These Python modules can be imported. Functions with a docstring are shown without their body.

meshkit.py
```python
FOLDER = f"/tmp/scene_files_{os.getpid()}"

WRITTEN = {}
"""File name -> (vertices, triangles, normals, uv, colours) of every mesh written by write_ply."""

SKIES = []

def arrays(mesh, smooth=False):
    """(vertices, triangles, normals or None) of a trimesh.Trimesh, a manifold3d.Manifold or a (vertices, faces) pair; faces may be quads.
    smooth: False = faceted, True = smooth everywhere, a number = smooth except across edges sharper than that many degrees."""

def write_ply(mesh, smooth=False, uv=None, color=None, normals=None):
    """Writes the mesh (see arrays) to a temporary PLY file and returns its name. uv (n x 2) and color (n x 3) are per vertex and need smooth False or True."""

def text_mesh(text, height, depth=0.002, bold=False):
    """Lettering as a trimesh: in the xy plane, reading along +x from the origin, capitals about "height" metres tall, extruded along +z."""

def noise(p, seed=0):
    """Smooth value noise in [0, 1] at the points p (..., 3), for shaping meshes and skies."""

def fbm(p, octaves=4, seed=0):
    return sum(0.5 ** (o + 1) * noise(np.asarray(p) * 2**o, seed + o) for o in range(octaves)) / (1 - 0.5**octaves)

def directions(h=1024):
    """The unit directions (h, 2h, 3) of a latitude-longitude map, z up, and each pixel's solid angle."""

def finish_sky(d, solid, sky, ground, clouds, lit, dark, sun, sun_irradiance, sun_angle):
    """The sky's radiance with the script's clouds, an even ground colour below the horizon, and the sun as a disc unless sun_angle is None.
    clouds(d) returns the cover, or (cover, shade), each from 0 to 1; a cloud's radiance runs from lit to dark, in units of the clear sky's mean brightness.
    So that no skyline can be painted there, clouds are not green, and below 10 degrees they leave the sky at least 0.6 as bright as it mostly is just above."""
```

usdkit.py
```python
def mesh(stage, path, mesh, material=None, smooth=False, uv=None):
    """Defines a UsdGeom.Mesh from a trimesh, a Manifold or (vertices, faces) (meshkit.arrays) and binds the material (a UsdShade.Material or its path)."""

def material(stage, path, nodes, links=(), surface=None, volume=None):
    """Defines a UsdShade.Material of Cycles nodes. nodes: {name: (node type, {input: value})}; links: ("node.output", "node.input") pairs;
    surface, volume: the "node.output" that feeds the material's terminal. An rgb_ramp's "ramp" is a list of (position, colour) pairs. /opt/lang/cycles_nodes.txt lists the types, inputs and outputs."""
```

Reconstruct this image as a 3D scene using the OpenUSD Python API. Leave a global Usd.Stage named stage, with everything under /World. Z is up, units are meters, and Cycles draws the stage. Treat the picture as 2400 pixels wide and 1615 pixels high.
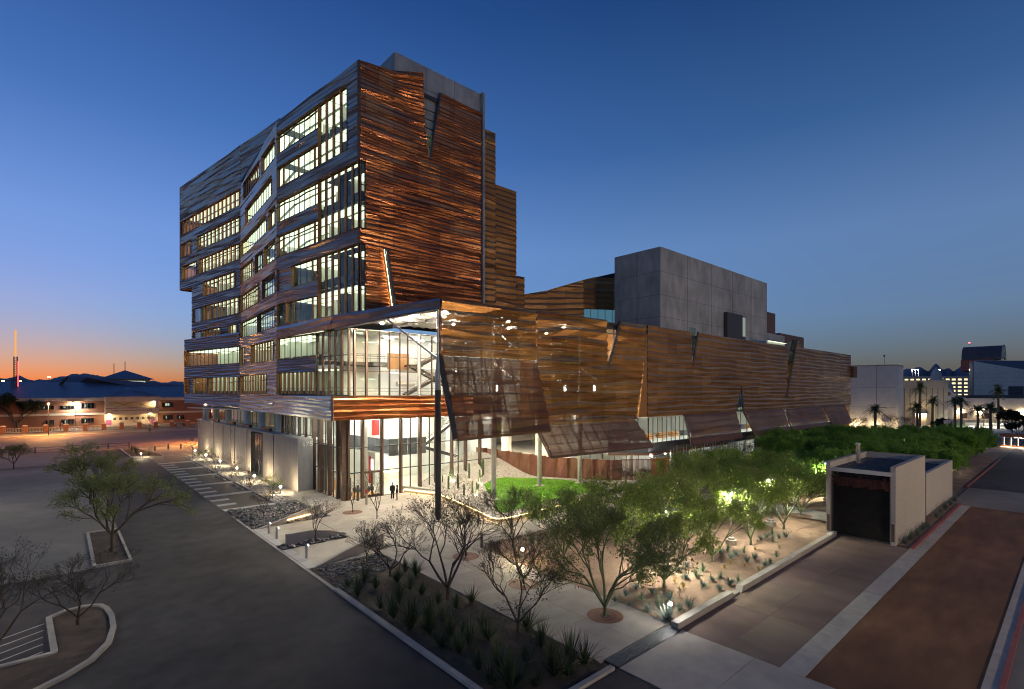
import math, numpy as np, trimesh, manifold3d as m3, shapely, usdkit, meshkit
from shapely.geometry import Polygon, box as sbox
from shapely.prepared import prep
from pxr import Usd, UsdGeom, UsdLux, UsdShade, Gf, Sdf

stage = Usd.Stage.CreateInMemory()
UsdGeom.SetStageUpAxis(stage, 'Z'); UsdGeom.SetStageMetersPerUnit(stage, 1.0)
world = UsdGeom.Xform.Define(stage, '/World'); stage.SetDefaultPrim(world.GetPrim())
UsdGeom.Scope.Define(stage, '/World/Looks')

# ---------------------------------------------------------------- camera, sky, sun, exposure
# x runs along the building's long side, y along its short side; the camera stands 12 m up at the origin
CA, CB, EYE, FPX, HORIZON = .666, .746, 12.0, 1191.0, 919.0
cam = UsdGeom.Camera.Define(stage, '/World/camera')
cam.AddTransformOp().Set(Gf.Matrix4d(CB, -CA, 0, 0, 0, 0, 1, 0, -CA, -CB, 0, 0, 0, 0, EYE, 1))
cam.CreateHorizontalApertureAttr(36.0); cam.CreateVerticalApertureAttr(36.0 * 689 / 1024)
cam.CreateFocalLengthAttr(36.0 * FPX / 2400); cam.CreateVerticalApertureOffsetAttr(1.6725)
cam.CreateClippingRangeAttr(Gf.Vec2f(.1, 60000)); cam.CreateExposureAttr(3.35)
SUN_ELEV, SUN_ROT = math.radians(-1.0), -.05
sky_mat = usdkit.material(stage, '/World/Looks/dusk_sky', {
    's': ('sky_texture', dict(sky_type='single_scattering', sun_disc=False, sun_elevation=SUN_ELEV, sun_rotation=SUN_ROT,
                              air_density=1.0, aerosol_density=.8, ozone_density=4.2)),
    # light scattered more than once in the low air, the same all round the horizon
    'c': ('texture_coordinate', {}), 'x': ('separate_xyz', {}), 'r': ('rgb_ramp', {'ramp': [(0, (.06, .075, .05)), (.05, (.085, .115, .13)), (.13, (.115, .175, .24)), (.26, (.115, .19, .28)), (.42, (.03, .08, .14)), (.6, (.0, .016, .03)), (.9, (0, 0, 0))]}),
    'a': ('mix', {'mix_type': 'add', 'fac': 1.0}),
    'b': ('background_shader', {'strength': .078})},
    [('c.generated', 'x.vector'), ('x.z', 'r.fac'), ('s.color', 'a.color1'), ('r.color', 'a.color2'), ('a.color', 'b.color')], surface='b.background')
dome = UsdLux.DomeLight.Define(stage, '/World/sky')
UsdShade.MaterialBindingAPI.Apply(dome.GetPrim()).Bind(sky_mat)

# ---------------------------------------------------------------- helpers: names, tags, meshes
_used = {}
def numbered(parent, name):
    k = (parent, name); n = _used.get(k, 0); _used[k] = n + 1
    return f'{parent}/{name}' + (f'_{n:03d}' if n else '')
def tag(p, label=None, cat=None, group=None, kind=None):
    for k, v in (('label', label), ('category', cat), ('group', group), ('kind', kind)):
        if v: p.SetCustomDataByKey(k, v)
    return p
def path_of(p): return '/World' if p is None else str(p.GetPath())
def obj(name, vf, mat, parent=None, smooth=False):
    m = usdkit.mesh(stage, numbered(path_of(parent), name), vf, M[mat], smooth)
    return m.GetPrim()
def thing(name, label, cat, loc=(0, 0, 0), rot=0., group=None, kind=None, scale=None):
    x = UsdGeom.Xform.Define(stage, numbered('/World', name))
    place(x, loc, rot, scale)
    return tag(x.GetPrim(), label, cat, group, kind)
def place(x, loc, rot=0., scale=None):
    x.ClearXformOpOrder()
    for op, v in ((UsdGeom.XformOp.TypeTranslate, Gf.Vec3d(*map(float, loc))), (UsdGeom.XformOp.TypeRotateZ, float(rot)), (UsdGeom.XformOp.TypeScale, Gf.Vec3f(*([float(s) for s in (scale if scale is not None and np.ndim(scale) else [scale or 1.] * 3)])))):
        o = x.AddXformOp(op, UsdGeom.XformOp.PrecisionDouble if op == UsdGeom.XformOp.TypeTranslate else UsdGeom.XformOp.PrecisionFloat)
        o.Set(v)
def dup(root, loc, rot=0., scale=None, label=None, group=None):
    was = root.GetCustomData(); name = root.GetName()
    while name[-4:-3] == '_' and name[-3:].isdigit(): name = name[:-4]
    x = UsdGeom.Xform.Define(stage, numbered('/World', name))
    x.GetPrim().GetReferences().AddInternalReference(root.GetPath())
    ops = [UsdGeom.XformOp(x.GetPrim().GetAttribute(n)) for n in ('xformOp:translate', 'xformOp:rotateZ', 'xformOp:scale')]
    ops[0].Set(Gf.Vec3d(*map(float, loc))); ops[1].Set(float(rot)); ops[2].Set(Gf.Vec3f(*[float(s) for s in (scale if scale is not None and np.ndim(scale) else [scale or 1.] * 3)]))
    x.GetPrim().SetInstanceable(True)
    return tag(x.GetPrim(), label or was['label'], was['category'], group or was.get('group'))
def struct(name, vf, mat, smooth=False, label=None):
    return tag(obj(name, vf, mat, None, smooth), label, None, None, 'structure')

def unit(v): v = np.asarray(v, float); return v / max(np.linalg.norm(v), 1e-9)
class MB:
    """collects faces of one mesh"""
    def __init__(s): s.V, s.F, s.n = [], [], 0
    def add(s, v, f):
        v = np.asarray(v, float).reshape(-1, 3); f = np.asarray(f, int)
        if f.shape[1] == 4: f = np.vstack([f[:, [0, 1, 2]], f[:, [0, 2, 3]]])
        s.V.append(v); s.F.append(f + s.n); s.n += len(v); return s
    def quad(s, a, b, c, d): return s.add([a, b, c, d], [[0, 1, 2, 3]])
    def box(s, x0, y0, z0, x1, y1, z1):
        return s.add([[x0, y0, z0], [x1, y0, z0], [x1, y1, z0], [x0, y1, z0], [x0, y0, z1], [x1, y0, z1], [x1, y1, z1], [x0, y1, z1]],
                     [[0, 3, 2, 1], [4, 5, 6, 7], [0, 1, 5, 4], [1, 2, 6, 5], [2, 3, 7, 6], [3, 0, 4, 7]])
    def hexa(s, P):
        return s.add(P, [[0, 3, 2, 1], [4, 5, 6, 7], [0, 1, 5, 4], [1, 2, 6, 5], [2, 3, 7, 6], [3, 0, 4, 7]])
    def bar(s, a, b, w, h, up=(0, 0, 1)):
        a, b = np.asarray(a, float), np.asarray(b, float); d = unit(b - a)
        r = np.cross(d, up); r = unit(r) if np.linalg.norm(r) > 1e-6 else np.array([1., 0, 0]); u = np.cross(r, d)
        r, u = r * w / 2, u * h / 2
        return s.hexa([a - r - u, a + r - u, a + r + u, a - r + u, b - r - u, b + r - u, b + r + u, b - r + u])
    def tube(s, pts, rad, n=8, cap=True):
        pts = np.asarray(pts, float); rad = np.broadcast_to(rad, len(pts)); rings = []
        t = np.gradient(pts, axis=0) if len(pts) > 2 else np.repeat([pts[-1] - pts[0]], len(pts), 0)
        ref = np.array([0., 0, 1]) if abs(unit(pts[-1] - pts[0])[2]) < .9 else np.array([1., 0, 0])
        a = np.arange(n) / n * 2 * math.pi
        for p, d, r in zip(pts, t, rad):
            d = unit(d); e1 = unit(np.cross(d, ref)); e2 = np.cross(d, e1)
            rings.append(p + r * (np.cos(a)[:, None] * e1 + np.sin(a)[:, None] * e2))
        f = [[i * n + j, i * n + (j + 1) % n, (i + 1) * n + (j + 1) % n, (i + 1) * n + j] for i in range(len(pts) - 1) for j in range(n)]
        v = np.vstack(rings)
        s.add(v, f)
        if cap:
            for k in (0, len(pts) - 1):
                s.add(np.vstack([rings[k], pts[k]]), [[j, (j + 1) % n, n] for j in range(n)])
        return s
    def lathe(s, prof, c=(0, 0, 0), n=16):
        prof = np.asarray(prof, float); a = np.arange(n) / n * 2 * math.pi
        v = np.vstack([np.c_[r * np.cos(a), r * np.sin(a), np.full(n, z)] for r, z in prof]) + np.asarray(c, float)
        return s.add(v, [[i * n + j, i * n + (j + 1) % n, (i + 1) * n + (j + 1) % n, (i + 1) * n + j] for i in range(len(prof) - 1) for j in range(n)])
    def prism(s, poly, z0, z1, tri=True):
        p = poly if isinstance(poly, Polygon) else Polygon(poly)
        if not p.exterior.is_ccw: p = shapely.geometry.polygon.orient(p)
        v, f = tri_poly(p); n = len(v)
        s.add(np.c_[v, np.full(n, z1)], f)
        for ring in [p.exterior, *p.interiors]:
            c = np.array(ring.coords)[:-1]; k = len(c)
            s.add(np.vstack([np.c_[c, np.full(k, z0)], np.c_[c, np.full(k, z1)]]), [[i, (i + 1) % k, k + (i + 1) % k, k + i] for i in range(k)])
        return s
    def sheet(s, poly, z):
        p = poly if not isinstance(poly, (list, tuple)) else Polygon(poly)
        for g in getattr(p, 'geoms', [p]):
            v, f = tri_poly(g); s.add(np.c_[v, np.full(len(v), z)], f)
        return s
    def vf(s): return (np.vstack(s.V), np.vstack(s.F))
    def ok(s): return s.n > 0
def tri_poly(p):
    v, f = trimesh.creation.triangulate_polygon(p, engine='earcut')
    return np.asarray(v), np.asarray(f)
def merged(v, f, nd=5):
    k, inv = np.unique(np.round(v, nd), axis=0, return_inverse=True)
    f = inv.ravel()[f]; f = f[(f[:, 0] != f[:, 1]) & (f[:, 1] != f[:, 2]) & (f[:, 0] != f[:, 2])]
    return k, f
def hull(points_radii):
    ms = [m3.Manifold.sphere(r, 12).translate(tuple(map(float, p))) for p, r in points_radii]
    return m3.Manifold.batch_hull(ms)

# measurements: a point of the photograph on the ground, or on a wall plane x = c / y = c, in metres
def gp(px, py, z=0.):
    d = (EYE - z) * FPX / (py - HORIZON); t = (px - 1200) / FPX
    return d * (CA + CB * t), d * (CB - CA * t)

# ---------------------------------------------------------------- materials
M = {}
def mat(name, nodes, links, surface='p.BSDF', volume=None):
    M[name] = usdkit.material(stage, '/World/Looks/' + name, nodes, links, surface=surface, volume=volume); return name
def noisy(name, c1, c2, scale=1.5, rough=.8, bump=0., bscale=40., metal=0., spec=.3, stretch=(1, 1, 1), vary=0., detail=5., big=.0, bigscale=.15, rvar=0.):
    n = {'g': ('geometry', {}), 'm': ('mapping', {'scale': stretch}), 'n': ('noise_texture', dict(scale=scale, detail=detail, roughness=.6)),
         'r': ('rgb_ramp', {'ramp': [(.3, c1), (.7, c2)]}), 'p': ('principled_bsdf', dict(roughness=rough, metallic=metal, specular_ior_level=spec))}
    l = [('g.position', 'm.vector'), ('m.vector', 'n.vector'), ('n.fac', 'r.fac')]
    out = 'r.color'
    if vary:
        n.update(o=('object_info', {}), ad=('math', {'math_type': 'add'}), fr=('math', {'math_type': 'fraction'}),
                 mr=('map_range', dict(to_min=1 - vary, to_max=1 + vary)), hv=('hsv', {}), hm=('map_range', dict(to_min=.485, to_max=.515)), w=('white_noise_texture', {'dimensions': '1D'}))
        l += [('o.random', 'ad.value1'), ('g.random_per_island', 'ad.value2'), ('ad.value', 'fr.value1'), ('fr.value', 'mr.value'), ('mr.result', 'hv.value'),
              ('fr.value', 'w.w'), ('w.value', 'hm.value'), ('hm.result', 'hv.hue'), (out, 'hv.color')]
        out = 'hv.color'
    if big:
        n.update(b=('noise_texture', dict(scale=bigscale, detail=3.)), br=('map_range', dict(from_min=.3, from_max=.7, to_min=1 - big, to_max=1 + big)), bx=('hsv', {}))
        l += [('g.position', 'b.vector'), ('b.fac', 'br.value'), ('br.result', 'bx.value'), (out, 'bx.color')]
        out = 'bx.color'
    l.append((out, 'p.base_color'))
    if rvar:
        n['rr'] = ('map_range', dict(from_min=.3, from_max=.7, to_min=rough - rvar, to_max=rough + rvar)); l += [('n.fac', 'rr.value'), ('rr.result', 'p.roughness')]
    if bump:
        n.update(bn=('noise_texture', dict(scale=bscale, detail=4.)), bu=('bump', dict(strength=bump, distance=.05)))
        l += [('g.position', 'bn.vector'), ('bn.fac', 'bu.height'), ('bu.normal', 'p.normal')]
    return mat(name, n, l)
def glow(name, c, s): return mat(name, {'e': ('emission', dict(color=c, strength=s))}, [], 'e.emission')

# copper: folded sheet, a different weathering on each panel, faint streaks along the folds
def copper(name, ramp, rough=.36, metal=.72, streak=.35, through=0., coat=.4):
    n = {'g': ('geometry', {}), 'o': ('object_info', {}), 'ad': ('math', {'math_type': 'add'}), 'fr': ('math', {'math_type': 'fraction'}),
         'm': ('mapping', {'scale': (.25, .25, 5.)}), 'n': ('noise_texture', dict(scale=1., detail=4., roughness=.6)), 'n2': ('noise_texture', dict(scale=.13, detail=2.)),
         'sm': ('math', {'math_type': 'multiply_add', 'value2': .30, 'value3': -.02}), 's2': ('math', {'math_type': 'multiply_add', 'value2': streak * 1.4}), 's3': ('math', {'math_type': 'multiply_add', 'value2': .5}),
         'r': ('rgb_ramp', {'ramp': ramp}), 'p': ('principled_bsdf', dict(roughness=rough, metallic=metal, specular_ior_level=.4, coat_weight=coat, coat_roughness=.2, coat_ior=1.7)),
         'rr': ('map_range', dict(from_min=.3, from_max=.7, to_min=rough - .1, to_max=rough + .14)), 'pn': ('noise_texture', dict(scale=1.7, detail=3.)), 'bu': ('bump', dict(strength=.25, distance=.06))}
    l = [('o.random', 'ad.value1'), ('g.random_per_island', 'ad.value2'), ('ad.value', 'fr.value1'), ('fr.value', 'sm.value1'), ('g.position', 'm.vector'), ('m.vector', 'n.vector'),
         ('g.position', 'n2.vector'), ('n.fac', 's2.value1'), ('sm.value', 's2.value3'), ('n2.fac', 's3.value1'), ('s2.value', 's3.value3'), ('s3.value', 'r.fac'), ('r.color', 'p.base_color'),
         ('n.fac', 'rr.value'), ('rr.result', 'p.roughness'), ('g.position', 'pn.vector'), ('pn.fac', 'bu.height'), ('bu.normal', 'p.normal')]
    if through:
        # finely perforated sheet: a fixed share of the light passes the holes, far too small to see one by one
        n.update(t=('transparent_bsdf', {}), mx=('mix_closure', {'fac': through}))
        l += [('p.BSDF', 'mx.closure1'), ('t.BSDF', 'mx.closure2')]
        return mat(name, n, l, 'mx.closure')
    return mat(name, n, l)
copper('copper', [(0, (.10, .025, .010)), (.35, (.20, .052, .018)), (.6, (.34, .105, .032)), (.85, (.58, .22, .068)), (1, (.80, .42, .16))], .27, .86)
copper('copper_dusk', [(0, (.15, .105, .10)), (.4, (.19, .14, .135)), (.7, (.23, .175, .168)), (1, (.29, .23, .22))], .36, .6, .12, coat=1.)  # same copper, violet of the reflected dusk sky put into its colour
copper('copper_wing', [(0, (.12, .052, .018)), (.4, (.25, .116, .040)), (.7, (.38, .185, .066)), (1, (.54, .29, .11))], .40, .66, .4, coat=.1)
copper('copper_screen', [(0, (.12, .046, .014)), (.4, (.29, .122, .036)), (.7, (.50, .235, .064)), (1, (.74, .40, .125))], .32, .78, .4, through=.04, coat=.15)
copper('copper_awning', [(0, (.065, .024, .010)), (.5, (.14, .054, .022)), (1, (.24, .10, .040))], .5, .25, .3, through=.09, coat=0.)
noisy('fin_copper', (.33, .155, .075), (.45, .23, .12), 2., .5, metal=.2, vary=.18, stretch=(1, 1, .2))
mat('fin_sheet', {'n': ('noise_texture', dict(scale=1.5)), 'r': ('rgb_ramp', {'ramp': [(.3, (.50, .27, .13)), (.7, (.62, .36, .19))]}), 'g': ('geometry', {}), 'p': ('principled_bsdf', dict(roughness=.5, metallic=.1)), 't': ('translucent_bsdf', {'color': (.75, .45, .22)}), 'x': ('mix_closure', {'fac': .5})},
    [('g.position', 'n.vector'), ('n.fac', 'r.fac'), ('r.color', 'p.base_color'), ('p.BSDF', 'x.closure1'), ('t.BSDF', 'x.closure2')], 'x.closure')
noisy('dark_backing', (.02, .018, .017), (.035, .03, .028), 1.)
noisy('dark_frame', (.035, .035, .037), (.05, .05, .05), 3., .45, spec=.5)
noisy('bronze_frame', (.10, .065, .05), (.14, .09, .07), 2., .45, metal=.3)
noisy('steel_pipe', (.42, .40, .37), (.52, .50, .46), 3., .38, metal=.4)
noisy('dark_steel', (.055, .05, .048), (.08, .072, .068), 3., .5)
noisy('concrete_raw', (.33, .33, .305), (.48, .475, .44), .9, .75, .25, 9., stretch=(1, 1, .35), big=.2, bigscale=.25)
noisy('concrete_interior', (.52, .53, .48), (.64, .64, .58), .8, .8, stretch=(1, 1, .3), big=.08)
noisy('concrete_warm', (.33, .28, .23), (.40, .345, .285), 1.6, .85, .15, 30., stretch=(1, 1, .25), big=.08)
noisy('white_paint', (.72, .73, .70), (.80, .80, .77), 1., .7)
noisy('white_render', (.58, .52, .46), (.66, .60, .54), .8, .85, .1, 20., big=.06)
noisy('pale_block', (.36, .335, .30), (.43, .40, .355), 2., .85, .15, 25., stretch=(1, 1, 3), big=.06)
noisy('ceiling_white', (.66, .67, .64), (.74, .75, .72), 1., .8)
noisy('interior_floor', (.40, .36, .30), (.50, .45, .38), .6, .35, spec=.5)
noisy('wood_orange', (.55, .24, .07), (.65, .32, .11), 2., .4, stretch=(1, 6, 1))
noisy('rail_panel', (.10, .11, .12), (.14, .15, .16), 2., .5)
noisy('red_paint', (.55, .02, .02), (.62, .035, .03), 2., .4)
noisy('asphalt', (.042, .039, .037), (.074, .068, .063), .8, .86, .35, 70., big=.35, bigscale=.09, detail=8., spec=.25)
noisy('asphalt_warm', (.11, .048, .020), (.19, .09, .038), 1.0, .82, .3, 60., big=.3, bigscale=.1, stretch=(.3, 1, 1), spec=.3)
noisy('asphalt_street', (.11, .068, .045), (.16, .10, .066), 1., .7, .2, 50., big=.2)
noisy('parking_concrete', (.165, .15, .122), (.215, .196, .162), .5, .85, .2, 30., big=.2, bigscale=.09)
noisy('paving', (.32, .285, .235), (.42, .375, .31), .9, .8, .15, 40., vary=.07, big=.1, bigscale=.2)
noisy('paving_brown', (.135, .092, .07), (.20, .14, .108), .6, .8, .2, 50., vary=.08, big=.16, bigscale=.15, stretch=(1, .4, 1))
noisy('paving_stripe', (.40, .385, .35), (.48, .46, .42), 1.2, .8, .1, 30., vary=.06)
noisy('stall_brown', (.115, .095, .075), (.155, .13, .10), 1., .85, .3, 60., stretch=(.3, 2, 1))
noisy('kerb', (.30, .275, .235), (.40, .365, .315), 1.5, .85, .2, 30., big=.12, vary=.06)
noisy('kerb_red', (.22, .055, .045), (.30, .09, .075), 3., .7)
noisy('soil', (.20, .13, .085), (.30, .20, .135), 1.1, .95, .5, 45., big=.2, bigscale=.3)
noisy('soil_dark', (.055, .042, .032), (.10, .075, .055), 1.5, .95, .6, 30., big=.25, bigscale=.4)
noisy('gravel', (.30, .27, .23), (.42, .38, .33), 3., .95, .7, 22., big=.12)
noisy('gravel_dark', (.07, .063, .056), (.16, .145, .13), 5., .95, .8, 14.)
noisy('rock', (.10, .095, .088), (.22, .20, .185), 4., .9, .4, 20., vary=.4)
noisy('rock_pale', (.34, .31, .27), (.50, .46, .41), 4., .9, .3, 20., vary=.35)
noisy('lawn', (.07, .19, .008), (.13, .29, .016), 2.2, .9, .8, 60., big=.2, bigscale=.5)
noisy('grass_far', (.05, .09, .02), (.08, .13, .03), .6, .95)
noisy('desert_ground', (.13, .105, .08), (.18, .145, .11), .05, .95)
noisy('mountain', (.075, .070, .095), (.10, .092, .12), .004, 1.)  # distance haze put into this violet-grey colour
noisy('brick', (.17, .075, .045), (.24, .11, .065), 3., .85, .2, 20., stretch=(1, 1, 4))
noisy('beige_wall', (.42, .35, .27), (.48, .40, .32), 1., .85)
noisy('roof_blue', (.11, .13, .17), (.15, .17, .215), .6, .5, metal=.3)
noisy('roof_dark', (.05, .052, .06), (.075, .077, .085), .6, .6)
noisy('corten', (.16, .070, .045), (.24, .11, .07), 1.2, .75, .1, 12., stretch=(1, 1, .3), vary=.12)
noisy('corten_orange', (.28, .10, .04), (.38, .15, .06), 1.5, .7, vary=.15)
noisy('rust_dark', (.045, .014, .010), (.075, .024, .016), 3., .7, vary=.3)
noisy('door_mesh', (.012, .012, .013), (.02, .019, .019), 2., .8, spec=.08)
noisy('bark', (.055, .042, .03), (.10, .078, .055), 6., .9, .3, 30., stretch=(1, 1, .3))
noisy('bark_green', (.085, .10, .045), (.14, .155, .075), 5., .75, stretch=(1, 1, .3))
noisy('palm_bark', (.10, .075, .055), (.16, .12, .09), 4., .95, stretch=(1, 1, 4))
noisy('agave', (.10, .145, .085), (.17, .22, .135), 3., .6, vary=.2)
noisy('agave_blue', (.11, .16, .125), (.18, .235, .19), 3., .55, vary=.2)
noisy('dry_grass', (.34, .25, .09), (.46, .36, .15), 3., .8, vary=.2)
noisy('tall_grass', (.035, .055, .022), (.065, .09, .036), 3., .6, vary=.3)
noisy('cactus', (.06, .10, .045), (.10, .15, .07), 6., .7, vary=.2)
noisy('skin', (.35, .22, .15), (.38, .24, .17), 3., .6)
noisy('cloth_navy', (.02, .022, .03), (.03, .032, .042), 5., .9)
noisy('cloth_dark', (.025, .02, .022), (.04, .033, .034), 5., .9)
noisy('cloth_khaki', (.25, .20, .15), (.30, .24, .18), 5., .9)
noisy('hair_dark', (.02, .013, .01), (.03, .02, .015), 9., .6)
noisy('silver_paint', (.45, .45, .46), (.5, .5, .51), 3., .3, metal=.5)
noisy('tyre', (.02, .02, .02), (.03, .03, .03), 5., .9)
noisy('chrome', (.55, .53, .5), (.65, .63, .6), 5., .22, metal=1.)
noisy('purple_door', (.25, .06, .17), (.30, .08, .20), 2., .6)
def leaf(name, c1, c2, tr=.3):
    mat(name, {'g': ('geometry', {}), 'o': ('object_info', {}), 'ad': ('math', {'math_type': 'add'}), 'fr': ('math', {'math_type': 'fraction'}), 'r': ('rgb_ramp', {'ramp': [(0, c1), (1, c2)]}),
               'p': ('principled_bsdf', dict(roughness=.6, specular_ior_level=.3)), 't': ('translucent_bsdf', {}), 'x': ('mix_closure', {'fac': tr})},
        [('g.random_per_island', 'ad.value1'), ('o.random', 'ad.value2'), ('ad.value', 'fr.value1'), ('fr.value', 'r.fac'), ('r.color', 'p.base_color'), ('r.color', 't.color'), ('p.BSDF', 'x.closure1'), ('t.BSDF', 'x.closure2')], 'x.closure')
leaf('leaf_green', (.19, .26, .045), (.33, .41, .10), .5)
leaf('leaf_olive', (.12, .15, .04), (.21, .24, .08), .5)
leaf('leaf_deep', (.13, .27, .03), (.22, .38, .06), .55)
leaf('leaf_palm', (.03, .05, .018), (.06, .085, .03), .2)
leaf('leaf_dark', (.022, .028, .012), (.045, .052, .024))
def pane(name, tint, base=.05, top=.65, rough=.01):
    mat(name, {'f': ('layer_weight', {'blend': .5}), 'pw': ('math', {'math_type': 'power', 'value2': 4.}), 'ma': ('math', {'math_type': 'multiply_add', 'value2': top, 'value3': base}), 't': ('transparent_bsdf', {'color': tint}),
               'g': ('glossy_bsdf', {'color': (.95, .97, 1.), 'roughness': rough}), 'x': ('mix_closure', {})},
        [('f.facing', 'pw.value1'), ('pw.value', 'ma.value1'), ('ma.value', 'x.fac'), ('t.BSDF', 'x.closure1'), ('g.BSDF', 'x.closure2')], 'x.closure')
pane('glass', (.90, .95, .90))
pane('glass_clear', (.95, .97, .94), .04)
pane('glass_dark', (.35, .40, .44), .12)
pane('glass_green', (.45, .62, .48), .06)
glow('lamp_office', (.90, 1.0, .66), .19)
glow('lamp_office_warm', (1.0, .98, .60), .19)
glow('lamp_lobby', (1.0, .97, .86), 9)
glow('lamp_stair', (1.0, .99, .95), 5)
glow('lamp_post', (1.0, .97, .80), 200)
glow('lamp_bollard', (1.0, .84, .55), 170)
glow('lamp_bollard_white', (1.0, .97, .92), 45)
glow('lamp_canopy', (1.0, .90, .70), 260)
glow('lamp_sodium', (1.0, .43, .12), 750)  # glow of the amber lamps added along the far street
glow('led_warm', (1.0, .66, .25), 2.6)
glow('lamp_uplight', (1.0, .92, .62), 300)
glow('lamp_wallwash', (1.0, .86, .74), 25)
glow('lamp_street', (1.0, .78, .42), 20)
glow('lamp_flood', (1.0, .72, .40), 200)  # glow of the added, unseen flood masts
glow('lamp_flood_pale', (1.0, .86, .66), 42)  # glow of the added, unseen parking lot lamps
glow('lit_yellow', (1.0, .78, .38), .16)
glow('lit_green', (.85, 1.0, .75), .06)
glow('lit_office_far', (.85, 1.0, .85), 0.03)
glow('lit_warm', (1.0, .70, .40), .35)
glow('lit_pink', (1.0, .72, .55), .35)
glow('screen_white', (.95, .97, 1.0), .16)
glow('beacon_red', (1.0, .08, .08), .8)
glow('far_light', (1.0, .72, .35), .5)
glow('mast_orange', (1.0, .45, .12), .10)
# ---------------------------------------------------------------- the setting: ground, roads, pavements
rng = np.random.default_rng(11)
def flat(name, poly, z, m, label=None): return struct(name, MB().sheet(poly, z).vf(), m, label=label)
def rect(x0, y0, x1, y1): return sbox(x0, y0, x1, y1)
flat('ground', rect(-9000, -9000, 30000, 30000), -.05, 'desert_ground', 'flat dry desert ground reaching to the horizon')
flat('asphalt_road', shapely.union_all([rect(-90, -40, 12.4, 44.7), rect(3.9, 44.7, 12.4, 134), rect(12.4, -40, 18.15, 13.35)]), 0., 'asphalt', 'dark asphalt drive aisle beside the tower')
flat('parking_lot', shapely.union_all([rect(-90, 44.7, 1.75, 109), rect(1.75, 56.2, 3.9, 109)]), .004, 'parking_concrete', 'pale worn concrete parking lot')
flat('verge', rect(-90, 109, 3.9, 113), .008, 'gravel_dark', 'narrow gravel verge at the end of the parking lot')
flat('footpath', shapely.union_all([rect(-90, 113, 3.9, 134), rect(12.4, 113.5, 60, 134)]), .006, 'parking_concrete', 'concrete footpath along the far street')
flat('street', rect(-200, 138.4, 200, 188), .0, 'asphalt_street', 'wide asphalt street crossing behind the tower')
k = MB(); k.box(-200, 138.1, -.05, 9.0, 138.4, .12); k.box(9.0, 134, -.05, 120, 134.35, .12); k.box(-200, 188, -.05, 200, 188.3, .13)
struct('street_kerb', k.vf(), 'kerb', label='pale concrete kerb along the far street')
flat('street_verge', rect(-200, 134, 9, 138.1), .004, 'soil', 'bare strip between footpath and street kerb')
flat('far_pavement', rect(-200, 188.3, 200, 206), .0, 'parking_concrete', 'pavement beyond the far street in front of the school fence')
flat('school_yard', rect(-200, 206, 200, 232), -.01, 'asphalt', 'parking yard in front of the brick school')
# parking stalls beside the tower
flat('parking_stalls', rect(12.4, 52.9, 17.4, 110.5), .003, 'stall_brown', 'dark brown parking stalls beside the drive aisle')
STRIPS = [57.7, 66.7, 75.6, 84.5, 93.4, 102.3]; PADS = [54.4, 60.7, 63.7, 69.7, 72.7, 78.6, 81.6, 87.5, 90.5, 96.4, 99.4]
for y in STRIPS:
    tag(obj('stall_strip', MB().box(12.42, y - .45, -.04, 18.9, y + .45, .05).vf(), 'paving_stripe'), None, None, None, 'structure')
for y in PADS:
    tag(obj('stall_pad', MB().box(12.5, y - .5, -.04, 14.3, y + .5, .012).vf(), 'paving_stripe'), None, None, None, 'structure')
k = MB(); k.box(17.4, 52.9, -.05, 17.55, 110.5, .10)
for a, b in zip([52.9] + STRIPS, STRIPS + [110.5]): k.box(17.55, b - .03 if b < 110 else 110.4, -.05, 19.6, b + .03 if b < 110 else 110.5, .13)
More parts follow.
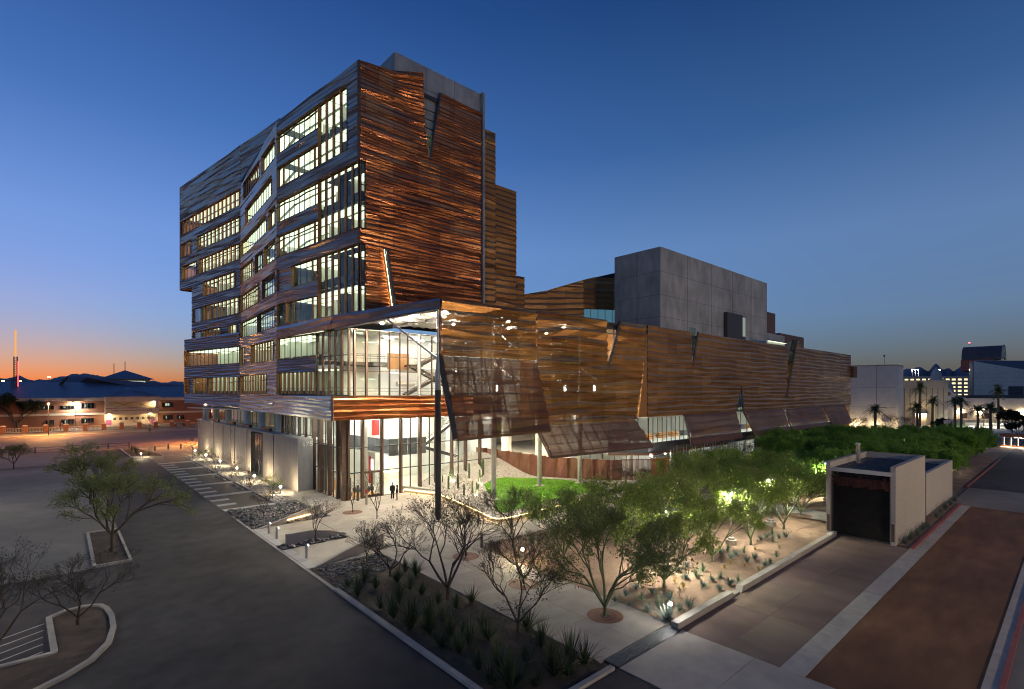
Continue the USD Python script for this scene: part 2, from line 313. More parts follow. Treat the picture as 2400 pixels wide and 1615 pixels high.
struct('stall_kerb', k.vf(), 'kerb')
flat('gravel_bed', rect(17.56, 58.2, 19.6, 110.4), .06, 'gravel', 'pale gravel beds between stalls and pavement')
# kerb between aisle and planting
k = MB()
for a, b in ((13.7, 18.0), (18.03, 22.4), (22.43, 26.3), (26.33, 30.0)): k.box(12.40, a, -.05, 12.66, b, .15)
for a, b in ((30.02, 34.8), (34.83, 39.5), (39.53, 44.5), (44.53, 48.0), (48.03, 52.9)): k.box(12.40, a, -.05, 12.62, b, .035)
struct('aisle_kerb', k.vf(), 'kerb', label='pale concrete kerb beside the dark aisle')
k = MB(); k.box(12.66, 13.42, -.05, 17.95, 13.68, .12)
struct('bed_kerb', k.vf(), 'kerb')
# beds
def bumpy(poly, z, amp, step, seed, fn=None):
    """ground sheet over a polygon, gently uneven"""
    x0, y0, x1, y1 = poly.bounds; nx, ny = max(2, int((x1 - x0) / step)), max(2, int((y1 - y0) / step)); pp = prep(poly); mb = MB()
    gx, gy = np.linspace(x0, x1, nx + 1), np.linspace(y0, y1, ny + 1); V, F = [], []; n = 0
    for i in range(nx):
        for j in range(ny):
            c = sbox(gx[i], gy[j], gx[i + 1], gy[j + 1])
            if pp.contains(c): V.append(np.array([[gx[i], gy[j]], [gx[i + 1], gy[j]], [gx[i + 1], gy[j + 1]], [gx[i], gy[j + 1]]])); F.append(np.array([[0, 1, 2], [0, 2, 3]]) + n); n += 4
            elif pp.intersects(c):
                q = poly.intersection(c)
                for g in getattr(q, 'geoms', [q]):
                    if g.area > 1e-6:
                        v, f = tri_poly(g); V.append(v); F.append(f + n); n += len(v)
    v = np.vstack(V); f = np.vstack(F); v, f = merged(v, f, 4)
    h = (meshkit.fbm(np.c_[v * .45, np.zeros(len(v))], 3, seed) - .5) * amp
    return np.c_[v, z + h + (fn(v[:, 0], v[:, 1]) if fn else 0)], f
struct('front_bed', bumpy(rect(12.66, 13.68, 17.8, 34.76), .04, .10, .6, 3), 'soil_dark', True, 'dark mulched planting bed between aisle and walkway')
struct('rock_bed', bumpy(rect(12.62, 48.1, 19.55, 57.2), .04, .10, .6, 4), 'gravel_dark', True, 'dark rock bed beside the curved ramp walls')
flat('rock_strip', rect(12.62, 40.25, 17.9, 41.45), .03, 'gravel_dark', 'narrow strip of dark rock between the two ramps')
flat('ramp', shapely.union_all([rect(12.62, 41.75, 19.6, 48.0), rect(12.62, 34.8, 17.88, 40.2)]), .03, 'paving', 'two concrete ramps with curved side walls')
for a, b in ((41.75, 43.8), (43.83, 45.9), (45.93, 47.95), (34.85, 36.6), (36.63, 38.4), (38.43, 40.15)):
    tag(obj('ramp_slab', MB().box(12.63, a, 0, 13.25, b, .045).vf(), 'paving_stripe'), None, None, None, 'structure')
# tree island in the parking lot, curved island in front
flat('tree_island', rect(1.95, 45.1, 3.75, 55.9), .05, 'soil_dark', 'dark soil island at the edge of the pale parking lot')
k = MB().prism(rect(1.75, 44.9, 3.92, 56.1).difference(rect(1.95, 45.1, 3.75, 55.9)), -.05, .13); struct('island_kerb', k.vf(), 'kerb')
isl = Polygon([(1.0, 37.0), (1.45, 36.9), (1.85, 36.55), (2.1, 35.8), (2.24, 34.4), (2.2, 32.6), (1.9, 30.8), (1.2, 29.3), (.3, 28.35), (-.9, 27.5), (-3, 26.6), (-8, 25.5), (-8, 31.3), (-.25, 31.35), (-.5, 36.3), (.2, 36.9)])
inner = isl.buffer(-.24)
flat('corner_island', inner, .06, 'soil_dark', 'dark soil island with a rounded kerb at the near corner')
struct('corner_kerb', MB().prism(isl.difference(inner), -.05, .15).vf(), 'kerb', label='rounded pale kerb of the near island')
for i in range(5):
    y = 31.9 + i * .95
    tag(obj('stall_line', MB().hexa([(-.55, y, .004), (-4.5, y - 2.2, .004), (-4.5, y - 2.1, .004), (-.55, y + .1, .004), (-.55, y, .008), (-4.5, y - 2.2, .008), (-4.5, y - 2.1, .008), (-.55, y + .1, .008)]).vf(), 'paving_stripe'), None, None, None, 'structure')
# walkway and plaza slabs
slabs = tag(UsdGeom.Xform.Define(stage, '/World/walkway').GetPrim(), 'pale concrete walkway and entrance plaza of large slabs', None, None, 'structure')
wk = Polygon([(17.86, 14.2), (23.65, 14.2), (24.1, 30.4), (25.2, 31.2), (60, 31.2), (62, 36.6), (53, 37.0), (44.5, 35.9), (35, 35.3), (31.2, 35.2), (29.9, 36.0), (30.9, 41.3), (32.4, 49.6), (31.2, 53.6), (23.3, 53.6), (23.3, 62.75), (21.35, 62.75), (21.35, 122), (19.62, 122), (19.62, 48.05), (17.9, 48.05)])
xs = [17.86, 20.8, 23.75, 27, 30.5, 34, 37.5, 41, 45, 49, 53, 58, 63]; ys = [14.2, 17.4, 20.6, 23.8, 27.0, 30.2, 33.4, 36.6, 39.8, 43, 46.2, 49.4, 52.6, 56, 59.5, 63, 67, 71, 75, 80, 85, 90, 96, 102, 108, 115, 122]
for i in range(len(xs) - 1):
    for j in range(len(ys) - 1):
        q = wk.intersection(sbox(xs[i] + .007, ys[j] + .007, xs[i + 1] - .007, ys[j + 1] - .007))
        for g in getattr(q, 'geoms', [q]):
            if g.area > .05: obj('slab', MB().prism(g, -.04, .06).vf(), 'paving', slabs)
struct('walkway_base', MB().sheet(wk, .02).vf(), 'dark_backing')
apron = tag(UsdGeom.Xform.Define(stage, '/World/apron').GetPrim(), 'pale concrete apron below the drain grate', None, None, 'structure')
for i, (a, b) in enumerate(((18.17, 23.4),)):
    for y0, y1 in ((9.8, 13.35), (6.2, 9.78), (2.6, 6.18), (-1, 2.58), (-5, -1.02)):
        obj('slab', MB().box(a, y0, -.04, b, y1, .03).vf(), 'paving', apron)
driveway = tag(UsdGeom.Xform.Define(stage, '/World/driveway').GetPrim(), 'broad brownish concrete driveway up to the dark garage door', None, None, 'structure')
for x0, x1 in ((23.42, 28.41), (28.42, 33.41), (33.42, 38.41), (38.42, 43.41), (43.42, 48.8)):
    for y0, y1 in ((8.75, 11.105), (11.112, 13.5)): obj('slab', MB().box(x0, y0, -.04, x1, y1, .028).vf(), 'paving_brown', driveway)
gut = tag(UsdGeom.Xform.Define(stage, '/World/gutter').GetPrim(), 'flat pale gutter strip between driveway and brown road', None, None, 'structure')
for x0 in np.arange(23.42, 71, 3.2): obj('slab', MB().box(x0, 7.75, -.04, min(x0 + 3.18, 71.4), 8.735 if x0 < 48 else 8.45, .022).vf(), 'kerb', gut)
flat('side_road', rect(23.42, 2.7, 71.5, 7.74), .0, 'asphalt_warm', 'brown asphalt side road at the lower corner')
flat('cross_strip', rect(71.5, -6, 85.4, 9.4), .006, 'parking_concrete', 'pale concrete strip across the side road')
flat('far_side_road', rect(85.4, -30, 230, 9.5), .0, 'asphalt', 'asphalt beyond the pale crossing strip')
k = MB(); k.box(23.42, 2.2, -.05, 71.4, 2.7, .05); struct('road_kerb', k.vf(), 'kerb', label='long pale kerb on the outer side of the brown road')
k = MB(); k.box(23.42, 2.02, -.05, 71.4, 2.2, .13); k.box(48.6, 8.46, -.05, 72, 8.72, .13); k.box(85.4, 9.5, -.05, 125, 9.75, .13)
struct('red_kerb', k.vf(), 'kerb_red', label='kerb edges painted red')
flat('outer_pavement', rect(23.42, -60, 71.4, 2.02), .05, 'parking_concrete', 'pavement beyond the red kerb in the lower corner')
# garden
gar = Polygon([(23.7, 13.95), (48.9, 13.95), (48.9, 14.5), (78, 14.5), (78, 9.9), (150, 10.2), (150, 37), (62, 36.4), (60, 31.15), (25.2, 31.15), (24.15, 30.4)])
struct('garden_soil', bumpy(gar, .05, .22, 1.1, 8), 'soil', True, 'bare reddish granite garden ground under the trees')
flat('garden_path', rect(52.4, 14.6, 56.4, 31.1), .19, 'paving', 'concrete path crossing the garden near the garage')
flat('planting_strip', shapely.union_all([rect(48.95, 8.73, 72, 9.6), rect(59.8, 9.5, 72, 10)]), .05, 'soil', 'narrow soil strip beside the garage wall')
k = MB()
k.hexa([(23.3, 13.52, -.05), (29.4, 13.52, -.05), (29.4, 13.92, -.05), (23.3, 13.92, -.05), (23.3, 13.52, .34), (29.4, 13.52, .34), (29.4, 13.92, .34), (23.3, 13.92, .34)])
k.box(29.4, 13.6, -.05, 30.4, 13.9, .09)
k.hexa([(30.4, 13.52, -.05), (48.6, 13.62, -.05), (48.6, 13.94, -.05), (30.4, 13.92, -.05), (30.7, 13.52, .34), (48.6, 13.62, .34), (48.6, 13.94, .34), (30.7, 13.92, .34)])
struct('garden_kerb', k.vf(), 'kerb', label='raised concrete kerb between garden and driveway')
flat('passage_paving', rect(46.5, 57, 130, 91.9), -.03, 'parking_concrete', 'pale paving of the open passage under the building')
# planter with glowing kerb, gravel mound and lawn
KERB = [(31.0, 54.0), (31.9, 51.6), (32.75, 49.4), (32.1, 45.4), (31.2, 41.1), (30.55, 37.9), (30.25, 36.6), (30.35, 35.95), (30.9, 35.65), (32.4, 35.6), (35.1, 35.75), (38.7, 35.95), (42.3, 36.25)]
planter = Polygon(KERB + [(44.3, 36.3), (47.8, 36.9), (53.4, 37.6), (61, 36.9), (53.9, 41.2), (49.0, 50.3), (45.6, 57.2), (44, 58.8), (36.2, 56.2), (34.0, 56.2), (33.2, 54.0)])
def mound(x, y):
    a = np.clip((y - 49.5) / 8, 0, 1); b = np.clip((x - 34.2) / 8, 0, 1)
    return 3.0 * (a * a * (3 - 2 * a)) * b + .12 * np.clip((x - 32) / 3, 0, 1)
def mound_z(x, y): return float(.3 + mound(np.float64(x), np.float64(y)))
struct('gravel_mound', bumpy(planter.buffer(-.2), .3, .10, .7, 5, mound), 'gravel', True, 'pale gravel mound rising towards the outdoor stair')
lawn_poly = Polygon([(39.6, 49.6), (37.2, 46.0), (34.95, 42.1), (31.9, 38.2), (31.8, 37.5), (32.6, 37.0), (36, 37.3), (41.6, 37.9), (44.6, 37.6), (47.8, 37.1), (49.6, 39.6), (50.4, 42.1), (49.2, 46), (46.8, 49.6), (44.2, 50.9), (41.8, 50.8)])
struct('lawn', bumpy(lawn_poly, .36, .10, .35, 6, mound), 'lawn', True, 'bright green lawn on the low mound')
ring = shapely.LineString(KERB)
pw = tag(UsdGeom.Xform.Define(stage, '/World/planter_kerb').GetPrim(), 'low concrete planter kerb with a glowing strip under its lip', 'planter kerb')
obj('kerb_wall', MB().prism(ring.buffer(.14, cap_style='flat', join_style='mitre'), -.04, .40).vf(), 'kerb', pw)
obj('kerb_cap', MB().prism(ring.buffer(.26, cap_style='flat', join_style='mitre'), .402, .48).vf(), 'kerb', pw)
out = ring.parallel_offset(.185, 'right') if hasattr(ring, 'parallel_offset') else ring.offset_curve(-.185)
c = np.array(out.coords); d0 = Polygon(KERB + [(44, 45)])
if d0.contains(shapely.Point(*c[len(c) // 2])): c = np.array(ring.parallel_offset(.185, 'left').coords)
obj('light_strip', MB().tube(np.c_[c, np.full(len(c), .365)], .035, 5).vf(), 'led_warm', pw)
bn = MB().prism(shapely.LineString([(31.6, 55.2), (32.6, 52.6), (33.3, 50.2)]).buffer(.35, cap_style='flat', join_style='mitre'), -.02, .55)
tag(obj('concrete_bench', bn.vf(), 'kerb'), 'long low concrete bench between glass entrance and gravel mound', 'bench')

# mountains far away on the left and right
def ridge(name, az0, az1, dist, prof, seed, label):
    n = 160; az = np.radians(np.linspace(az0, az1, n)); h = np.interp(np.linspace(0, 1, n), *zip(*prof))
    h = h * (.72 + .56 * meshkit.fbm(np.c_[np.linspace(0, 26, n), np.zeros(n), np.zeros(n)], 5, seed)); V = []
    for k, (dd, hh) in enumerate(((0, -.01), (.03, .42), (.07, .8), (.10, 1.), (.16, .6), (.25, -.01))):
        jit = 1 + (.10 * (meshkit.noise(np.c_[np.linspace(0, 22, n), np.full(n, k * 3.1), np.zeros(n)], seed + 5) - .5) if 0 < k < 3 else 0)
        r = dist * (1 + dd); V.append(np.c_[r * np.sin(az), r * np.cos(az), h * hh * jit * (1 if 0 < k < 5 else 1) if k not in (0, 5) else np.full(n, -20.)])
    V = np.vstack(V); F = [[k * n + i, k * n + i + 1, (k + 1) * n + i + 1, (k + 1) * n + i] for k in range(5) for i in range(n - 1)]
    struct(name, MB().add(V, F).vf(), 'mountain', True, label)
AZ0 = math.degrees(math.atan2(CA, CB))
def az_of(px): return AZ0 + math.degrees(math.atan((px - 1200) / FPX))
ridge('mountain_range', az_of(-200), az_of(620), 8000, [(0, 190), (.26, 185), (.33, 205), (.385, 245), (.44, 215), (.52, 225), (.56, 190), (.62, 170), (.7, 150), (.76, 150), (1, 120)], 3, 'jagged violet mountain range along the western horizon')
ridge('mountain_range', az_of(1980), az_of(2560), 7000, [(0, 200), (.22, 260), (.35, 270), (.5, 300), (.7, 230), (1, 180)], 9, 'dark hills on the horizon behind the parking garage')
# ---------------------------------------------------------------- the laboratory building
B = thing('laboratory_building', 'copper clad laboratory tower with glazed entrance, canopy screen and long low wing', 'building')
KINDS = {}
EYEP = np.array([0, 0, EYE])
def put(kind, vf, m, smooth=False):
    v = vf[0]; c = v.mean(0); e = np.ptp(v, axis=0); size = float(np.sort(e)[-1] * max(np.sort(e)[-2], .02)) / float(((c - EYEP) ** 2).sum())
    KINDS.setdefault(kind, []).append((size, vf, m, smooth))
def flush(root, most=290, only=None):
    for kind in list(KINDS) if only is None else only:
        L = sorted(KINDS.pop(kind), key=lambda t: -t[0])
        for s, vf, m, sm in L[:most]: obj(kind, vf, m, root, sm)
        rest = {}
        for s, vf, m, sm in L[most:]: rest.setdefault(m, MB()).add(*vf)
        for m, mb in rest.items(): tag(obj('small_' + kind + 's', mb.vf(), m, root), kind='stuff')

class Face:
    """a vertical wall plane: u along it, z up, off outwards"""
    def __init__(s, p0, p1, out):
        s.p0, s.p1 = np.asarray(p0, float), np.asarray(p1, float); s.L = float(np.linalg.norm(s.p1 - s.p0)); s.d = (s.p1 - s.p0) / s.L
        n = np.array([s.d[1], -s.d[0]]); s.n = n if n @ np.asarray(out, float) > 0 else -n; s.lean = None
    def pt(s, u, z, off=0.):
        u, z, off = np.broadcast_arrays(np.asarray(u, float), np.asarray(z, float), np.asarray(off, float))
        if s.lean is not None: off = off + s.lean(u, z)
        xy = s.p0 + u[..., None] * s.d + off[..., None] * s.n
        return np.concatenate([xy, z[..., None]], -1)
    def box(s, mb, u0, u1, z0, z1, o0, o1):
        return mb.hexa([s.pt(u0, z0, o0), s.pt(u1, z0, o0), s.pt(u1, z0, o1), s.pt(u0, z0, o1), s.pt(u0, z1, o0), s.pt(u1, z1, o0), s.pt(u1, z1, o1), s.pt(u0, z1, o1)])
    def poly(s, mb, region, off):
        for g in getattr(region, 'geoms', [region]):
            if g.area < 1e-6 or g.geom_type != 'Polygon': continue
            v, f = tri_poly(g); mb.add(s.pt(v[:, 0], v[:, 1], off), f)
        return mb
    def u_of(s, px):
        """where the sight line through picture column px meets the wall"""
        t = (px - 1200) / FPX; r = np.array([CA + CB * t, CB - CA * t]); A = np.array([[s.d[0], -r[0]], [s.d[1], -r[1]]])
        return float(np.linalg.solve(A, -s.p0)[0])

def folded(F, region, U, z0, z1, pitch, amp, nf, kind, m, seed, off=0., gap=.022, backing=True, wander=1., fine=.15):
    """sheet metal panels with horizontal folds that wander along the wall"""
    U = np.asarray(U, float); K = max(nf, int(round((z1 - z0) / pitch / nf)) * nf); k = np.arange(K + 1)[:, None]; u = U[None, :]
    N = lambda a, b, sd: meshkit.noise(np.stack(np.broadcast_arrays(a, b, np.zeros((1, 1))), -1), sd)
    zf = z0 + (z1 - z0) * (k + np.where(k % 2, .28, 0)) / K + pitch * wander * 1.5 * (N(u / 5.5, k * .43, seed) - .5)
    zf = np.sort(zf, 0); zf[0], zf[-1] = z0, z1
    df = amp * (np.where(k % 2, 1., 0.) * (.25 + .75 * N(u / 4.2, k * 1.37, seed + 1)) + fine * N(u / 2.1, k * 3.1, seed + 2)) + off
    pr = prep(region)
    for i in range(len(U) - 1):
        a, b = U[i] + gap / 2, U[i + 1] - gap / 2
        if b - a < .05: continue
        for j in range(0, K, nf):
            lo, hi = min(zf[j, i], zf[j, i + 1]), max(zf[j + nf, i], zf[j + nf, i + 1])
            cell = sbox(a, lo, b, hi)
            if not pr.intersects(cell): continue
            if pr.contains(cell):
                zz, dd = zf[j:j + nf + 1, i:i + 2].copy(), df[j:j + nf + 1, i:i + 2]
                zz[0] += gap * .3; zz[-1] -= gap * .3
                P = F.pt(np.array([[a, b]]), zz, dd).reshape(-1, 3)
                put(kind, (P, np.array([[2 * q, 2 * q + 1, 2 * q + 3, 2 * q + 2] for q in range(nf)])[:, [0, 1, 2, 0, 2, 3]].reshape(-1, 3)), m)
            else:
                V, T, n = [], [], 0
                for q in range(j, j + nf):
                    st = Polygon([(a, zf[q, i]), (b, zf[q, i + 1]), (b, zf[q + 1, i + 1]), (a, zf[q + 1, i])])
                    if st.area < 1e-5 or not st.is_valid: continue
                    c = region.intersection(st)
                    for g in getattr(c, 'geoms', [c]):
                        if g.geom_type != 'Polygon' or g.area < 1e-4: continue
                        v, f = tri_poly(g); t = (v[:, 0] - a) / (b - a)
                        zl = zf[q, i] * (1 - t) + zf[q, i + 1] * t; zh = zf[q + 1, i] * (1 - t) + zf[q + 1, i + 1] * t
                        w = np.clip((v[:, 1] - zl) / np.maximum(zh - zl, 1e-4), 0, 1)
                        d = (df[q, i] * (1 - t) + df[q, i + 1] * t) * (1 - w) + (df[q + 1, i] * (1 - t) + df[q + 1, i + 1] * t) * w
                        V.append(F.pt(v[:, 0], v[:, 1], d)); T.append(f + n); n += len(v)
                if n:
                    v, f = merged(np.vstack(V), np.vstack(T), 4)
                    if len(f): put(kind, (v, f), m)
    if backing: put('wall_backing', F.poly(MB(), region.buffer(-.02), off - .12).vf(), 'dark_backing')
def cols(L, w, a=0.): n = max(1, int(round((L - a) / w))); return np.linspace(a, L, n + 1)

def window(F, u0, u1, z0, z1, bay, inset=.32, style='', blade=True, lit=True, gl='glass', reveal='fin_copper', finw=.42, tran=()):
    n = max(1, int(round((u1 - u0) / bay))); e = np.linspace(u0, u1, n + 1); fr = MB()
    for i in range(n):
        zz = [z0, *[t for t in tran if z0 < t < z1], z1]
        for a, b in zip(zz[:-1], zz[1:]):
            put('window_pane', MB().quad(F.pt(e[i] + .03, a + .03, -inset), F.pt(e[i + 1] - .03, a + .03, -inset), F.pt(e[i + 1] - .03, b - .03, -inset), F.pt(e[i] + .03, b - .03, -inset)).vf(), gl)
    for x in e: F.box(fr, x - .035, x + .035, z0, z1, -inset - .05, -inset + .03)
    for z in (z0 + .03, z1 - .03, *tran): F.box(fr, u0, u1, z - .035, z + .035, -inset - .07, -inset + .06)
    put('window_frame', fr.vf(), 'dark_frame')
    rv = MB()
    for a in (u0, u1): rv.quad(F.pt(a, z0, .12), F.pt(a, z1, .12), F.pt(a, z1, -inset), F.pt(a, z0, -inset))
    for z in (z0, z1): rv.quad(F.pt(u0, z, .12), F.pt(u1, z, .12), F.pt(u1, z, -inset), F.pt(u0, z, -inset))
    put('window_reveal', rv.vf(), reveal)
    if style in ('fins', 'wide'):
        w = (e[1] - e[0]) * finw
        for i in range(n):
            c = e[i] + (e[1] - e[0]) * (.5 if style == 'fins' else .12); q = MB(); F.box(q, c - w / 2, c + w / 2, z0 + .02, z1 - .02, -inset + .05, -inset + .10); put('fin', q.vf(), 'fin_sheet')
    elif style == 'some':
        for i in range(1, n, 3):
            q = MB(); F.box(q, e[i] - .14, e[i] + .14, z0 + .02, z1 - .02, -inset + .06, -inset + .16); put('fin', q.vf(), 'fin_sheet')
    if blade:
        h = z0 + (z1 - z0) * .68; m = max(1, int((u1 - u0) / 2.4)); ee = np.linspace(u0 - .1, u1 + .1, m + 1); q = MB()
        ph = rng.random() * 9; hz = h + .12 * np.sin(ee * .9 + ph); dz = .16 + .05 * np.sin(ee * 1.7 + ph)
        V = np.concatenate([F.pt(ee, hz, .05), F.pt(ee, hz + dz * .3, .26), F.pt(ee, hz + dz * .6, .10)]); nn = m + 1
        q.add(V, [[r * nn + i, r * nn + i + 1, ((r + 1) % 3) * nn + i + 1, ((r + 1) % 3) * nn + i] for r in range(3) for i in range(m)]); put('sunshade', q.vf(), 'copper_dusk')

# ---- west front: three facets that swing in and out, ten storeys of ribbon windows
P0, P1, P2, P3 = (25.0, 53.6), (22.3, 73.1), (23.5, 96.7), (18.9, 124.6)
S1, S2, S3 = Face(P0, P1, (-1, 0)), Face(P1, P2, (-1, 0)), Face(P2, P3, (-1, 0))
ZB = [11.75 + 4.66 * k for k in range(8)]; WH = 2.85
def region_less(F, poly, wins): return poly.difference(shapely.union_all([sbox(a, c, b, d) for a, b, c, d in wins])) if wins else poly
def front(F, poly, wins, z0, z1, seed, w=2.1):
    """wins: (px_left, px_right, z0, z1, bay, style, lit, blade)"""
    W = []
    for a, b, c, d, bay, style, lit, bl in wins:
        ua, ub = sorted((F.u_of(a) if a is not None else 0., F.u_of(b) if b is not None else F.L)); ua, ub = max(ua, .02), min(ub, F.L - .02)
        W.append((ua, ub, c, d)); window(F, ua, ub, c, d, bay, style=style, lit=lit, blade=bl, gl='glass' if lit else 'glass_dark', finw=.40 if style == 'fins' else .30)
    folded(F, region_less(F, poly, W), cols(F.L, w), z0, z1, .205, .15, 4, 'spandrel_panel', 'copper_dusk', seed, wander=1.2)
b = ZB
# near facet: tall corner windows joining two storeys, single rows further left
front(S1, sbox(0, 20.85, S1.L, 49.0), [
    (814, 747, b[6], b[7] + WH, 1.45, 'wide', 1, 0), (747, 647, b[7], b[7] + WH, 1.4, '', 1, 1), (747, 647, b[6], b[6] + WH, 1.4, 'some', 1, 0),
    (840.5, 747, b[4], b[5] + WH, 1.45, 'wide', 1, 0), (747, 647, b[5], b[5] + WH, 1.4, '', 1, 1), (747, 647, b[4], b[4] + WH, 1.4, 'some', 1, 1),
    (840.5, 747, b[2], b[3] + WH, 1.45, 'wide', 1, 0), (744, 685, b[3], b[3] + WH, 1.5, 'some', 1, 0), (655, 647, b[3], b[3] + WH, 1.2, '', 0, 0),
    (744, 672, b[2], b[2] + WH, 1.5, 'some', 1, 0), (668, 647, b[2], b[2] + WH, 1.2, '', 0, 1)], 20.85, 49.0, 21)
front(S2, Polygon([(0, 20.85), (S2.L, 20.85), (S2.L, 47.5), (0, 49.0)]), [
    (645, 614, b[7], b[7] + WH, 1.5, '', 1, 0), (608, 572, b[7], b[7] + WH, 1.5, 'fins', 1, 0), (637, 576, b[6], b[6] + WH, 1.5, '', 1, 1),
    (645, 631, b[5], b[5] + WH, 1.4, '', 1, 1), (625, 565, b[5], b[5] + WH, 1.5, '', 1, 1), (645, 620, b[4], b[4] + WH, 1.4, '', 1, 1),
    (616, 599, b[4], b[4] + WH, 1.4, '', 0, 0), (593, 564, b[4], b[4] + WH, 1.6, 'fins', 1, 0), (645, 616, b[3], b[3] + WH, 1.4, '', 0, 1),
    (608, 563, b[3], b[3] + WH, 1.4, 'fins', 1, 1), (645, 606, b[2], b[2] + WH, 1.3, '', 0, 1), (604, 564, b[2], b[2] + WH, 1.4, '', 1, 1)], 20.85, 49.2, 22)
front(S3, sbox(0, 33.2, S3.L, 54.6), [
    (563, 423, b[7], b[7] + WH, 1.7, 'fins', 1, 0), (563, 463, b[6], b[6] + WH, 1.7, 'fins', 1, 1), (448, 424, b[6], b[6] + WH, 1.6, 'fins', 1, 0),
    (562, 467, b[5], b[5] + WH, 1.7, 'fins', 1, 1), (460, 428, b[5], b[5] + WH, 1.7, '', 1, 1)], 33.2, 54.6, 23)
u4 = S3.u_of(450)
front(S3, sbox(0, 20.85, u4, 33.2), [
    (552, 477, b[4], b[4] + WH, 1.7, 'fins', 1, 1), (562, 477, b[3], b[3] + WH, 1.7, 'fins', 1, 1), (474, 453, b[3], b[3] + WH, 1.7, '', 0, 0),
    (557, 536, b[2], b[2] + WH, 1.6, 'fins', 1, 0), (518, 477, b[2], b[2] + WH, 1.7, 'fins', 1, 1), (474, 453, b[2], b[2] + WH, 1.7, '', 0, 0)], 20.85, 33.2, 24)
S3e = Face((25.78, 82.9), P2, (-1, 0))
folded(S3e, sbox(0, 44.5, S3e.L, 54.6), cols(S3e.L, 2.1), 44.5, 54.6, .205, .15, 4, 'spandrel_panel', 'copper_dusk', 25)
# roofs, inner walls and ends
inn = lambda P, d: (P[0] + d, P[1])
put('roof', MB().prism([P0, P1, P2, (25.8, 83), (42.5, 83), (42.5, 53.7)], 48.2, 48.7).vf(), 'roof_dark')
put('roof', MB().prism([(25.78, 82.9), P3, (40, 124.6), (40, 82.9)], 53.6, 54.1).vf(), 'roof_dark')
put('end_wall', MB().box(19.2, 124.3, 33.2, 40, 124.7, 54.5).vf(), 'copper')
put('end_wall', MB().box(21.2, 118.0, 20, 40, 118.4, 33.2).vf(), 'copper')
put('soffit', MB().prism([S3.pt(u4, 0)[:2], P3, (40, 124.6), (40, 118.2)], 33.0, 33.2).vf(), 'fin_copper')
def interior(F, ua, ub, k, dark=(), depth=6.5, z0=None, h=None, slab=1.0, lamp='lamp_office', rows=(1.45, 3.3, 5.2), shift=0.):
    """one storey of rooms behind a facet: floor, ceiling, back wall, partitions, rows of ceiling lamps"""
    z0 = ZB[k] - .35 if z0 is None else z0; h = 4.2 if h is None else h; zc = z0 + 3.5 if h > 3.6 else z0 + h - .1
    q = MB(); F.box(q, ua, ub, z0 - .12, z0, -depth, -slab); put('floor_slab', q.vf(), 'interior_floor')
    q = MB(); F.box(q, ua, ub, zc, zc + .1, -depth, -.62); put('ceiling', q.vf(), 'ceiling_white')
    q = MB(); F.box(q, ua, ub, z0, zc, -depth - .1, -depth); put('room_wall', q.vf(), 'white_paint' if k % 2 else 'concrete_interior')
    u = ua + 3.1 + (k * 1.7) % 2.5
    while u < ub - 1:
        q = MB(); F.box(q, u, u + .12, z0, zc, -depth, -2.3 - (u * 7 + k) % 2); put('partition', q.vf(), 'white_paint')
        q = MB(); F.box(q, u + .5, u + 1.5, z0, z0 + 2.2, -depth + .02, -depth + .07); put('inner_door', q.vf(), 'wood_orange' if (k + int(u)) % 3 else 'rail_panel'); u += 4.2 + (u * 3 + k) % 2.2
    u = ua + .2 + shift
    while u < ub - 2.4:
        for o in rows:
            if not any(a - 1.2 < u + 1. < b_ + 1.2 for a, b_ in dark):
                q = MB(); F.box(q, u, u + 2.35, zc - .07, zc - .005, -o - .7, -o + .7); put('ceiling_lamp', q.vf(), lamp)
        u += 2.6
    q = MB()
    for u in np.arange(ua + .8, ub - 1.6, 2.3): F.box(q, u, u + 1.5, z0, z0 + .78, -2.5, -1.6)
    if q.ok(): put('desk', q.vf(), 'rail_panel')
for k in range(2, 8):
    dk = []
    if k == 3: dk = [(S1.u_of(656), S1.L)]
    if k == 2: dk = [(S1.u_of(670), S1.L)]
    interior(S1, 1.2 if k < 6 else 2.0, S1.L, k, dk, slab=2.6)
    dk = [(0, S2.u_of(616))] if k == 3 else [(0, S2.u_of(606))] if k == 2 else [(S2.u_of(616), S2.u_of(599))] if k == 4 else []
    interior(S2, 0, S2.L, k, dk)
    dk = [(S3.u_of(476), S3.L)] if k in (2, 3) else []
    interior(S3, 0, S3.L if k >= 5 else u4, k, dk, lamp='lamp_office_warm' if k in (5, 7) else 'lamp_office')
for F in (S1, S2, S3):
    for k in range(2, 9):
        if F is S3 and k < 4 and False: pass
        z = ZB[k] - 1.05 if k < 8 else 47.62
        q = MB(); F.box(q, 0 if F is not S1 else 1.2, F.L if (F is not S3 or k > 4) else u4, z, z + .55, -7, -.6 if F is not S1 else -2.7); put('floor_slab', q.vf(), 'dark_steel')
for z in (28.9, 38.2):
    q = MB(); S1.box(q, .5, 9, z - .1, z + .35, -2.6, -1.2); put('floor_slab', q.vf(), 'dark_steel')

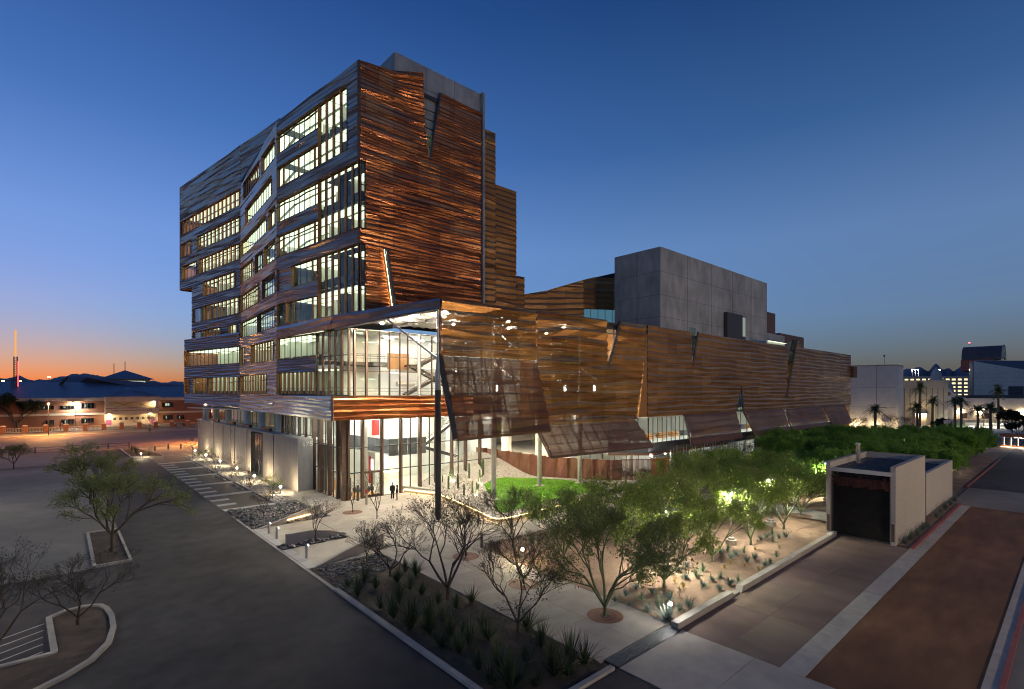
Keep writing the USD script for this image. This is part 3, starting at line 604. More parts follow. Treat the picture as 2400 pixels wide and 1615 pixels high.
# ---- south front of the tower: folded copper with a wedge window, a slit and corner glazing
SF = Face((25.0, 53.6), (42.35, 53.6), (0, -1))
def bulge(u, z):
    # the sheet left of the wedge folds outwards towards the wedge's upper edge
    u, z = np.asarray(u, float), np.asarray(z, float); line = 4.2 + (49.6 - z) * (9.12 - 4.2) / 9.0
    return np.where(u <= 9.13, np.clip(u - line, 0, 9) * .42 * np.clip((z - 40.4) / 9, 0, 1), 0)
SF.lean = bulge
wedge = Polygon([(7.2, 51), (10.75, 51), (10.7, 49.5), (9.14, 40.5), (7.4, 50.0)])
slit = Polygon([(3.0, 28.55), (3.42, 28.6), (4.62, 20.8), (4.22, 20.8)])
corner_w = [(0, .75, b[2], b[3] + WH), (0, .75, b[4], b[5] + WH)]
reg = Polygon([(0, 20.7), (17.35, 20.7), (17.35, 49.5), (12.2, 49.5), (10.7, 49.6), (7.4, 50.0), (4.2, 49.6), (0, 49.0)]).difference(wedge).difference(slit)
for a, c, d, e in corner_w: reg = reg.difference(sbox(a - .1, d, c, e))
uc = np.array([0, .75, 2.4, 4.2, 6.0, 7.6, 9.14, 10.7, 12.2, 12.95, 14.4, 15.9, 17.35])
folded(SF, reg, uc, 20.7, 50.3, .185, .105, 9, 'copper_panel', 'copper', 31, wander=1.3, backing=False)
SF.lean = None
put('wall_backing', SF.poly(MB(), reg, -.12).vf(), 'dark_backing')
for a, c, d, e in corner_w: window(SF, .04, c - .02, d, e, .72, inset=.12, blade=False, tran=(d + 2.5, d + 4.9), reveal='dark_frame')
wq = MB(); SF.poly(wq, Polygon([(7.9, 46.9), (10.25, 46.9), (9.14, 40.7)]), -.35); put('wedge_window', wq.vf(), 'glass_clear')
wq = MB(); SF.poly(wq, Polygon([(7.0, 49.4), (10.9, 49.4), (10.3, 47.0), (7.6, 47.0)]), -.5); put('wedge_window', wq.vf(), 'glass_dark')
fr = MB()
for z in (42.4, 43.6, 44.7, 45.8, 46.95): SF.box(fr, 9.14 - (z - 40.7) * .08, 9.14 + (z - 40.7) * .19, z - .05, z + .05, -.36, -.28)
fr.bar(SF.pt(10.75, 49.5, .02), SF.pt(9.14, 40.5, .02), .16, .22); put('window_frame', fr.vf(), 'dark_frame')
q = MB(); SF.poly(q, slit.buffer(-.03), -.3); put('slit_window', q.vf(), 'glass_clear')
fr = MB(); fr.bar(SF.pt(3.0, 28.55, .1), SF.pt(4.22, 20.8, .1), .1, .3); fr.bar(SF.pt(3.42, 28.6, .1), SF.pt(4.62, 20.8, .1), .1, .3)
SF.box(fr, 3.35, 3.95, 25.0, 25.12, -.33, -.1); SF.box(fr, 3.6, 4.2, 23.3, 24.0, -.33, -.2); put('window_frame', fr.vf(), 'dark_frame')
for z0, z1 in ((41, 47.2), (21, 28.6)):
    x = 8.2 if z0 > 30 else 2.6
    q = MB(); SF.box(q, x, x + 3.2, z0, z1, -2.2, -2.1); SF.box(q, x - .1, x, z0, z1, -2.2, -.4); SF.box(q, x + 3.2, x + 3.3, z0, z1, -2.2, -.4); put('room_wall', q.vf(), 'white_paint')
    for z in np.arange(z0 + 1, z1, 1.6):
        q = MB(); SF.box(q, x + .1, x + .16, z, z + 1.0, -1.9, -1.2); put('ceiling_lamp', q.vf(), 'lamp_office')
# warm lamps that wash the sheet beside the slit
q = MB(); q.bar(SF.pt(2.93, 28.4, .26), SF.pt(4.1, 21.1, .26), .03, .03); put('light_strip', q.vf(), 'led_warm')
# concrete stair core behind, with its long edge showing beside the copper
core = MB(); core.box(29.6, 53.95, 44, 42.7, 66, 52.2); core.box(42.42, 53.3, 20.5, 42.72, 53.949, 52.2); put('concrete_core', core.vf(), 'concrete_raw')
q = MB()
for z in (46.5, 49.4): q.box(29.57, 53.93, z, 42.4, 53.96, z + .03)
for x in (33.9, 38.2): q.box(x, 53.93, 44, x + .03, 53.96, 52.2)
put('form_joint', q.vf(), 'dark_steel')
# east stack of three copper steps
for x0, x1, yy, zt, sd in ((42.8, 47.6, 57.0, 49.7, 41), (47.6, 51.7, 57.0, 42.3, 42), (51.7, 53.4, 57.0, 29.6, 43)):
    E_ = Face((x0 if x0 > 43 else 42.75, yy), (x1, yy), (0, -1))
    folded(E_, sbox(0, 20.7, E_.L, zt), cols(E_.L, 1.6), 20.7, zt, .38, .2, 5, 'copper_panel', 'copper_wing', sd)
    Ee = Face((x1, yy), (x1, yy + 14), (1, 0)); q = MB(); Ee.box(q, 0, 14, 20, zt, -.3, .05); put('end_wall', q.vf(), 'copper_wing')
    put('roof', MB().box(x0, yy + .1, zt - .6, x1 - .3, yy + 14, zt - .2).vf(), 'roof_dark')
put('wall_backing', MB().box(26, 60.5, 20.5, 42.4, 60.9, 43.9).vf(), 'dark_backing')

# ---- levels two and three: glazed box over the entrance, copper bands
G0 = (24.7, 55.7); Q2, Q3 = (22.35, 92.5), (17.8, 112.9)
T1, T2, T3 = Face(G0, P1, (-1, 0)), Face(P1, Q2, (-1, 0)), Face(Q2, Q3, (-1, 0))
front(T1, sbox(0, 11.55, T1.L, 19.35).difference(sbox(-1, 11.5, T1.u_of(742), 20)), [(742, 645, b[1], b[1] + WH, 1.45, '', 1, 0), (742, 645, b[0], b[0] + WH, 1.2, 'fins', 1, 0)], 11.55, 19.35, 51)
window(T1, .05, T1.u_of(742), 11.6, 19.3, 1.5, inset=.2, style='wide', blade=False, tran=(14.5, 16.3), reveal='dark_frame', finw=.28)
front(T2, sbox(0, 11.55, T2.L, 20.9), [(641, 590, b[1], b[1] + WH, 1.3, 'fins', 1, 1), (573, 564, b[1], b[1] + WH, 1.2, '', 1, 0), (625, 564, b[0], b[0] + WH, 1.4, 'fins', 1, 1)], 11.55, 20.9, 52)
front(T3, sbox(0, 11.55, T3.L, 21.9), [(562, 428, b[1] + .4, b[1] + WH + .5, 1.5, '', 1, 1), (560, 490, b[0], b[0] + WH, 1.5, 'fins', 1, 1), (486, 454, b[0], b[0] + WH, 1.4, '', 1, 1), (444, 426, b[0], b[0] + WH, 1.3, '', 1, 1)], 11.55, 21.9, 53)
C0 = (21.5, 52.6)
for F, za, sd in ((Face(C0, (22.4, 75), (-1, 0)), 8.95, 61), (Face((22.4, 75), Q2, (-1, 0)), 9.05, 62), (Face(Q2, Q3, (-1, 0)), 9.3, 63)):
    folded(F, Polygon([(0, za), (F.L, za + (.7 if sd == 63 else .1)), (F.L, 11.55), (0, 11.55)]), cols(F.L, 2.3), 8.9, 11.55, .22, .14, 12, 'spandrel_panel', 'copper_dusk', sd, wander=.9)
FB = Face(C0, (40.2, 52.6), (0, -1))
folded(FB, sbox(0, 8.95, FB.L, 11.55), cols(FB.L, 2.6), 8.95, 11.55, .29, .075, 3, 'spandrel_panel', 'copper', 64, wander=.7)
put('soffit', MB().prism([C0, (40.2, 52.6), (40.2, 66), (30, 66), (30, 112), (18.2, 112.5), Q2, (22.4, 75)], 8.98, 9.12).vf(), 'white_render')
put('terrace', MB().prism([(21.7, 52.75), (46, 52.75), (46, 68), (24.6, 68), (22.6, 75)], 11.35, 11.5).vf(), 'parking_concrete')
put('end_wall', MB().hexa([(17.8, 112.9, 10), (32, 112.9, 10), (32, 113.2, 10), (17.9, 113.2, 10), (17.8, 112.9, 21.9), (32, 112.9, 21.9), (32, 113.2, 21.9), (17.9, 113.2, 21.9)]).vf(), 'copper')
put('roof', MB().prism([P1, Q2, Q3, (32, 112.9), (32, 73)], 20.3, 20.55).vf(), 'roof_dark')
for k in (0, 1):
    interior(T1, T1.u_of(742), T1.L, k, rows=(1.45, 3.3)); interior(T2, 0, T2.L, k); interior(T3, 0, T3.L, k, lamp='lamp_office')
rl = MB()
for z in (12.05, 12.45): rl.tube([(21.75, 53, z), (22.6, 74, z)], .02, 4); rl.tube([(21.75, 52.85, z), (40, 52.85, z)], .02, 4)
for y in np.arange(53, 74, 1.5): x = 21.75 + (y - 53) * .04; rl.tube([(x, y, 11.5), (x, y, 12.45)], .02, 4)
put('terrace_railing', rl.vf(), 'dark_steel')
# glazed box along the terrace
GB = Face(G0, (46.5, 55.7), (0, -1)); ge = [0.02, .75, 2.2, 3.9, 5.2, 6.6, 7.7, 9.5, 11.2, 13.0, 14.8, 17.0, 19.4, 21.7]
fr = MB()
for i, x in enumerate(ge):
    F_ = 'bronze_frame'
    GB.box(fr, x - (.12 if i in (1, 2) else .04), x + (.12 if i in (1, 2) else .04), 11.5, 19.3, -.2, .1)
for z in (11.55, 14.45, 16.25, 19.25): GB.box(fr, 0, 21.7, z - .04, z + .04, -.12, .04)
put('window_frame', fr.vf(), 'bronze_frame')
for a, c in zip(ge[:-1], ge[1:]):
    for z0, z1 in ((11.6, 14.4), (14.5, 16.2), (16.3, 19.2)): put('window_pane', MB().quad(GB.pt(a + .05, z0, -.04), GB.pt(c - .05, z0, -.04), GB.pt(c - .05, z1, -.04), GB.pt(a + .05, z1, -.04)).vf(), 'glass_clear')
put('floor_slab', MB().box(25.5, 56.5, 11.5, 46, 66, 11.6).vf(), 'interior_floor')
put('ceiling', MB().prism([(25, 56.1), (46, 56.1), (46, 66), (24, 66)], 19.3, 19.4).vf(), 'ceiling_white')
put('room_wall', MB().box(26.5, 62.0, 11.6, 31.6, 62.4, 19.3).vf(), 'concrete_interior')
put('room_wall', MB().box(31.6, 63.5, 11.6, 46.2, 63.8, 19.3).vf(), 'white_paint'); put('room_wall', MB().box(46.2, 56.2, 0, 46.5, 66, 19.3).vf(), 'white_paint')
put('landing', MB().box(29, 58.2, 15.3, 33.4, 62, 15.75).vf(), 'rail_panel'); put('landing', MB().box(30.9, 58.0, 14.9, 33.9, 58.2, 16.9).vf(), 'fin_copper')
put('landing', MB().box(26, 59.5, 15.3, 30.9, 62, 15.75).vf(), 'dark_steel')
rl = MB()
for z in (16.2, 16.7): rl.tube([(26.5, 59.5, z), (30.9, 58.1, z)], .025, 4)
for x in np.arange(26.5, 31, .8): rl.tube([(x, 59.5 - (x - 26.5) * .31, 15.7), (x, 59.5 - (x - 26.5) * .31, 16.7)], .02, 4)
put('hand_rail', rl.vf(), 'dark_steel')
q = MB(); q.box(31.2, 63.2, 11.6, 32.3, 63.45, 14.4); put('inner_door', q.vf(), 'glass_green'); q = MB(); q.box(31.4, 63.2, 15.8, 32.4, 63.45, 18.4); put('inner_door', q.vf(), 'concrete_warm')
put('picture_panel', MB().box(31.55, 63.1, 17.2, 32.1, 63.18, 18.1).vf(), 'red_paint')
q = MB(); q.tube([(33.9, 61.2, 15.0), (37, 61.2, 15.0)], .35, 12); q.tube([(33.9, 61.2, 13.1), (36.5, 61.2, 13.1)], .35, 12); put('duct', q.vf(), 'steel_pipe')
def stair(x0, z0, x1, z1, y0, y1, n=None):
    n = n or int(round((z1 - z0) / .17)); q = MB(); rl = MB()
    for i in range(n):
        xa = x0 + (x1 - x0) * i / n; za = z0 + (z1 - z0) * (i + 1) / n; q.box(min(xa, xa + (x1 - x0) / n * 1.1), y0, za - .06, max(xa, xa + (x1 - x0) / n * 1.1), y1, za)
    put('stair_tread', q.vf(), 'white_render'); q = MB()
    for y in (y0, y1): q.bar((x0, y, z0 - .05), (x1, y, z1 - .05), .08, .34)
    put('stair_stringer', q.vf(), 'dark_steel')
    for y in (y0, y1):
        for h in (.45, .72, 1.0): rl.tube([(x0, y, z0 + h), (x1, y, z1 + h)], .024, 4)
        for t in np.linspace(0, 1, 6): rl.tube([(x0 + (x1 - x0) * t, y, z0 + (z1 - z0) * t), (x0 + (x1 - x0) * t, y, z0 + (z1 - z0) * t + 1.0)], .02, 4)
    put('hand_rail', rl.vf(), 'steel_pipe')
stair(35.8, .1, 42.2, 3.0, 56.4, 57.8); stair(42.2, 2.9, 35.2, 5.1, 58.2, 59.6); stair(35.2, 5.1, 42.0, 9.2, 56.6, 57.9)
stair(42.5, 12.0, 35.0, 15.5, 58.6, 59.9); stair(35.0, 15.5, 42.4, 19.2, 56.9, 58.1); stair(35.0, 11.7, 42.2, 15.2, 60.3, 61.5)
put('landing', MB().box(42.0, 56.2, 2.7, 45.9, 60, 2.95).vf(), 'concrete_interior'); put('landing', MB().box(33.2, 56.6, 15.2, 35.1, 61, 15.5).vf(), 'dark_steel')
for (x, y, z) in ((28.8, 59.5, 18.2), (29.7, 59.2, 18.2), (28.8, 60, 13.6), (29.6, 60, 13.6), (36, 60, 19.1), (40, 60, 19.1), (33, 61.5, 19.1), (44, 60, 19.1), (38, 60.5, 14.6), (43, 61, 15), (27, 58, 19.1), (33.2, 60.5, 14.6)):
    put('ceiling_lamp', MB().box(x - .5, y - .18, z, x + .5, y + .18, z + .09).vf(), 'lamp_stair' if x > 31 else 'lamp_office')
put('ceiling', MB().box(37, 61, 15.2, 46, 63.5, 15.3).vf(), 'ceiling_white')

# ---- entrance hall
H1, H2 = Face((23.45, 54.0), (23.45, 62.8), (-1, 0)), Face((23.45, 54.0), (46.2, 54.0), (0, -1))
fr = MB()
for u in (0.02, 1.5, 3.9, 6.5, 8.75): H1.box(fr, u - .13, u + .13, .02, 8.95, -.2, .28); put('mullion', fr.vf(), 'bronze_frame'); fr = MB()
for u in (.42, 2.1, 4.5, 6.95, 9.6, 11.9, 14.3, 16.5, 18.9, 21.5): H2.box(fr, u - .12, u + .12, .02, 8.95, -.2, .3); put('mullion', fr.vf(), 'bronze_frame'); fr = MB()
for z in (2.95, 5.75): H1.box(fr, 0, 8.8, z - .05, z + .05, -.1, .06); H2.box(fr, 0, 22.7, z - .05, z + .05, -.1, .06)
for u in (.75, 2.9, 5.2, 7.6): H1.box(fr, u - .03, u + .03, .02, 8.95, -.1, .05)
for u in (1.2, 8.3, 11.0, 15.4): H2.box(fr, u - .04, u + .04, .02, 8.95, -.1, .05)
put('window_frame', fr.vf(), 'dark_frame')
for F, es in ((H1, [0, 1.5, 3.9, 6.5, 8.75]), (H2, [0, .42, 2.1, 4.5, 6.95, 9.6, 11.9, 14.3, 16.5, 18.9, 21.5])):
    for a, c in zip(es[:-1], es[1:]):
        for z0, z1 in ((.1, 2.9), (3.0, 5.7), (5.8, 8.9)): put('window_pane', MB().quad(F.pt(a + .05, z0, -.03), F.pt(c - .05, z0, -.03), F.pt(c - .05, z1, -.03), F.pt(a + .05, z1, -.03)).vf(), 'glass_clear')
dr = MB(); H2.box(dr, 2.2, 4.4, 2.78, 3.0, -.12, .16); H2.box(dr, 2.2, 4.4, .06, .32, -.1, .12)
for u in (2.25, 3.3, 4.35): H2.box(dr, u - .05, u + .05, .06, 2.8, -.1, .12)
put('entrance_door', dr.vf(), 'bronze_frame')
put('floor_slab', MB().prism([(23.5, 54.1), (46, 54.1), (46, 70), (23.5, 70)], .02, .075).vf(), 'interior_floor'); put('floor_inlay', MB().prism([(23.8, 54.5), (28, 54.5), (28, 58.5), (23.8, 58.5)], .076, .085).vf(), 'wood_orange')
put('room_wall', MB().box(31.5, 63.8, .08, 46, 64.2, 8.9).vf(), 'concrete_interior'); put('room_wall', MB().box(23.6, 69.6, .08, 46, 70, 8.9).vf(), 'white_paint'); put('room_wall', MB().box(30.4, 60.5, .08, 31.5, 64, 4.3).vf(), 'concrete_interior')
put('red_panel', MB().box(31.55, 62.9, 6.2, 32.2, 63.75, 8.9).vf(), 'red_paint'); put('red_panel', MB().box(30.36, 61.6, .1, 30.42, 62.2, 3.6).vf(), 'red_paint'); put('display', MB().box(30.3, 60.9, 1.9, 30.36, 61.5, 3.3).vf(), 'screen_white')
put('display', MB().box(31.2, 60.38, 1.7, 32.2, 60.44, 3.4).vf(), 'screen_white')
put('balcony', MB().prism([(29.9, 56.0), (35.2, 56.0), (35.2, 63.8), (31.5, 63.8), (31.5, 69.6), (29.2, 69.6)], 4.35, 4.75).vf(), 'white_paint')
for i in range(9):
    y = 56 + i * 1.45; x = 29.9 - (y - 56) * .05
    put('balcony_panel', MB().hexa([(x - .06, y + .03, 4.55), (x, y + .03, 4.55), (x - .07, y + 1.4, 4.55), (x - .13, y + 1.4, 4.55), (x - .06, y + .03, 6.25), (x, y + .03, 6.25), (x - .07, y + 1.4, 6.25), (x - .13, y + 1.4, 6.25)]).vf(), 'rail_panel')
for i in range(4):
    x = 29.85 + i * 1.33; put('balcony_panel', MB().box(x + .02, 55.9, 4.2, x + 1.29, 55.96, 6.3).vf(), 'rail_panel')
put('reception_desk', MB().box(24.6, 60.5, .08, 26.8, 61.3, 1.15).vf(), 'wood_orange'); put('sofa', MB().box(26.3, 57.2, .08, 28.6, 58.0, .55).vf(), 'rail_panel')
put('ceiling', MB().prism([(23.6, 54.2), (46, 54.2), (46, 69.5), (23.6, 69.5)], 8.85, 8.93).vf(), 'ceiling_white')
for x in (25, 28, 31, 34, 37, 40, 43):
    for y in (55.5, 58.5, 61.5, 65.5): put('ceiling_lamp', MB().box(x - .6, y - .15, 8.78, x + .6, y + .15, 8.84).vf(), 'lamp_lobby')
for x in (32, 34):
    for y in (58, 61): put('ceiling_lamp', MB().box(x - .6, y - .1, 4.26, x + .6, y + .1, 4.33).vf(), 'lamp_lobby')
q = MB(); q.tube([(27.2, 56.8, .08), (27.2, 56.8, 8.9)], .35, 14); q.tube([(33.9, 55.6, .08), (33.9, 55.6, 19.2)], .2, 10); put('hall_column', q.vf(), 'steel_pipe')
q = MB(); q.box(24.0, 54.3, .08, 24.4, 54.6, 2.4); q.box(24.1, 59.6, .08, 24.5, 63, 5.8); put('screen_wall', q.vf(), 'rail_panel')
q = MB(); q.box(31.6, 63.55, 1.05, 35.8, 63.62, 1.12); put('light_strip', q.vf(), 'led_warm')

# ---- podium: concrete walls with dark tapering slots, clerestory on round columns
PW = Face((21.4, 62.82), (21.4, 122.0), (-1, 0)); slots = [(71.7, .55, .2), (84.6, .9, .35), (91.7, .5, .45), (94.3, .75, .3), (99.6, .9, .4), (106.8, .7, .45), (119.2, .9, .6)]; edges = [62.82]
for y, wt, wb in slots: edges += [y]
pr = sbox(0, 0, PW.L, 6.35); holes = [Polygon([(y - 62.82 - wb / 2, -.1), (y - 62.82 + wb / 2, -.1), (y - 62.82 + wt / 2, 6.4), (y - 62.82 - wt / 2, 6.4)]) for y, wt, wb in slots] + [sbox(76.6 - 62.82, -.1, 81.9 - 62.82, 6.2), sbox(121 - 62.82, -.1, 130, 6.2)]
rest = pr.difference(shapely.union_all(holes))
for g in rest.geoms:
    mb = MB(); v, f = tri_poly(g); n = len(v); mb.add(PW.pt(v[:, 0], v[:, 1], 0.), f)
    c = np.array(g.exterior.coords)[:-1]; kk = len(c); mb.add(np.vstack([PW.pt(c[:, 0], c[:, 1], 0.), PW.pt(c[:, 0], c[:, 1], -.4)]), [[i, (i + 1) % kk, kk + (i + 1) % kk, kk + i] for i in range(kk)])
    put('podium_wall', mb.vf(), 'concrete_warm')
for h in holes[:-2]: put('wall_slot', PW.poly(MB(), h.intersection(pr), -.38).vf(), 'bronze_frame')
window(PW, 76.65 - 62.82, 81.85 - 62.82, .1, 6.1, 1.3, inset=.35, blade=False, tran=(2.2, 4.4), reveal='dark_frame')
put('room_wall', MB().box(24, 76, 0, 24.2, 83, 6).vf(), 'white_paint'); put('ceiling_lamp', MB().box(22.6, 77, 4.3, 22.8, 81, 4.36).vf(), 'lamp_office')
put('wall_cap', MB().box(21.3, 62.78, 6.352, 22.9, 122, 6.45).vf(), 'pale_block')
put('end_panel', MB().hexa([(21.42, 62.5, 0), (23.2, 62.5, 0), (23.2, 62.8, 0), (21.42, 62.8, 0), (21.42, 62.5, 6.35), (23.2, 62.5, 6.35), (23.2, 62.8, 6.35), (21.42, 62.8, 6.35)]).vf(), 'concrete_raw')
tm = meshkit.text_mesh('475', .52, .04, True); v = np.array(tm.vertices); put('house_number', (np.c_[21.8 + v[:, 0], 62.46 - v[:, 2], 5.45 + v[:, 1]], np.array(tm.faces)), 'white_paint')
for y in (74.0, 82.3, 90.0, 102.4, 112, 121.5):
    q = MB().tube([(22.9, y, 6.4), (22.9, y, 9.3)], .5, 18, False); put('round_column', q.vf(), 'concrete_interior', 40)
CL = Face((23.9, 62.9), (23.9, 122), (-1, 0)); window(CL, .05, 59, 6.45, 9.1, 2.4, inset=0., blade=False, reveal='dark_frame')
q = MB()
for y in np.arange(63.6, 73, 2.2): q.box(22.6, y - .12, 6.45, 22.9, y + .12, 9.0)
put('mullion', q.vf(), 'bronze_frame')
put('room_wall', MB().box(27.5, 63, 6.2, 27.7, 122, 9.1).vf(), 'white_paint'); put('floor_slab', MB().box(22.9, 63, 6.0, 27.5, 122, 6.12).vf(), 'concrete_interior')
for y in np.arange(65, 121, 4.2): put('ceiling_lamp', MB().box(25.2, y, 8.75, 25.6, y + 1.5, 8.82).vf(), 'lamp_office')
for y in (76, 86, 95.5, 107): put('planter_box', MB().box(22.1, y, 6.46, 22.5, y + 4, 6.9).vf(), 'bronze_frame')

# folded corner pieces where the sheet turns
for (x, y), z0, z1, w in (((25.0, 53.6), 37.95, 49.0, .34), ((25.0, 53.6), 28.6, 30.3, .34), ((21.5, 52.6), 8.95, 11.55, .30), ((22.3, 73.1), 20.85, 49.0, .16), ((23.5, 96.7), 20.85, 47.4, .18), ((18.9, 124.6), 33.2, 54.5, .3)):
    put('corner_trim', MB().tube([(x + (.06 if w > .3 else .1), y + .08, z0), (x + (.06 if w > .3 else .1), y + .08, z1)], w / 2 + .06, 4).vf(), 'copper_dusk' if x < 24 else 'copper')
# ---- canopy roof and its perforated screen on steel columns
CC = (26.6, 39.7)
CE = Face(CC, (23.55, 57.6), (-1, 0)); CE2 = Face((23.55, 57.6), P1, (-1, 0))
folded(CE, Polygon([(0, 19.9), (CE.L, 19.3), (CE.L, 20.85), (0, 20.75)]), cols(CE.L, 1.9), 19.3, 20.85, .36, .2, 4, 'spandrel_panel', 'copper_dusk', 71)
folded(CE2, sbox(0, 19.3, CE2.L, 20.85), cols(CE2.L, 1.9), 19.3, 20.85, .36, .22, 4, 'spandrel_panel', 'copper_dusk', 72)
put('canopy_roof', MB().prism([(26.7, 39.9), (57, 38.0), (57, 53.5), (25, 53.5), (23.7, 57.4)], 20.3, 20.55).vf(), 'roof_dark')
dk = MB(); xs_ = np.arange(27.2, 57, .6)
for i, x in enumerate(xs_): dk.quad((x, 40, 20.2 if i % 2 else 20.05), (x + .6, 40, 20.05 if i % 2 else 20.2), (x + .6, 55.5, 20.05 if i % 2 else 20.2), (x, 55.5, 20.2 if i % 2 else 20.05))
put('roof_deck', dk.vf(), 'steel_pipe')
bm = MB()
for x0, y0, x1, y1 in ((26.8, 40.2, 24.2, 56), (31, 40, 30, 55), (36, 39.6, 36, 55), (41, 39.4, 41, 55), (47, 39, 47, 55), (27, 44, 48, 43.5), (26.5, 48.5, 48, 48.5)): bm.bar((x0, y0, 19.85), (x1, y1, 19.85), .2, .4)
bm.bar((26.9, 39.95, 20.0), (57, 38.4, 20.0), .2, .5); put('canopy_beam', bm.vf(), 'dark_steel')
put('canopy_edge', MB().bar((26.75, 40.0, 19.82), (23.8, 57.2, 19.22), .3, .1).vf(), 'white_render')
for x, y in ((29.5, 43.5), (33.5, 47.5), (36.5, 41.5), (40.5, 46), (45, 41.2), (47.5, 46.5), (28.2, 41.2), (28.0, 47.5), (27.0, 52.0)): put('canopy_downlight', MB().lathe([(.0, 19.62), (.17, 19.62), (.17, 19.75)], (x, y, 0), 12).vf(), 'lamp_canopy')
COLS = [(26.35, 39.85), (34.95, 42.1), (44.3, 44.5), (49.4, 42.4)]
for i, (x, y) in enumerate(COLS):
    g = .05 if i == 0 else mound_z(x, y)
    q = MB().tube([(x, y, g), (x, y, g + .5), (x, y, 12.2)], [.17, .28, .28], 16); put('steel_column', q.vf(), 'dark_steel' if i == 0 else 'steel_pipe', 40)
    q = MB().tube([(x, y, 12.2), (x, y, 13.6), (x, y, 15.1)], [.28, .28, .14], 16); put('steel_column', q.vf(), 'steel_pipe', 40)
    put('column_base', MB().lathe([(.0, g + .10), (.62, g + .10), (.66, g - .1)], (x, y, 0), 18).vf(), 'kerb')
    st = MB(); node = (x, y, 15.1)
    for ex, ey, ez in ((x, y, 19.7), ((25.2, 47.5, 19.5) if i == 0 else (x - 4, y + 4, 19.7)), (x + 5.5, y - .2 if i else y + .3, 19.6), (x + 4.5, y - (.9 if i == 0 else 3.2), 11.5), (x + .6, y - (.6 if i == 0 else 4), 12.5)):
        st.tube([node, (ex, ey, ez)], .11, 8)
    put('strut', st.vf(), 'steel_pipe', 40)
SC1, SC2 = Face(CC, (38.0, 38.75), (0, -1)), Face((38.0, 38.75), (57.4, 37.9), (0, -1))
def grid(F, u0, u1, z0, z1, off, us, zs, m='dark_steel', w=.12):
    q = MB()
    for u in np.arange(u0 + .1, u1, us): q.bar(F.pt(u, z0, off), F.pt(u, z1, off), w, w)
    for z in np.arange(z0 + .2, z1, zs): q.bar(F.pt(u0, z, off), F.pt(u1, z, off), w * .7, w * .7)
    put('screen_frame', q.vf(), m)
folded(SC1, sbox(0, 15.4, SC1.L, 20.7), cols(SC1.L, 2.3), 15.4, 20.7, .40, .32, 3, 'screen_panel', 'copper_screen', 73, backing=False, gap=.004, wander=1.3)
grid(SC1, 0, SC1.L, 15.4, 20.5, -.35, 2.3, 1.7)
L1 = Face(CC, (38.0, 38.75), (0, -1)); L1.lean = lambda u, z: np.clip((15.4 - np.asarray(z)) / 7.4, 0, 1.1) * 2.3
lp = Polygon([(0, 15.38), (11.45, 15.38), (11.5, 8.05), (0.35, 7.75)])
folded(L1, lp, cols(11.5, 2.3), 7.7, 15.38, .42, .36, 3, 'screen_panel', 'copper_awning', 74, backing=False, gap=.004, wander=1.2); grid(L1, 0.1, 11.4, 7.9, 15.3, -.32, 1.6, 1.25)
q = MB(); q.bar(L1.pt(-.05, 15.5, -.2), L1.pt(.3, 7.75, -.2), .3, .5); q.bar(SC1.pt(-.02, 20.6, -.3), SC1.pt(-.02, 15.4, -.3), .2, .5); put('screen_edge', q.vf(), 'dark_steel')
notch = Polygon([(11.0, 21.2), (14.6, 21.2), (14.1, 20.7), (11.65, 14.9), (11.4, 20.7)])
r2 = Polygon([(0, 8.3), (17.2, 8.55), (18.6, 14.7), (19.4, 20.75), (0, 20.7)]).difference(notch)
folded(SC2, r2, np.array([0, 2.2, 4.4, 6.6, 8.8, 11.0, 13.2, 15.3, 17.3, 19.4]), 8.3, 20.75, .40, .34, 3, 'screen_panel', 'copper_screen', 75, backing=False, gap=.004, wander=1.3); grid(SC2, 0, 17, 8.5, 20.3, -.4, 2.2, 2.1)
q = MB(); q.bar(SC2.pt(14.15, 20.75, .0), SC2.pt(11.65, 14.8, .0), .2, .5); put('screen_edge', q.vf(), 'dark_steel')
L2 = Face((38.0, 38.75), (57.0, 37.95), (0, -1)); L2.lean = lambda u, z: np.clip((8.5 - np.asarray(z)) / 3.2, 0, 1.1) * 2.3
folded(L2, Polygon([(.1, 8.35), (17.0, 8.5), (17.6, 5.2), (.2, 5.35)]), cols(17.6, 2.2), 5.15, 8.55, .46, .26, 3, 'awning_panel', 'copper_awning', 76, backing=False, gap=.004); grid(L2, .2, 17.3, 5.4, 8.3, -.3, 1.7, .85)
q = MB(); q.bar(L2.pt(.1, 8.4, -.15), L2.pt(.2, 5.3, -.15), .2, .4); q.bar(L2.pt(.2, 5.25, -.1), L2.pt(17.6, 5.15, -.1), .2, .25); q.bar(L1.pt(.35, 7.7, -.1), L1.pt(11.5, 8.0, -.1), .2, .25); put('screen_edge', q.vf(), 'bronze_frame')
# wall of the building behind the screen: copper storeys with lit windows
BW = Face((46.6, 50.5), (66, 46.5), (0, -1))
for z in (9.6, 14.3): window(BW, 1, 19, z, z + 3.1, 1.5, inset=.3, blade=False, style='fins', finw=.4)
folded(BW, sbox(0, 8.8, BW.L, 20.5).difference(sbox(1, 9.6, 19, 12.7)).difference(sbox(1, 14.3, 19, 17.4)), cols(BW.L, 2.4), 8.8, 20.5, .45, .2, 3, 'copper_panel', 'copper_wing', 77)
for z in (9.3, 14.0):
    q = MB(); BW.box(q, 0, 19.5, z, z + 3.7, -5.2, -5); put('room_wall', q.vf(), 'white_paint')
    for u in np.arange(2, 19, 3): q = MB(); BW.box(q, u, u + 1.5, z + 3.5, z + 3.58, -2.4, -2.1); put('ceiling_lamp', q.vf(), 'lamp_office')
    q = MB(); BW.box(q, 0, 19.5, z - .3, z, -5, -.5); BW.box(q, 0, 19.5, z + 3.62, z + 3.8, -5, -.5); put('floor_slab', q.vf(), 'ceiling_white')
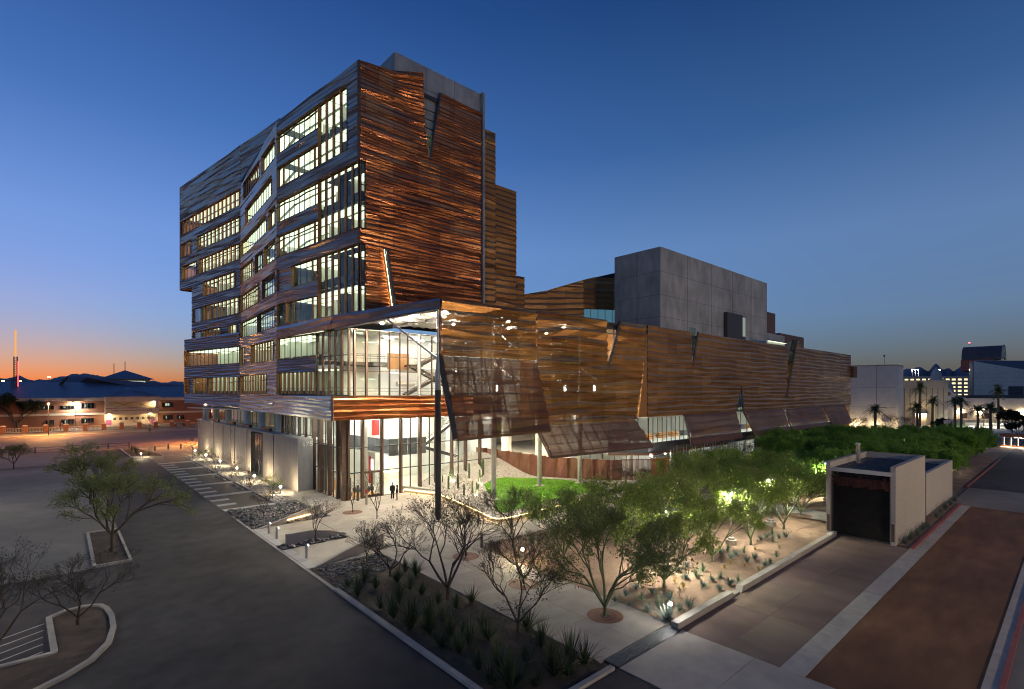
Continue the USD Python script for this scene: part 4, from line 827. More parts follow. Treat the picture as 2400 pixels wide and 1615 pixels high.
for x, y in ((42, 50), (47.5, 43.2), (53, 43), (50, 50)): put('hanging_lamp', MB().lathe([(0, 12.9), (.16, 12.8), (.16, 12.2), (0, 12.1)], (x, y, 0), 10).vf(), 'lamp_lobby')
put('soffit', MB().prism([(40.2, 52.7), (46.6, 50.4), (66, 46.4), (66, 76), (40.2, 76)], 8.7, 8.8).vf(), 'white_render')
for x, y in ((43.2, 62), (52.6, 60.2)): put('round_column', MB().tube([(x, y, 0), (x, y, 8.7)], .75, 20, False).vf(), 'white_paint', 40)
for x, y, z in ((46, 57, 8.6), (52, 53, 8.6), (58, 50, 8.6)): put('ceiling_lamp', MB().box(x - .6, y - .3, z, x + .6, y + .3, z + .06).vf(), 'lamp_lobby')
put('rear_wall', MB().box(46.5, 92, 0, 130, 92.5, 12).vf(), 'beige_wall'); put('rear_wall', MB().box(46.2, 66, 0, 46.5, 92, 8.7).vf(), 'white_render')
for x, y in ((50, 68), (57, 70), (50, 74), (62, 66), (56, 62)): put('passage_lamp', MB().box(x - .6, y - .3, 8.6, x + .6, y + .3, 8.66).vf(), 'lamp_canopy')
put('service_wall', MB().prism([(56.8, 58), (58.4, 50.5), (66.4, 49.5), (66.4, 58)], 0, 8.7).vf(), 'white_render')

# ---- long low wing
WG = Face((57.5, 37.8), (145.5, 37.8), (0, -1))
n1 = Polygon([(11.1, 21.5), (13.2, 21.5), (13.1, 20.8), (11.55, 15.8), (11.1, 20.7)]); n2 = Polygon([(48.1, 21.5), (52.6, 22.8), (52.4, 21.0), (47.0, 11.2), (47.9, 20.8)]); n3 = Polygon([(26.0, 8.6), (28.3, 8.6), (27.6, 12.6), (26.8, 11.6)])
wr = Polygon([(0, 8.75), (88, 8.95), (88, 21.1), (55.4, 21.0), (52.4, 22.9), (48, 20.85), (0, 20.75)]).difference(n1).difference(n2).difference(n3)
folded(WG, wr, np.concatenate([[0, 2.4, 4.8, 7.2, 9.6, 11.6], np.arange(14.2, 87, 2.84), [88.]]), 8.75, 23.0, .36, .15, 4, 'cladding_panel', 'copper_wing', 81, wander=.8)
q = MB(); WG.poly(q, n1.buffer(-.02), -.3); WG.poly(q, n2.buffer(-.02), -.3); WG.poly(q, n3.buffer(-.02), -.3); put('wedge_window', q.vf(), 'glass_green')
q = MB(); q.bar(WG.pt(13.15, 20.9, .05), WG.pt(11.55, 15.7, .05), .12, .4); q.bar(WG.pt(52.5, 22.6, .1), WG.pt(47, 11.1, .1), .16, .5); q.bar(WG.pt(28.2, 8.7, .1), WG.pt(27.5, 12.9, .1), .12, .4); put('window_frame', q.vf(), 'bronze_frame')
for u0, u1, z0, z1 in ((10, 14.5, 15, 21), (44, 53, 11, 22), (25, 29, 8.8, 13)):
    q = MB(); WG.box(q, u0, u1, z0, z1, -2.6, -2.4); put('room_wall', q.vf(), 'white_paint')
    for z in np.arange(z0 + .8, z1, 2.0): q = MB(); WG.box(q, u0 + .3, u1 - .3, z, z + .05, -2.3, -2.0); put('ceiling_lamp', q.vf(), 'lamp_office')
q = MB(); WG.poly(q, Polygon([(0, 8.8), (-2.0, 8.8), (-1.0, 14), (0, 20.6)]), .0); put('end_wall', q.vf(), 'copper_wing')
put('wing_roof', MB().box(57.6, 38, 20.0, 145.4, 58, 20.3).vf(), 'roof_dark'); put('end_wall', MB().box(145.2, 38, 0, 145.45, 58, 21).vf(), 'copper_wing')
put('end_box', MB().box(145.46, 37.2, 15.6, 148.6, 40, 18.3).vf(), 'copper_awning'); put('soffit', MB().box(57.6, 38, 8.6, 145, 42.3, 8.74).vf(), 'white_render')
for (a, c, d, e) in ((66.7, 82.9, 65.2, 80.9), (85.9, 102.6, 86.1, 100.8), (103.8, 124.2, 102.0, 122.6), (125.4, 140.7, 125.6, 138.3)):
    A_ = Face((a, 37.75), (c, 37.75), (0, -1)); A_.lean = lambda u, z: np.clip((8.8 - np.asarray(z)) / 4.0, 0, 1.1) * 2.0
    sh = d - a; folded(A_, Polygon([(0, 8.8), (c - a, 8.85), (e - a, 4.75), (sh, 4.72)]), np.linspace(min(0, sh), c - a, 8), 4.7, 8.85, .42, .22, 4, 'awning_panel', 'copper_awning', int(a), backing=False, gap=.004)
    grid(A_, .3, c - a - 1.5, 4.95, 8.6, -.28, 1.5, .8, 'bronze_frame', .09)
    q = MB(); q.bar(A_.pt(.0, 8.8, -.1), A_.pt(sh, 4.75, -.1), .12, .3); q.bar(A_.pt(c - a, 8.8, -.1), A_.pt(e - a, 4.75, -.1), .12, .3); q.bar(A_.pt(sh, 4.75, -.1), A_.pt(e - a, 4.78, -.1), .12, .2); put('screen_edge', q.vf(), 'bronze_frame')
# glazed storeys under the wing
G2a, G2b, G2c = Face((56.6, 43.5), (60.4, 39.6), (-1, -1)), Face((60.4, 39.6), (84, 39.6), (0, -1)), Face((84, 39.6), (144, 39.6), (0, -1))
for F, bay in ((G2a, 1.4), (G2b, 1.15), (G2c, 2.4)):
    window(F, .02, F.L - .02, 4.9, 8.7, bay, inset=0., blade=False, tran=(5.9,), reveal='dark_frame')
    q = MB(); F.box(q, 0, F.L, 3.55, 4.9, -.2, .02); put('spandrel_band', q.vf(), 'rail_panel')
    if F is not G2c: q = MB(); F.box(q, 0, F.L, 3.3, 3.55, -.3, .25); put('slab_edge', q.vf(), 'corten')
G1 = Face((63.2, 41.0), (144, 41.0), (0, -1)); window(G1, .02, 80.7, .1, 3.3, 2.2, inset=0., blade=False, reveal='dark_frame', tran=(2.5,))
G1a = Face((55.0, 47.6), (63.2, 41.0), (-1, -1)); window(G1a, .02, G1a.L, .1, 3.3, 1.8, inset=0., blade=False, reveal='dark_frame')
for x in (61.5, 70, 78.5, 87, 95.5, 104): put('round_column', MB().tube([(x, 41.8 if x > 62 else 43.2, 0), (x, 41.8 if x > 62 else 43.2, 3.4)], .3, 14, False).vf(), 'steel_pipe', 40)
put('floor_slab', MB().prism([(57, 43.6), (60.6, 39.9), (144, 39.9), (144, 52), (57, 52)], 3.36, 4.7).vf(), 'concrete_interior')
put('room_wall', MB().box(57, 50.5, 4.8, 144, 50.8, 8.7).vf(), 'concrete_interior'); put('room_wall', MB().box(56, 49.9, 0, 144, 50.2, 3.4).vf(), 'white_paint')
for x in np.arange(60, 143, 3.6):
    put('ceiling_lamp', MB().box(x, 42.2, 8.5, x + 2.2, 42.5, 8.57).vf(), 'lamp_stair'); put('ceiling_lamp', MB().box(x, 43.5, 3.24, x + 1.6, 43.8, 3.31).vf(), 'lamp_stair')
    if x > 63: put('partition', MB().box(x, 43.4, .1, x + .12, 49.8, 3.3).vf(), 'white_paint' if int(x) % 2 else 'rail_panel'); put('desk', MB().box(x + .5, 44.5, 4.7, x + 2.4, 45.3, 5.5).vf(), 'wood_orange' if int(x) % 3 else 'rail_panel')
q = MB()
for x in np.arange(64, 100, .9): q.box(x, 38.9, .3, x + .06, 38.96, 3.4 + (x * 7 % 1))
put('pole_screen', q.vf(), 'steel_pipe')
for x, y in ((60.6, 39.2), (64.5, 39.5)): put('soffit_lamp', MB().lathe([(0, 3.28), (.14, 3.28), (.14, 3.20), (0, 3.20)], (x, y, 0), 10).vf(), 'lamp_wallwash')

# ---- concrete block and rear wing on top
cb = MB().box(68.9, 43, 20.2, 108.6, 51.6, 34.35); put('concrete_block', cb.vf(), 'concrete_raw')
q = MB()
for z in (23.6, 27.0, 30.6): q.box(68.88, 42.975, z, 108.62, 43.0, z + .03); q.box(68.875, 43, z, 68.9, 51.6, z + .03)
for x in (77, 85, 93, 101): q.box(x, 42.972, 20.3, x + .03, 43.0, 34.3)
q.box(68.872, 47.2, 20.3, 68.9, 47.23, 34.3); put('form_joint', q.vf(), 'dark_steel')
put('window_hood', MB().box(89.6, 42.3, 20.4, 95.8, 42.99, 26.4).vf(), 'dark_steel'); q = MB().box(95.9, 42.9, 20.6, 98.4, 42.98, 26.4); put('window_frame', q.vf(), 'dark_frame')
put('lit_window', MB().box(96.0, 42.84, 22.6, 98.2, 42.9, 26.2).vf(), 'lit_office_far')
put('end_wall', MB().box(57.42, 38.2, 8.8, 57.5, 50, 20.4).vf(), 'copper_wing')
put('roof_box', MB().box(108.62, 44, 24.4, 115.5, 51, 28.9).vf(), 'copper_awning'); put('concrete_block', MB().box(108.63, 43.4, 20.2, 119, 51, 24.3).vf(), 'concrete_raw'); put('roof_box', MB().box(119.2, 44.5, 20.2, 134, 52, 25.1).vf(), 'copper_awning')
RW = [(53.0, 72), (60.5, 68.2), (66, 64.4), (71.2, 60.2), (78.5, 56)]; zt = [27.6, 27.9, 29.2, 31.2, 33.4]
for i in range(4):
    F = Face(RW[i], RW[i + 1], (-1, -1)); wn = sbox(.05, 20, F.L, 27.2) if i == 3 else None
    rg = Polygon([(0, 19.5), (F.L, 19.5), (F.L, zt[i + 1] + 1.2), (0, zt[i] + 1.2)]); folded(F, rg.difference(wn) if wn is not None else rg, cols(F.L, 2.8), 19.5, 33, .5, .18, 4, 'copper_panel', 'copper_wing', 90 + i)
    if wn is not None: window(F, .06, F.L - .05, 20.2, 27.2, 1.3, inset=.2, blade=False, gl='glass_green', tran=(23.6,), reveal='dark_frame'); q = MB(); F.box(q, 0, F.L, 20, 24.6, -3, -2.8); put('room_wall', q.vf(), 'white_paint'); q = MB(); F.box(q, .3, F.L, 24.2, 24.26, -2.4, -1.2); put('ceiling_lamp', q.vf(), 'lamp_office')
flush(B)
tag(obj('roof_plant', MB().box(118, 46, 20.3, 126, 54, 22.6).vf(), 'roof_dark', B), 'dark plant housing on the low wing roof')

# ---- zigzag steel fence and slatted gate behind the lawn
fe = thing('steel_fence', 'rust brown zigzag sheet fence of tall folded panels behind the lawn', 'fence')
fa, fb = np.array([45.0, 58.2]), np.array([53.9, 41.0]); nseg = 11; dv = (fb - fa) / nseg; nn = np.array([dv[1], -dv[0]]); nn = unit(nn)
if nn @ np.array([-.67, -.74]) < 0: nn = -nn
for i in range(nseg):
    a, c = fa + dv * i, fa + dv * (i + .72); e = fa + dv * (i + 1); m_ = .45
    g0, g1, g2 = mound_z(*a) * .8 - .3, mound_z(*c) * .8 - .3, mound_z(*e) * .8 - .3; t = 3.15 + .9 * max(0, 1 - i / 6)
    obj('fence_panel', MB().quad((*a, g0), (*(c + nn * .05), g1), (*(c + nn * m_), t), (*a, t)).quad((*(a - nn * .03), g0), (*(c + nn * .02), g1), (*(c + nn * (m_ - .03)), t), (*(a - nn * .03), t)).vf(), 'corten', fe)
    obj('fence_fold', MB().add([(*(c + nn * .05), g1), (*e, g2), (*e, t), (*(c + nn * m_), t)], [[0, 1, 2, 3]]).vf(), 'corten', fe)
gt = thing('slatted_gate', 'rust coloured slatted steel gate and screen between lawn fence and wing', 'gate')
pts = [(53.95, 40.95), (55.2, 40.2), (58.3, 37.6), (61.4, 37.0)]
obj('gate_panel', MB().bar((*pts[0], 1.55), (*pts[1], 1.55), .06, 3.1).vf(), 'corten', gt)
for a, c in zip(pts[1:-1], pts[2:]):
    a, c = np.array(a), np.array(c); n = int(np.linalg.norm(c - a) / .16)
    for i in range(n + 1):
        p = a + (c - a) * i / n; obj('slat', MB().bar((*p, .1), (*p, 3.2 if i % 4 else 3.3), .05, .07 if a[0] < 56 else .13).vf(), 'corten' if a[0] < 56 else 'corten_orange', gt)
    for z in (.25, 1.2, 3.1): obj('gate_rail', MB().bar((*a, z), (*c, z), .05, .09).vf(), 'corten', gt)
obj('gate_lamp', MB().lathe([(0, .12), (.10, .12), (.10, .06)], (60.2, 36.4, 0), 10).vf(), 'lamp_wallwash', gt)
# ---------------------------------------------------------------- trees
def tree_geo(seed, h=5., spread=1., limbs=3, levels=5, leaves=24, size=.11, trunk=.35, r0=.11, droop=0., kids=(3, 3, 3, 3, 3), lean=(0, 0), leaf_w=.32, top=1.):
    """a tree as (wood, leaves): limbs fork again and again, the last twigs carry small leaves"""
    g = np.random.default_rng(seed); W, L = MB(), []
    def rot(d, ang, az):
        d = unit(d); a = unit(np.cross(d, [.3, .7, .2])); b_ = np.cross(d, a); return unit(d * math.cos(ang) + (a * math.cos(az) + b_ * math.sin(az)) * math.sin(ang))
    todo = []
    base = np.zeros(3); up = unit([lean[0], lean[1], 1.])
    if trunk > 0: W.tube([base - [0, 0, .1], base + up * trunk * h * .5 + [.03, 0, 0], base + up * trunk * h], [r0 * 1.25, r0 * 1.05, r0], 7); base = up * trunk * h
    L0 = h * (1 - trunk) * .40
    for i in range(limbs):
        az = i * 2 * math.pi / limbs + g.uniform(-.4, .4); d = unit([math.cos(az) * spread * g.uniform(.45, .8) + lean[0], math.sin(az) * spread * g.uniform(.45, .8) + lean[1], 1.])
        todo.append((base, d, L0 * g.uniform(.85, 1.2), r0 * (.8 if limbs > 1 else 1), 0))
    while todo:
        p, d, l, r, lv = todo.pop()
        m = p + d * l * .5 + g.normal(0, l * .05, 3); d2 = unit(d + np.array([0, 0, .16 - droop * lv]) + g.normal(0, .12, 3)); e = m + d2 * l * .5
        W.tube([p, m, e], [r, r * .84, r * .66], 6 if lv < 2 else 4 if lv < 3 else 3, False)
        if lv < levels - 1:
            k = kids[lv] + (1 if g.random() < .3 else 0)
            for j in range(k):
                nd = rot(d2, g.uniform(.28, .75), g.uniform(0, 6.28)); nd = unit(nd * [1.15, 1.15, top] + [0, 0, .12 - droop * (lv + 1)])
                q = e if j < 2 else m + (e - m) * g.uniform(.1, .9)
                todo.append((q, nd, l * g.uniform(.58, .8), r * g.uniform(.5, .66), lv + 1))
        if lv >= levels - 2 and leaves:
            n = leaves if lv == levels - 1 else leaves // 2
            t = g.random((n, 1)); L.append(p + (e - p) * t * 1.25 + g.normal(0, .20 * l + .05, (n, 3)))
    wood = W.vf()
    if not L: return wood, None
    c = np.vstack(L); n = len(c); a = g.normal(0, 1, (n, 3)); a /= np.linalg.norm(a, axis=1)[:, None]; b_ = np.cross(a, g.normal(0, 1, (n, 3))); b_ /= np.maximum(np.linalg.norm(b_, axis=1)[:, None], 1e-6)
    s = size * g.uniform(.6, 1.4, (n, 1)); V = np.stack([c - a * s, c + b_ * s * leaf_w, c + a * s, c - b_ * s * leaf_w], 1).reshape(-1, 3)
    F = (np.arange(n)[:, None] * 4 + [0, 1, 2, 0, 2, 3]).reshape(-1, 3)
    return wood, (V, F)
TREES = {}
def tree(kind, label, loc, rot=0., scale=1., group=None):
    spec = TREE_KINDS[kind]
    v = spec['seeds'][tree.n % len(spec['seeds'])]; tree.n += 1; key = (kind, v)
    if key in TREES: return dup(TREES[key], loc, rot, scale, label, group)
    t = thing(spec['name'], label, 'tree', loc, rot, group, None, scale)
    w, l = tree_geo(v, **spec['geo']); obj('trunk', w, spec['bark'], t, True)
    if l is not None: obj('crown', l, spec['leaf'], t)
    TREES[key] = t; return t
tree.n = 0
TREE_KINDS = {
    'palo': dict(name='palo_verde_tree', seeds=(3, 14, 25), bark='bark_green', leaf='leaf_green', geo=dict(h=5.0, spread=1.05, limbs=5, levels=5, leaves=13, size=.09, trunk=.07, r0=.085)),
    'ironwood': dict(name='mesquite_tree', seeds=(41,), bark='bark_green', leaf='leaf_olive', geo=dict(h=5.6, spread=1.0, limbs=5, levels=5, leaves=15, size=.085, trunk=.08, r0=.095)),
    'lot': dict(name='parking_lot_tree', seeds=(7, 8), bark='bark', leaf='leaf_olive', geo=dict(h=5.8, spread=1.25, limbs=4, levels=6, leaves=9, size=.07, trunk=.22, r0=.12, droop=.03, kids=(3, 3, 3, 3, 2))),
    'bare': dict(name='bare_mesquite_tree', seeds=(52, 63), bark='bark', leaf='leaf_dark', geo=dict(h=5.6, spread=1.3, limbs=4, levels=7, leaves=1, size=.05, trunk=.10, r0=.095, kids=(2, 3, 3, 3, 3, 2))),
    'sapling': dict(name='young_tree', seeds=(71, 72, 73), bark='bark', leaf='leaf_dark', geo=dict(h=3.4, spread=.55, limbs=3, levels=6, leaves=1, size=.04, trunk=.18, r0=.04, kids=(3, 3, 3, 2, 2))),
    'green_sapling': dict(name='green_sapling', seeds=(75, 76), bark='bark_green', leaf='leaf_green', geo=dict(h=3.2, spread=.5, limbs=3, levels=4, leaves=12, size=.06, trunk=.1, r0=.035)),
    'thicket': dict(name='dense_palo_verde_tree', seeds=(81, 82), bark='bark_green', leaf='leaf_deep', geo=dict(h=4.7, spread=1.1, limbs=5, levels=5, leaves=20, size=.13, trunk=.05, r0=.08)),
    'big': dict(name='broad_tree', seeds=(91,), bark='bark', leaf='leaf_dark', geo=dict(h=10., spread=1.1, limbs=4, levels=5, leaves=44, size=.22, trunk=.2, r0=.24)),
}
Z = .16
tree('ironwood', 'dark crowned mesquite in a round grate on the walkway near the lit bollard', (21.8, 16.95, .06), 30, 1.0)
tree('palo', 'palo verde glowing beside the nearest post lamp, single leaning trunk', (27.65, 17.0, Z), 10, 1.0)
tree('palo', 'palo verde between the first and second post lamps from the walkway', (34.3, 17.3, Z), 100, .92)
tree('palo', 'palo verde lit bright beside the second post lamp from the walkway', (40.35, 17.2, Z), 200, .98)
tree('palo', 'palo verde lit bright beside the third post lamp from the walkway', (47.2, 17.3, Z), 290, 1.0)
tree('palo', 'thin palo verde in a round grate just before the garage wall', (53.0, 17.9, .2), 45, .85)
for i, (x, y, s, r, lb) in enumerate([(26.6, 24.3, .95, 20, 'green palo verde behind the dark mesquite by the walkway'), (32.2, 24.0, .9, 80, 'palo verde behind the nearest post lamp'), (38.2, 23.6, .98, 140, 'palo verde in the second row between two post lamps'), (44.0, 23.8, 1., 210, 'palo verde in the second row before the gate corner'),
        (49.6, 23.5, .95, 250, 'palo verde in the second row beside the cross path'), (58.6, 22.8, 1., 300, 'palo verde right behind the garage front corner'), (33.8, 28.4, .55, 30, 'olive palo verde close to the curving light strip'), (39.8, 28.2, .6, 60, 'palo verde between lawn tip and second row'), (46.2, 28.4, .66, 120, 'palo verde before the slatted gate'), (51.2, 29.6, .9, 180, 'palo verde beside the orange lit gate end'), (57.8, 29.0, .95, 240, 'palo verde before the glazed ground floor corner')]):
    tree('palo', lb, (x, y, Z), r, s)
tree('bare', 'large leafless mesquite in the dark front bed, its forked limbs wide', (16.8, 24.4, .05), 0, 1.08)
tree('bare', 'small leafless mesquite at the rocky end of the front bed', (16.1, 29.9, .05), 130, .72)
tree('bare', 'low spreading leafless mesquite at the near end of the front bed', (17.1, 18.7, .05), 220, .76)
tree('bare', 'leafless tree in a round grate in the middle of the walkway', (21.6, 23.1, .06), 80, .66)
tree('bare', 'leafless tree in a round grate where walkway meets plaza', (22.1, 29.8, .06), 310, .70)
tree('bare', 'leafless tree on the plaza before the curving light strip', (28.4, 31.9, .06), 40, .80)
tree('bare', 'leafless tree at the tip of the garden by the dark bollard', (26.2, 29.2, .1), 160, .72)
tree('bare', 'leafless tree between lawn tip and slatted gate', (49.3, 34.6, .06), 260, .70)
for i, (x, y, lb) in enumerate([(62.5, 33.6, 'bare tree before the glazed shopfront beside the gate'), (70.5, 33.8, 'bare tree before the glazed shopfront under the first awning'), (78.5, 33.5, 'bare tree before the glazed shopfront at the wing wedge')]): tree('bare', lb, (x, y, Z), 50 * i, .78)
tree('sapling', 'thin leafless sapling in a round brown grate before the entrance', (21.8, 48.2, .06), 0, .95)
tree('sapling', 'thin leafless sapling on the plaza near the two people', (22.4, 44.2, .06), 70, 1.12)
tree('sapling', 'sapling in the dark rock bed beside the last parking stall', (14.4, 51.2, .04), 20, .8)
tree('sapling', 'two stemmed sapling in the rock strip between the ramps', (15.4, 40.9, .04), 140, 1.1)
tree('sapling', 'small pale sapling in the rocks under the lower curved wall', (16.2, 33.5, .04), 240, .7)
for y, s, k_, lb in ((60.3, .85, 'green_sapling', 'feathery green sapling in the gravel bed nearest the entrance'), (69.2, .8, 'sapling', 'bare sapling in the gravel bed before the tall podium window'), (78.2, .85, 'sapling', 'bare sapling in the second gravel bed behind the tall podium window'),
                   (88, .8, 'sapling', 'bare sapling in the gravel bed midway along the podium'), (97, .85, 'green_sapling', 'green sapling in a gravel bed towards the street end'), (106, .9, 'sapling', 'bare sapling in the gravel bed at the street end of the stalls')): tree(k_, lb, (17.9, y, .06), y * 7, s)
tree('lot', 'round olive tree in the dirt island of the pale parking lot', (3.0, 48.3, .05), 15, 1.0)
tree('lot', 'round green tree farther along the aisle behind the island tree', (2.6, 70.5, .02), 120, 1.0)
tree('lot', 'small tree at the left edge beyond the pale parking lot', (-5.2, 111.2, .02), 210, .62)
tree('bare', 'dark leafless tree on the rounded corner island', (.75, 34.3, .06), 190, .66)
tree('bare', 'dark leafless tree leaning in at the lower left edge', (-2.3, 31.6, .06), 20, .85)
for i, (x, y, s) in enumerate(((60, 84, 1.1), (67, 82, 1.2), (74, 85, 1.1), (81, 83, 1.2))): tree('thicket', ('leafy tree seen under the building through the open passage', 'leafy tree seen in the passage beside a white column', 'leafy tree in the passage behind the pale service wall', 'leafy tree deepest in the passage under the building')[i], (x, y, 0), 70 * i, s)
MASS = 'dense green palo verde in the thicket beyond the garage'
gx = np.random.default_rng(5)
for x in np.arange(64, 134, 5.6):
    for y in (13.2, 18.2, 23.2, 28.4, 33.2):
        if x < 79 and y < 14.6: continue
        if y > 32 and x < 84: continue
        tree('thicket', 'dense green palo verde ' + ('in the thicket row along the side road' if y < 15 else 'in the second thicket row behind the garage' if y < 20 else 'in the middle of the thicket beyond the garage' if y < 25 else 'in the thicket row near the glazed wing' if y < 30 else 'right against the glazed foot of the wing') + (' far down' if x > 100 else ''), (x + gx.uniform(-1.4, 1.4), y + gx.uniform(-1.2, 1.2), Z), gx.uniform(0, 360), gx.uniform(.82, 1.12), 'dense trees beyond the garage')
# round grates under walkway trees
for x, y, lb in ((21.8, 16.95, 'round rust brown tree grate under the dark mesquite on the walkway'), (21.6, 23.1, 'round tree grate in the middle of the walkway'), (22.1, 29.8, 'round tree grate where walkway meets plaza'), (21.8, 48.2, 'round brown tree grate before the entrance'), (53.0, 17.9, 'round tree grate near the garage wall')):
    g_ = thing('tree_grate', lb, 'tree grate', (x, y, .062 if x < 50 else .195)); q = MB().lathe([(.22, .006), (.95, .006), (.97, 0)], n=24); obj('grate_plate', q.vf(), 'corten', g_)
    q = MB().lathe([(.20, .0), (.20, .02), (.24, .02), (.24, .0)], n=16).lathe([(.56, .005), (.56, .012), (.60, .012), (.60, .005)], n=24); obj('grate_ring', q.vf(), 'dark_steel', g_)

# ---------------------------------------------------------------- small plants
def rosette(seed, n, l, w, up, curl=.25, seg=3):
    g = np.random.default_rng(seed); mb = MB()
    for i in range(n):
        az = g.uniform(0, 6.283); el = g.uniform(up[0], up[1]); ll = l * g.uniform(.7, 1.15); r = np.array([math.cos(az), math.sin(az), 0]); s_ = np.array([-r[1], r[0], 0]); P = []
        for k in range(seg + 1):
            t = k / seg; rr = math.cos(el) * ll * t + .02; zz = math.sin(el) * ll * t - curl * ll * t * t * math.cos(el); ww = w * (1 - t) * (1.15 if k else .8) + .002
            P += [r * rr + [0, 0, zz] - s_ * ww / 2, r * rr + [0, 0, zz] + s_ * ww / 2]
        mb.add(P, [[2 * k, 2 * k + 1, 2 * k + 3, 2 * k + 2] for k in range(seg)])
    return mb.vf()
PL = {}
def plant(kind, loc, rot, scale, label, group, cat='plant'):
    if kind in PL: return dup(PL[kind], loc, rot, scale, label, group)
    nm, geo, m = PLANT_KINDS[kind]; t = thing(nm, label, cat, loc, rot, group, None, scale); obj('leaves', rosette(*geo), m, t); PL[kind] = t; return t
PLANT_KINDS = {'agave': ('agave', (1, 46, .62, .06, (.25, 1.35), .12), 'agave_blue'), 'agave_b': ('desert_spoon', (2, 60, .66, .035, (.1, 1.45), .2), 'agave'), 'dry': ('dry_grass_tuft', (3, 70, .5, .016, (.5, 1.4), .5), 'dry_grass'),
               'tall': ('tall_grass_clump', (4, 110, 1.25, .034, (.65, 1.5), .42, 4), 'tall_grass'), 'tall_b': ('tall_grass_clump', (5, 90, 1.1, .036, (.55, 1.45), .40, 4), 'tall_grass'), 'strap': ('strap_leaf_clump', (6, 60, .75, .045, (.6, 1.45), .35), 'agave_blue')}
pg = np.random.default_rng(17)
for i, (u, v) in enumerate([(460, 1060), (545, 1020), (625, 970), (665, 1050), (745, 1000), (880, 1050), (800, 1100), (570, 1095), (710, 1140), (955, 1130), (1030, 1100), (1005, 890), (1085, 870), (1140, 945), (1205, 900), (1270, 880), (1265, 975), (1340, 930), (1405, 905), (945, 830), (1010, 800), (1135, 830), (1350, 735), (1390, 705), (1325, 670), (1470, 760), (1530, 735), (1450, 690), (1610, 785), (1650, 765), (1700, 720), (1580, 590), (1625, 570), (1670, 605), (1720, 580), (1770, 570), (1665, 550), (1270, 695)]):
    x, y = gp(1300 + u * .3061, 1080 + v * .3061 + 5, .12)
    lb = ('spiky blue agave' if i % 3 else 'fine leaved desert spoon') + (' in the soil near the lit bollard at the walkway corner' if x < 29.5 else ' in the soil between the first and second post lamps' if x < 36.5 else ' in the soil beyond the second post lamp')
    plant('agave' if i % 3 else 'agave_b', (x, y, .12), pg.uniform(0, 360), pg.uniform(.75, 1.2) * (.75 if i in (7, 14, 15, 29) else 1), lb, lb)
x, y = gp(1300 + 855 * .3061, 1080 + 1215 * .3061, .12); plant('agave', (x, y, .12), 0, 1.35, 'large bright agave right beside the lit bollard at the walkway corner', None)
for u, v in [(750, 940), (800, 980), (895, 1010), (915, 920), (960, 980), (985, 960), (1350, 780), (1455, 800), (1565, 830), (1720, 655), (1535, 675), (1300, 815)]:
    x, y = gp(1300 + u * .3061, 1080 + v * .3061 + 3, .12); plant('dry', (x, y, .12), pg.uniform(0, 360), pg.uniform(.7, 1.1), 'straw yellow grass tuft in the garden soil ' + ('near the first post lamp' if x < 34 else 'between second and third post lamps'), 'yellow grass tufts in the garden soil', 'grass tuft')
for i, (u, v) in enumerate([(380, 740), (460, 800), (510, 690), (600, 740), (770, 690), (830, 610), (870, 750), (915, 640), (960, 790), (780, 850), (640, 900), (740, 970), (900, 930), (1090, 860), (1350, 850), (1230, 900), (1020, 980), (1020, 1090), (1130, 1010), (870, 1060), (1280, 1080), (1180, 1130), (1440, 1060), (1330, 1180), (1110, 1190), (1250, 1250), (1480, 1140), (1550, 1370), (1770, 1330), (1640, 1420), (1790, 1060), (1890, 1200), (1970, 1250), (2120, 1330), (2230, 1330), (1990, 1420), (1850, 1500), (1400, 1380), (1500, 1480), (1650, 1530), (2100, 1420)]):
    x, y = gp(700 + u * .3004, 1150 + v * .3004 + 8, .05); x = min(max(x, 13.0), 17.6); y = max(y, 13.95)
    lb = 'dark tall grass clump ' + ('by the kerb' if x < 15.2 else 'by the walkway') + ' at the ' + ('rocky upper end' if y > 25 else 'middle' if y > 19 else 'near end') + ' of the front bed'
    plant('tall' if i % 2 else 'tall_b', (x, y, .05), pg.uniform(0, 360), pg.uniform(.75, 1.5), lb, lb.replace('dark tall grass clump', 'grass clumps'), 'grass clump')
for i, (u, v) in enumerate([(1120, 1430), (1200, 1370), (1290, 1310), (1360, 1250), (1410, 1210), (1540, 1080), (1600, 1020), (1660, 970), (1720, 920), (1780, 870)]):
    x, y = gp(1920 + u * .1786, 1020 + v * .1786, .06); plant('strap', (x, min(max(y, 9.05), 9.4), .06), pg.uniform(0, 360), pg.uniform(1.0, 1.3), 'strap leaved clump at the foot of the ' + ('tall garage wall' if i < 5 else 'lower block wall'), 'clumps along the garage wall')
for y in (62, 64.3, 70.8, 73, 79.8, 81.5, 90, 92, 99, 104.5): plant('dry', (18.3 + pg.uniform(-.5, .7), y, .06), pg.uniform(0, 360), 1.0, 'straw grass tuft in the gravel beds by the podium', 'grass tufts by the podium', 'grass tuft')
for x, y in ((13.5, 52), (16.5, 53.5), (15, 49.5), (13.4, 55), (17.6, 49.3)): plant('strap', (x, y, .05), pg.uniform(0, 360), .8, 'green clump among the dark rocks beside the stalls', 'clumps among the dark rocks')
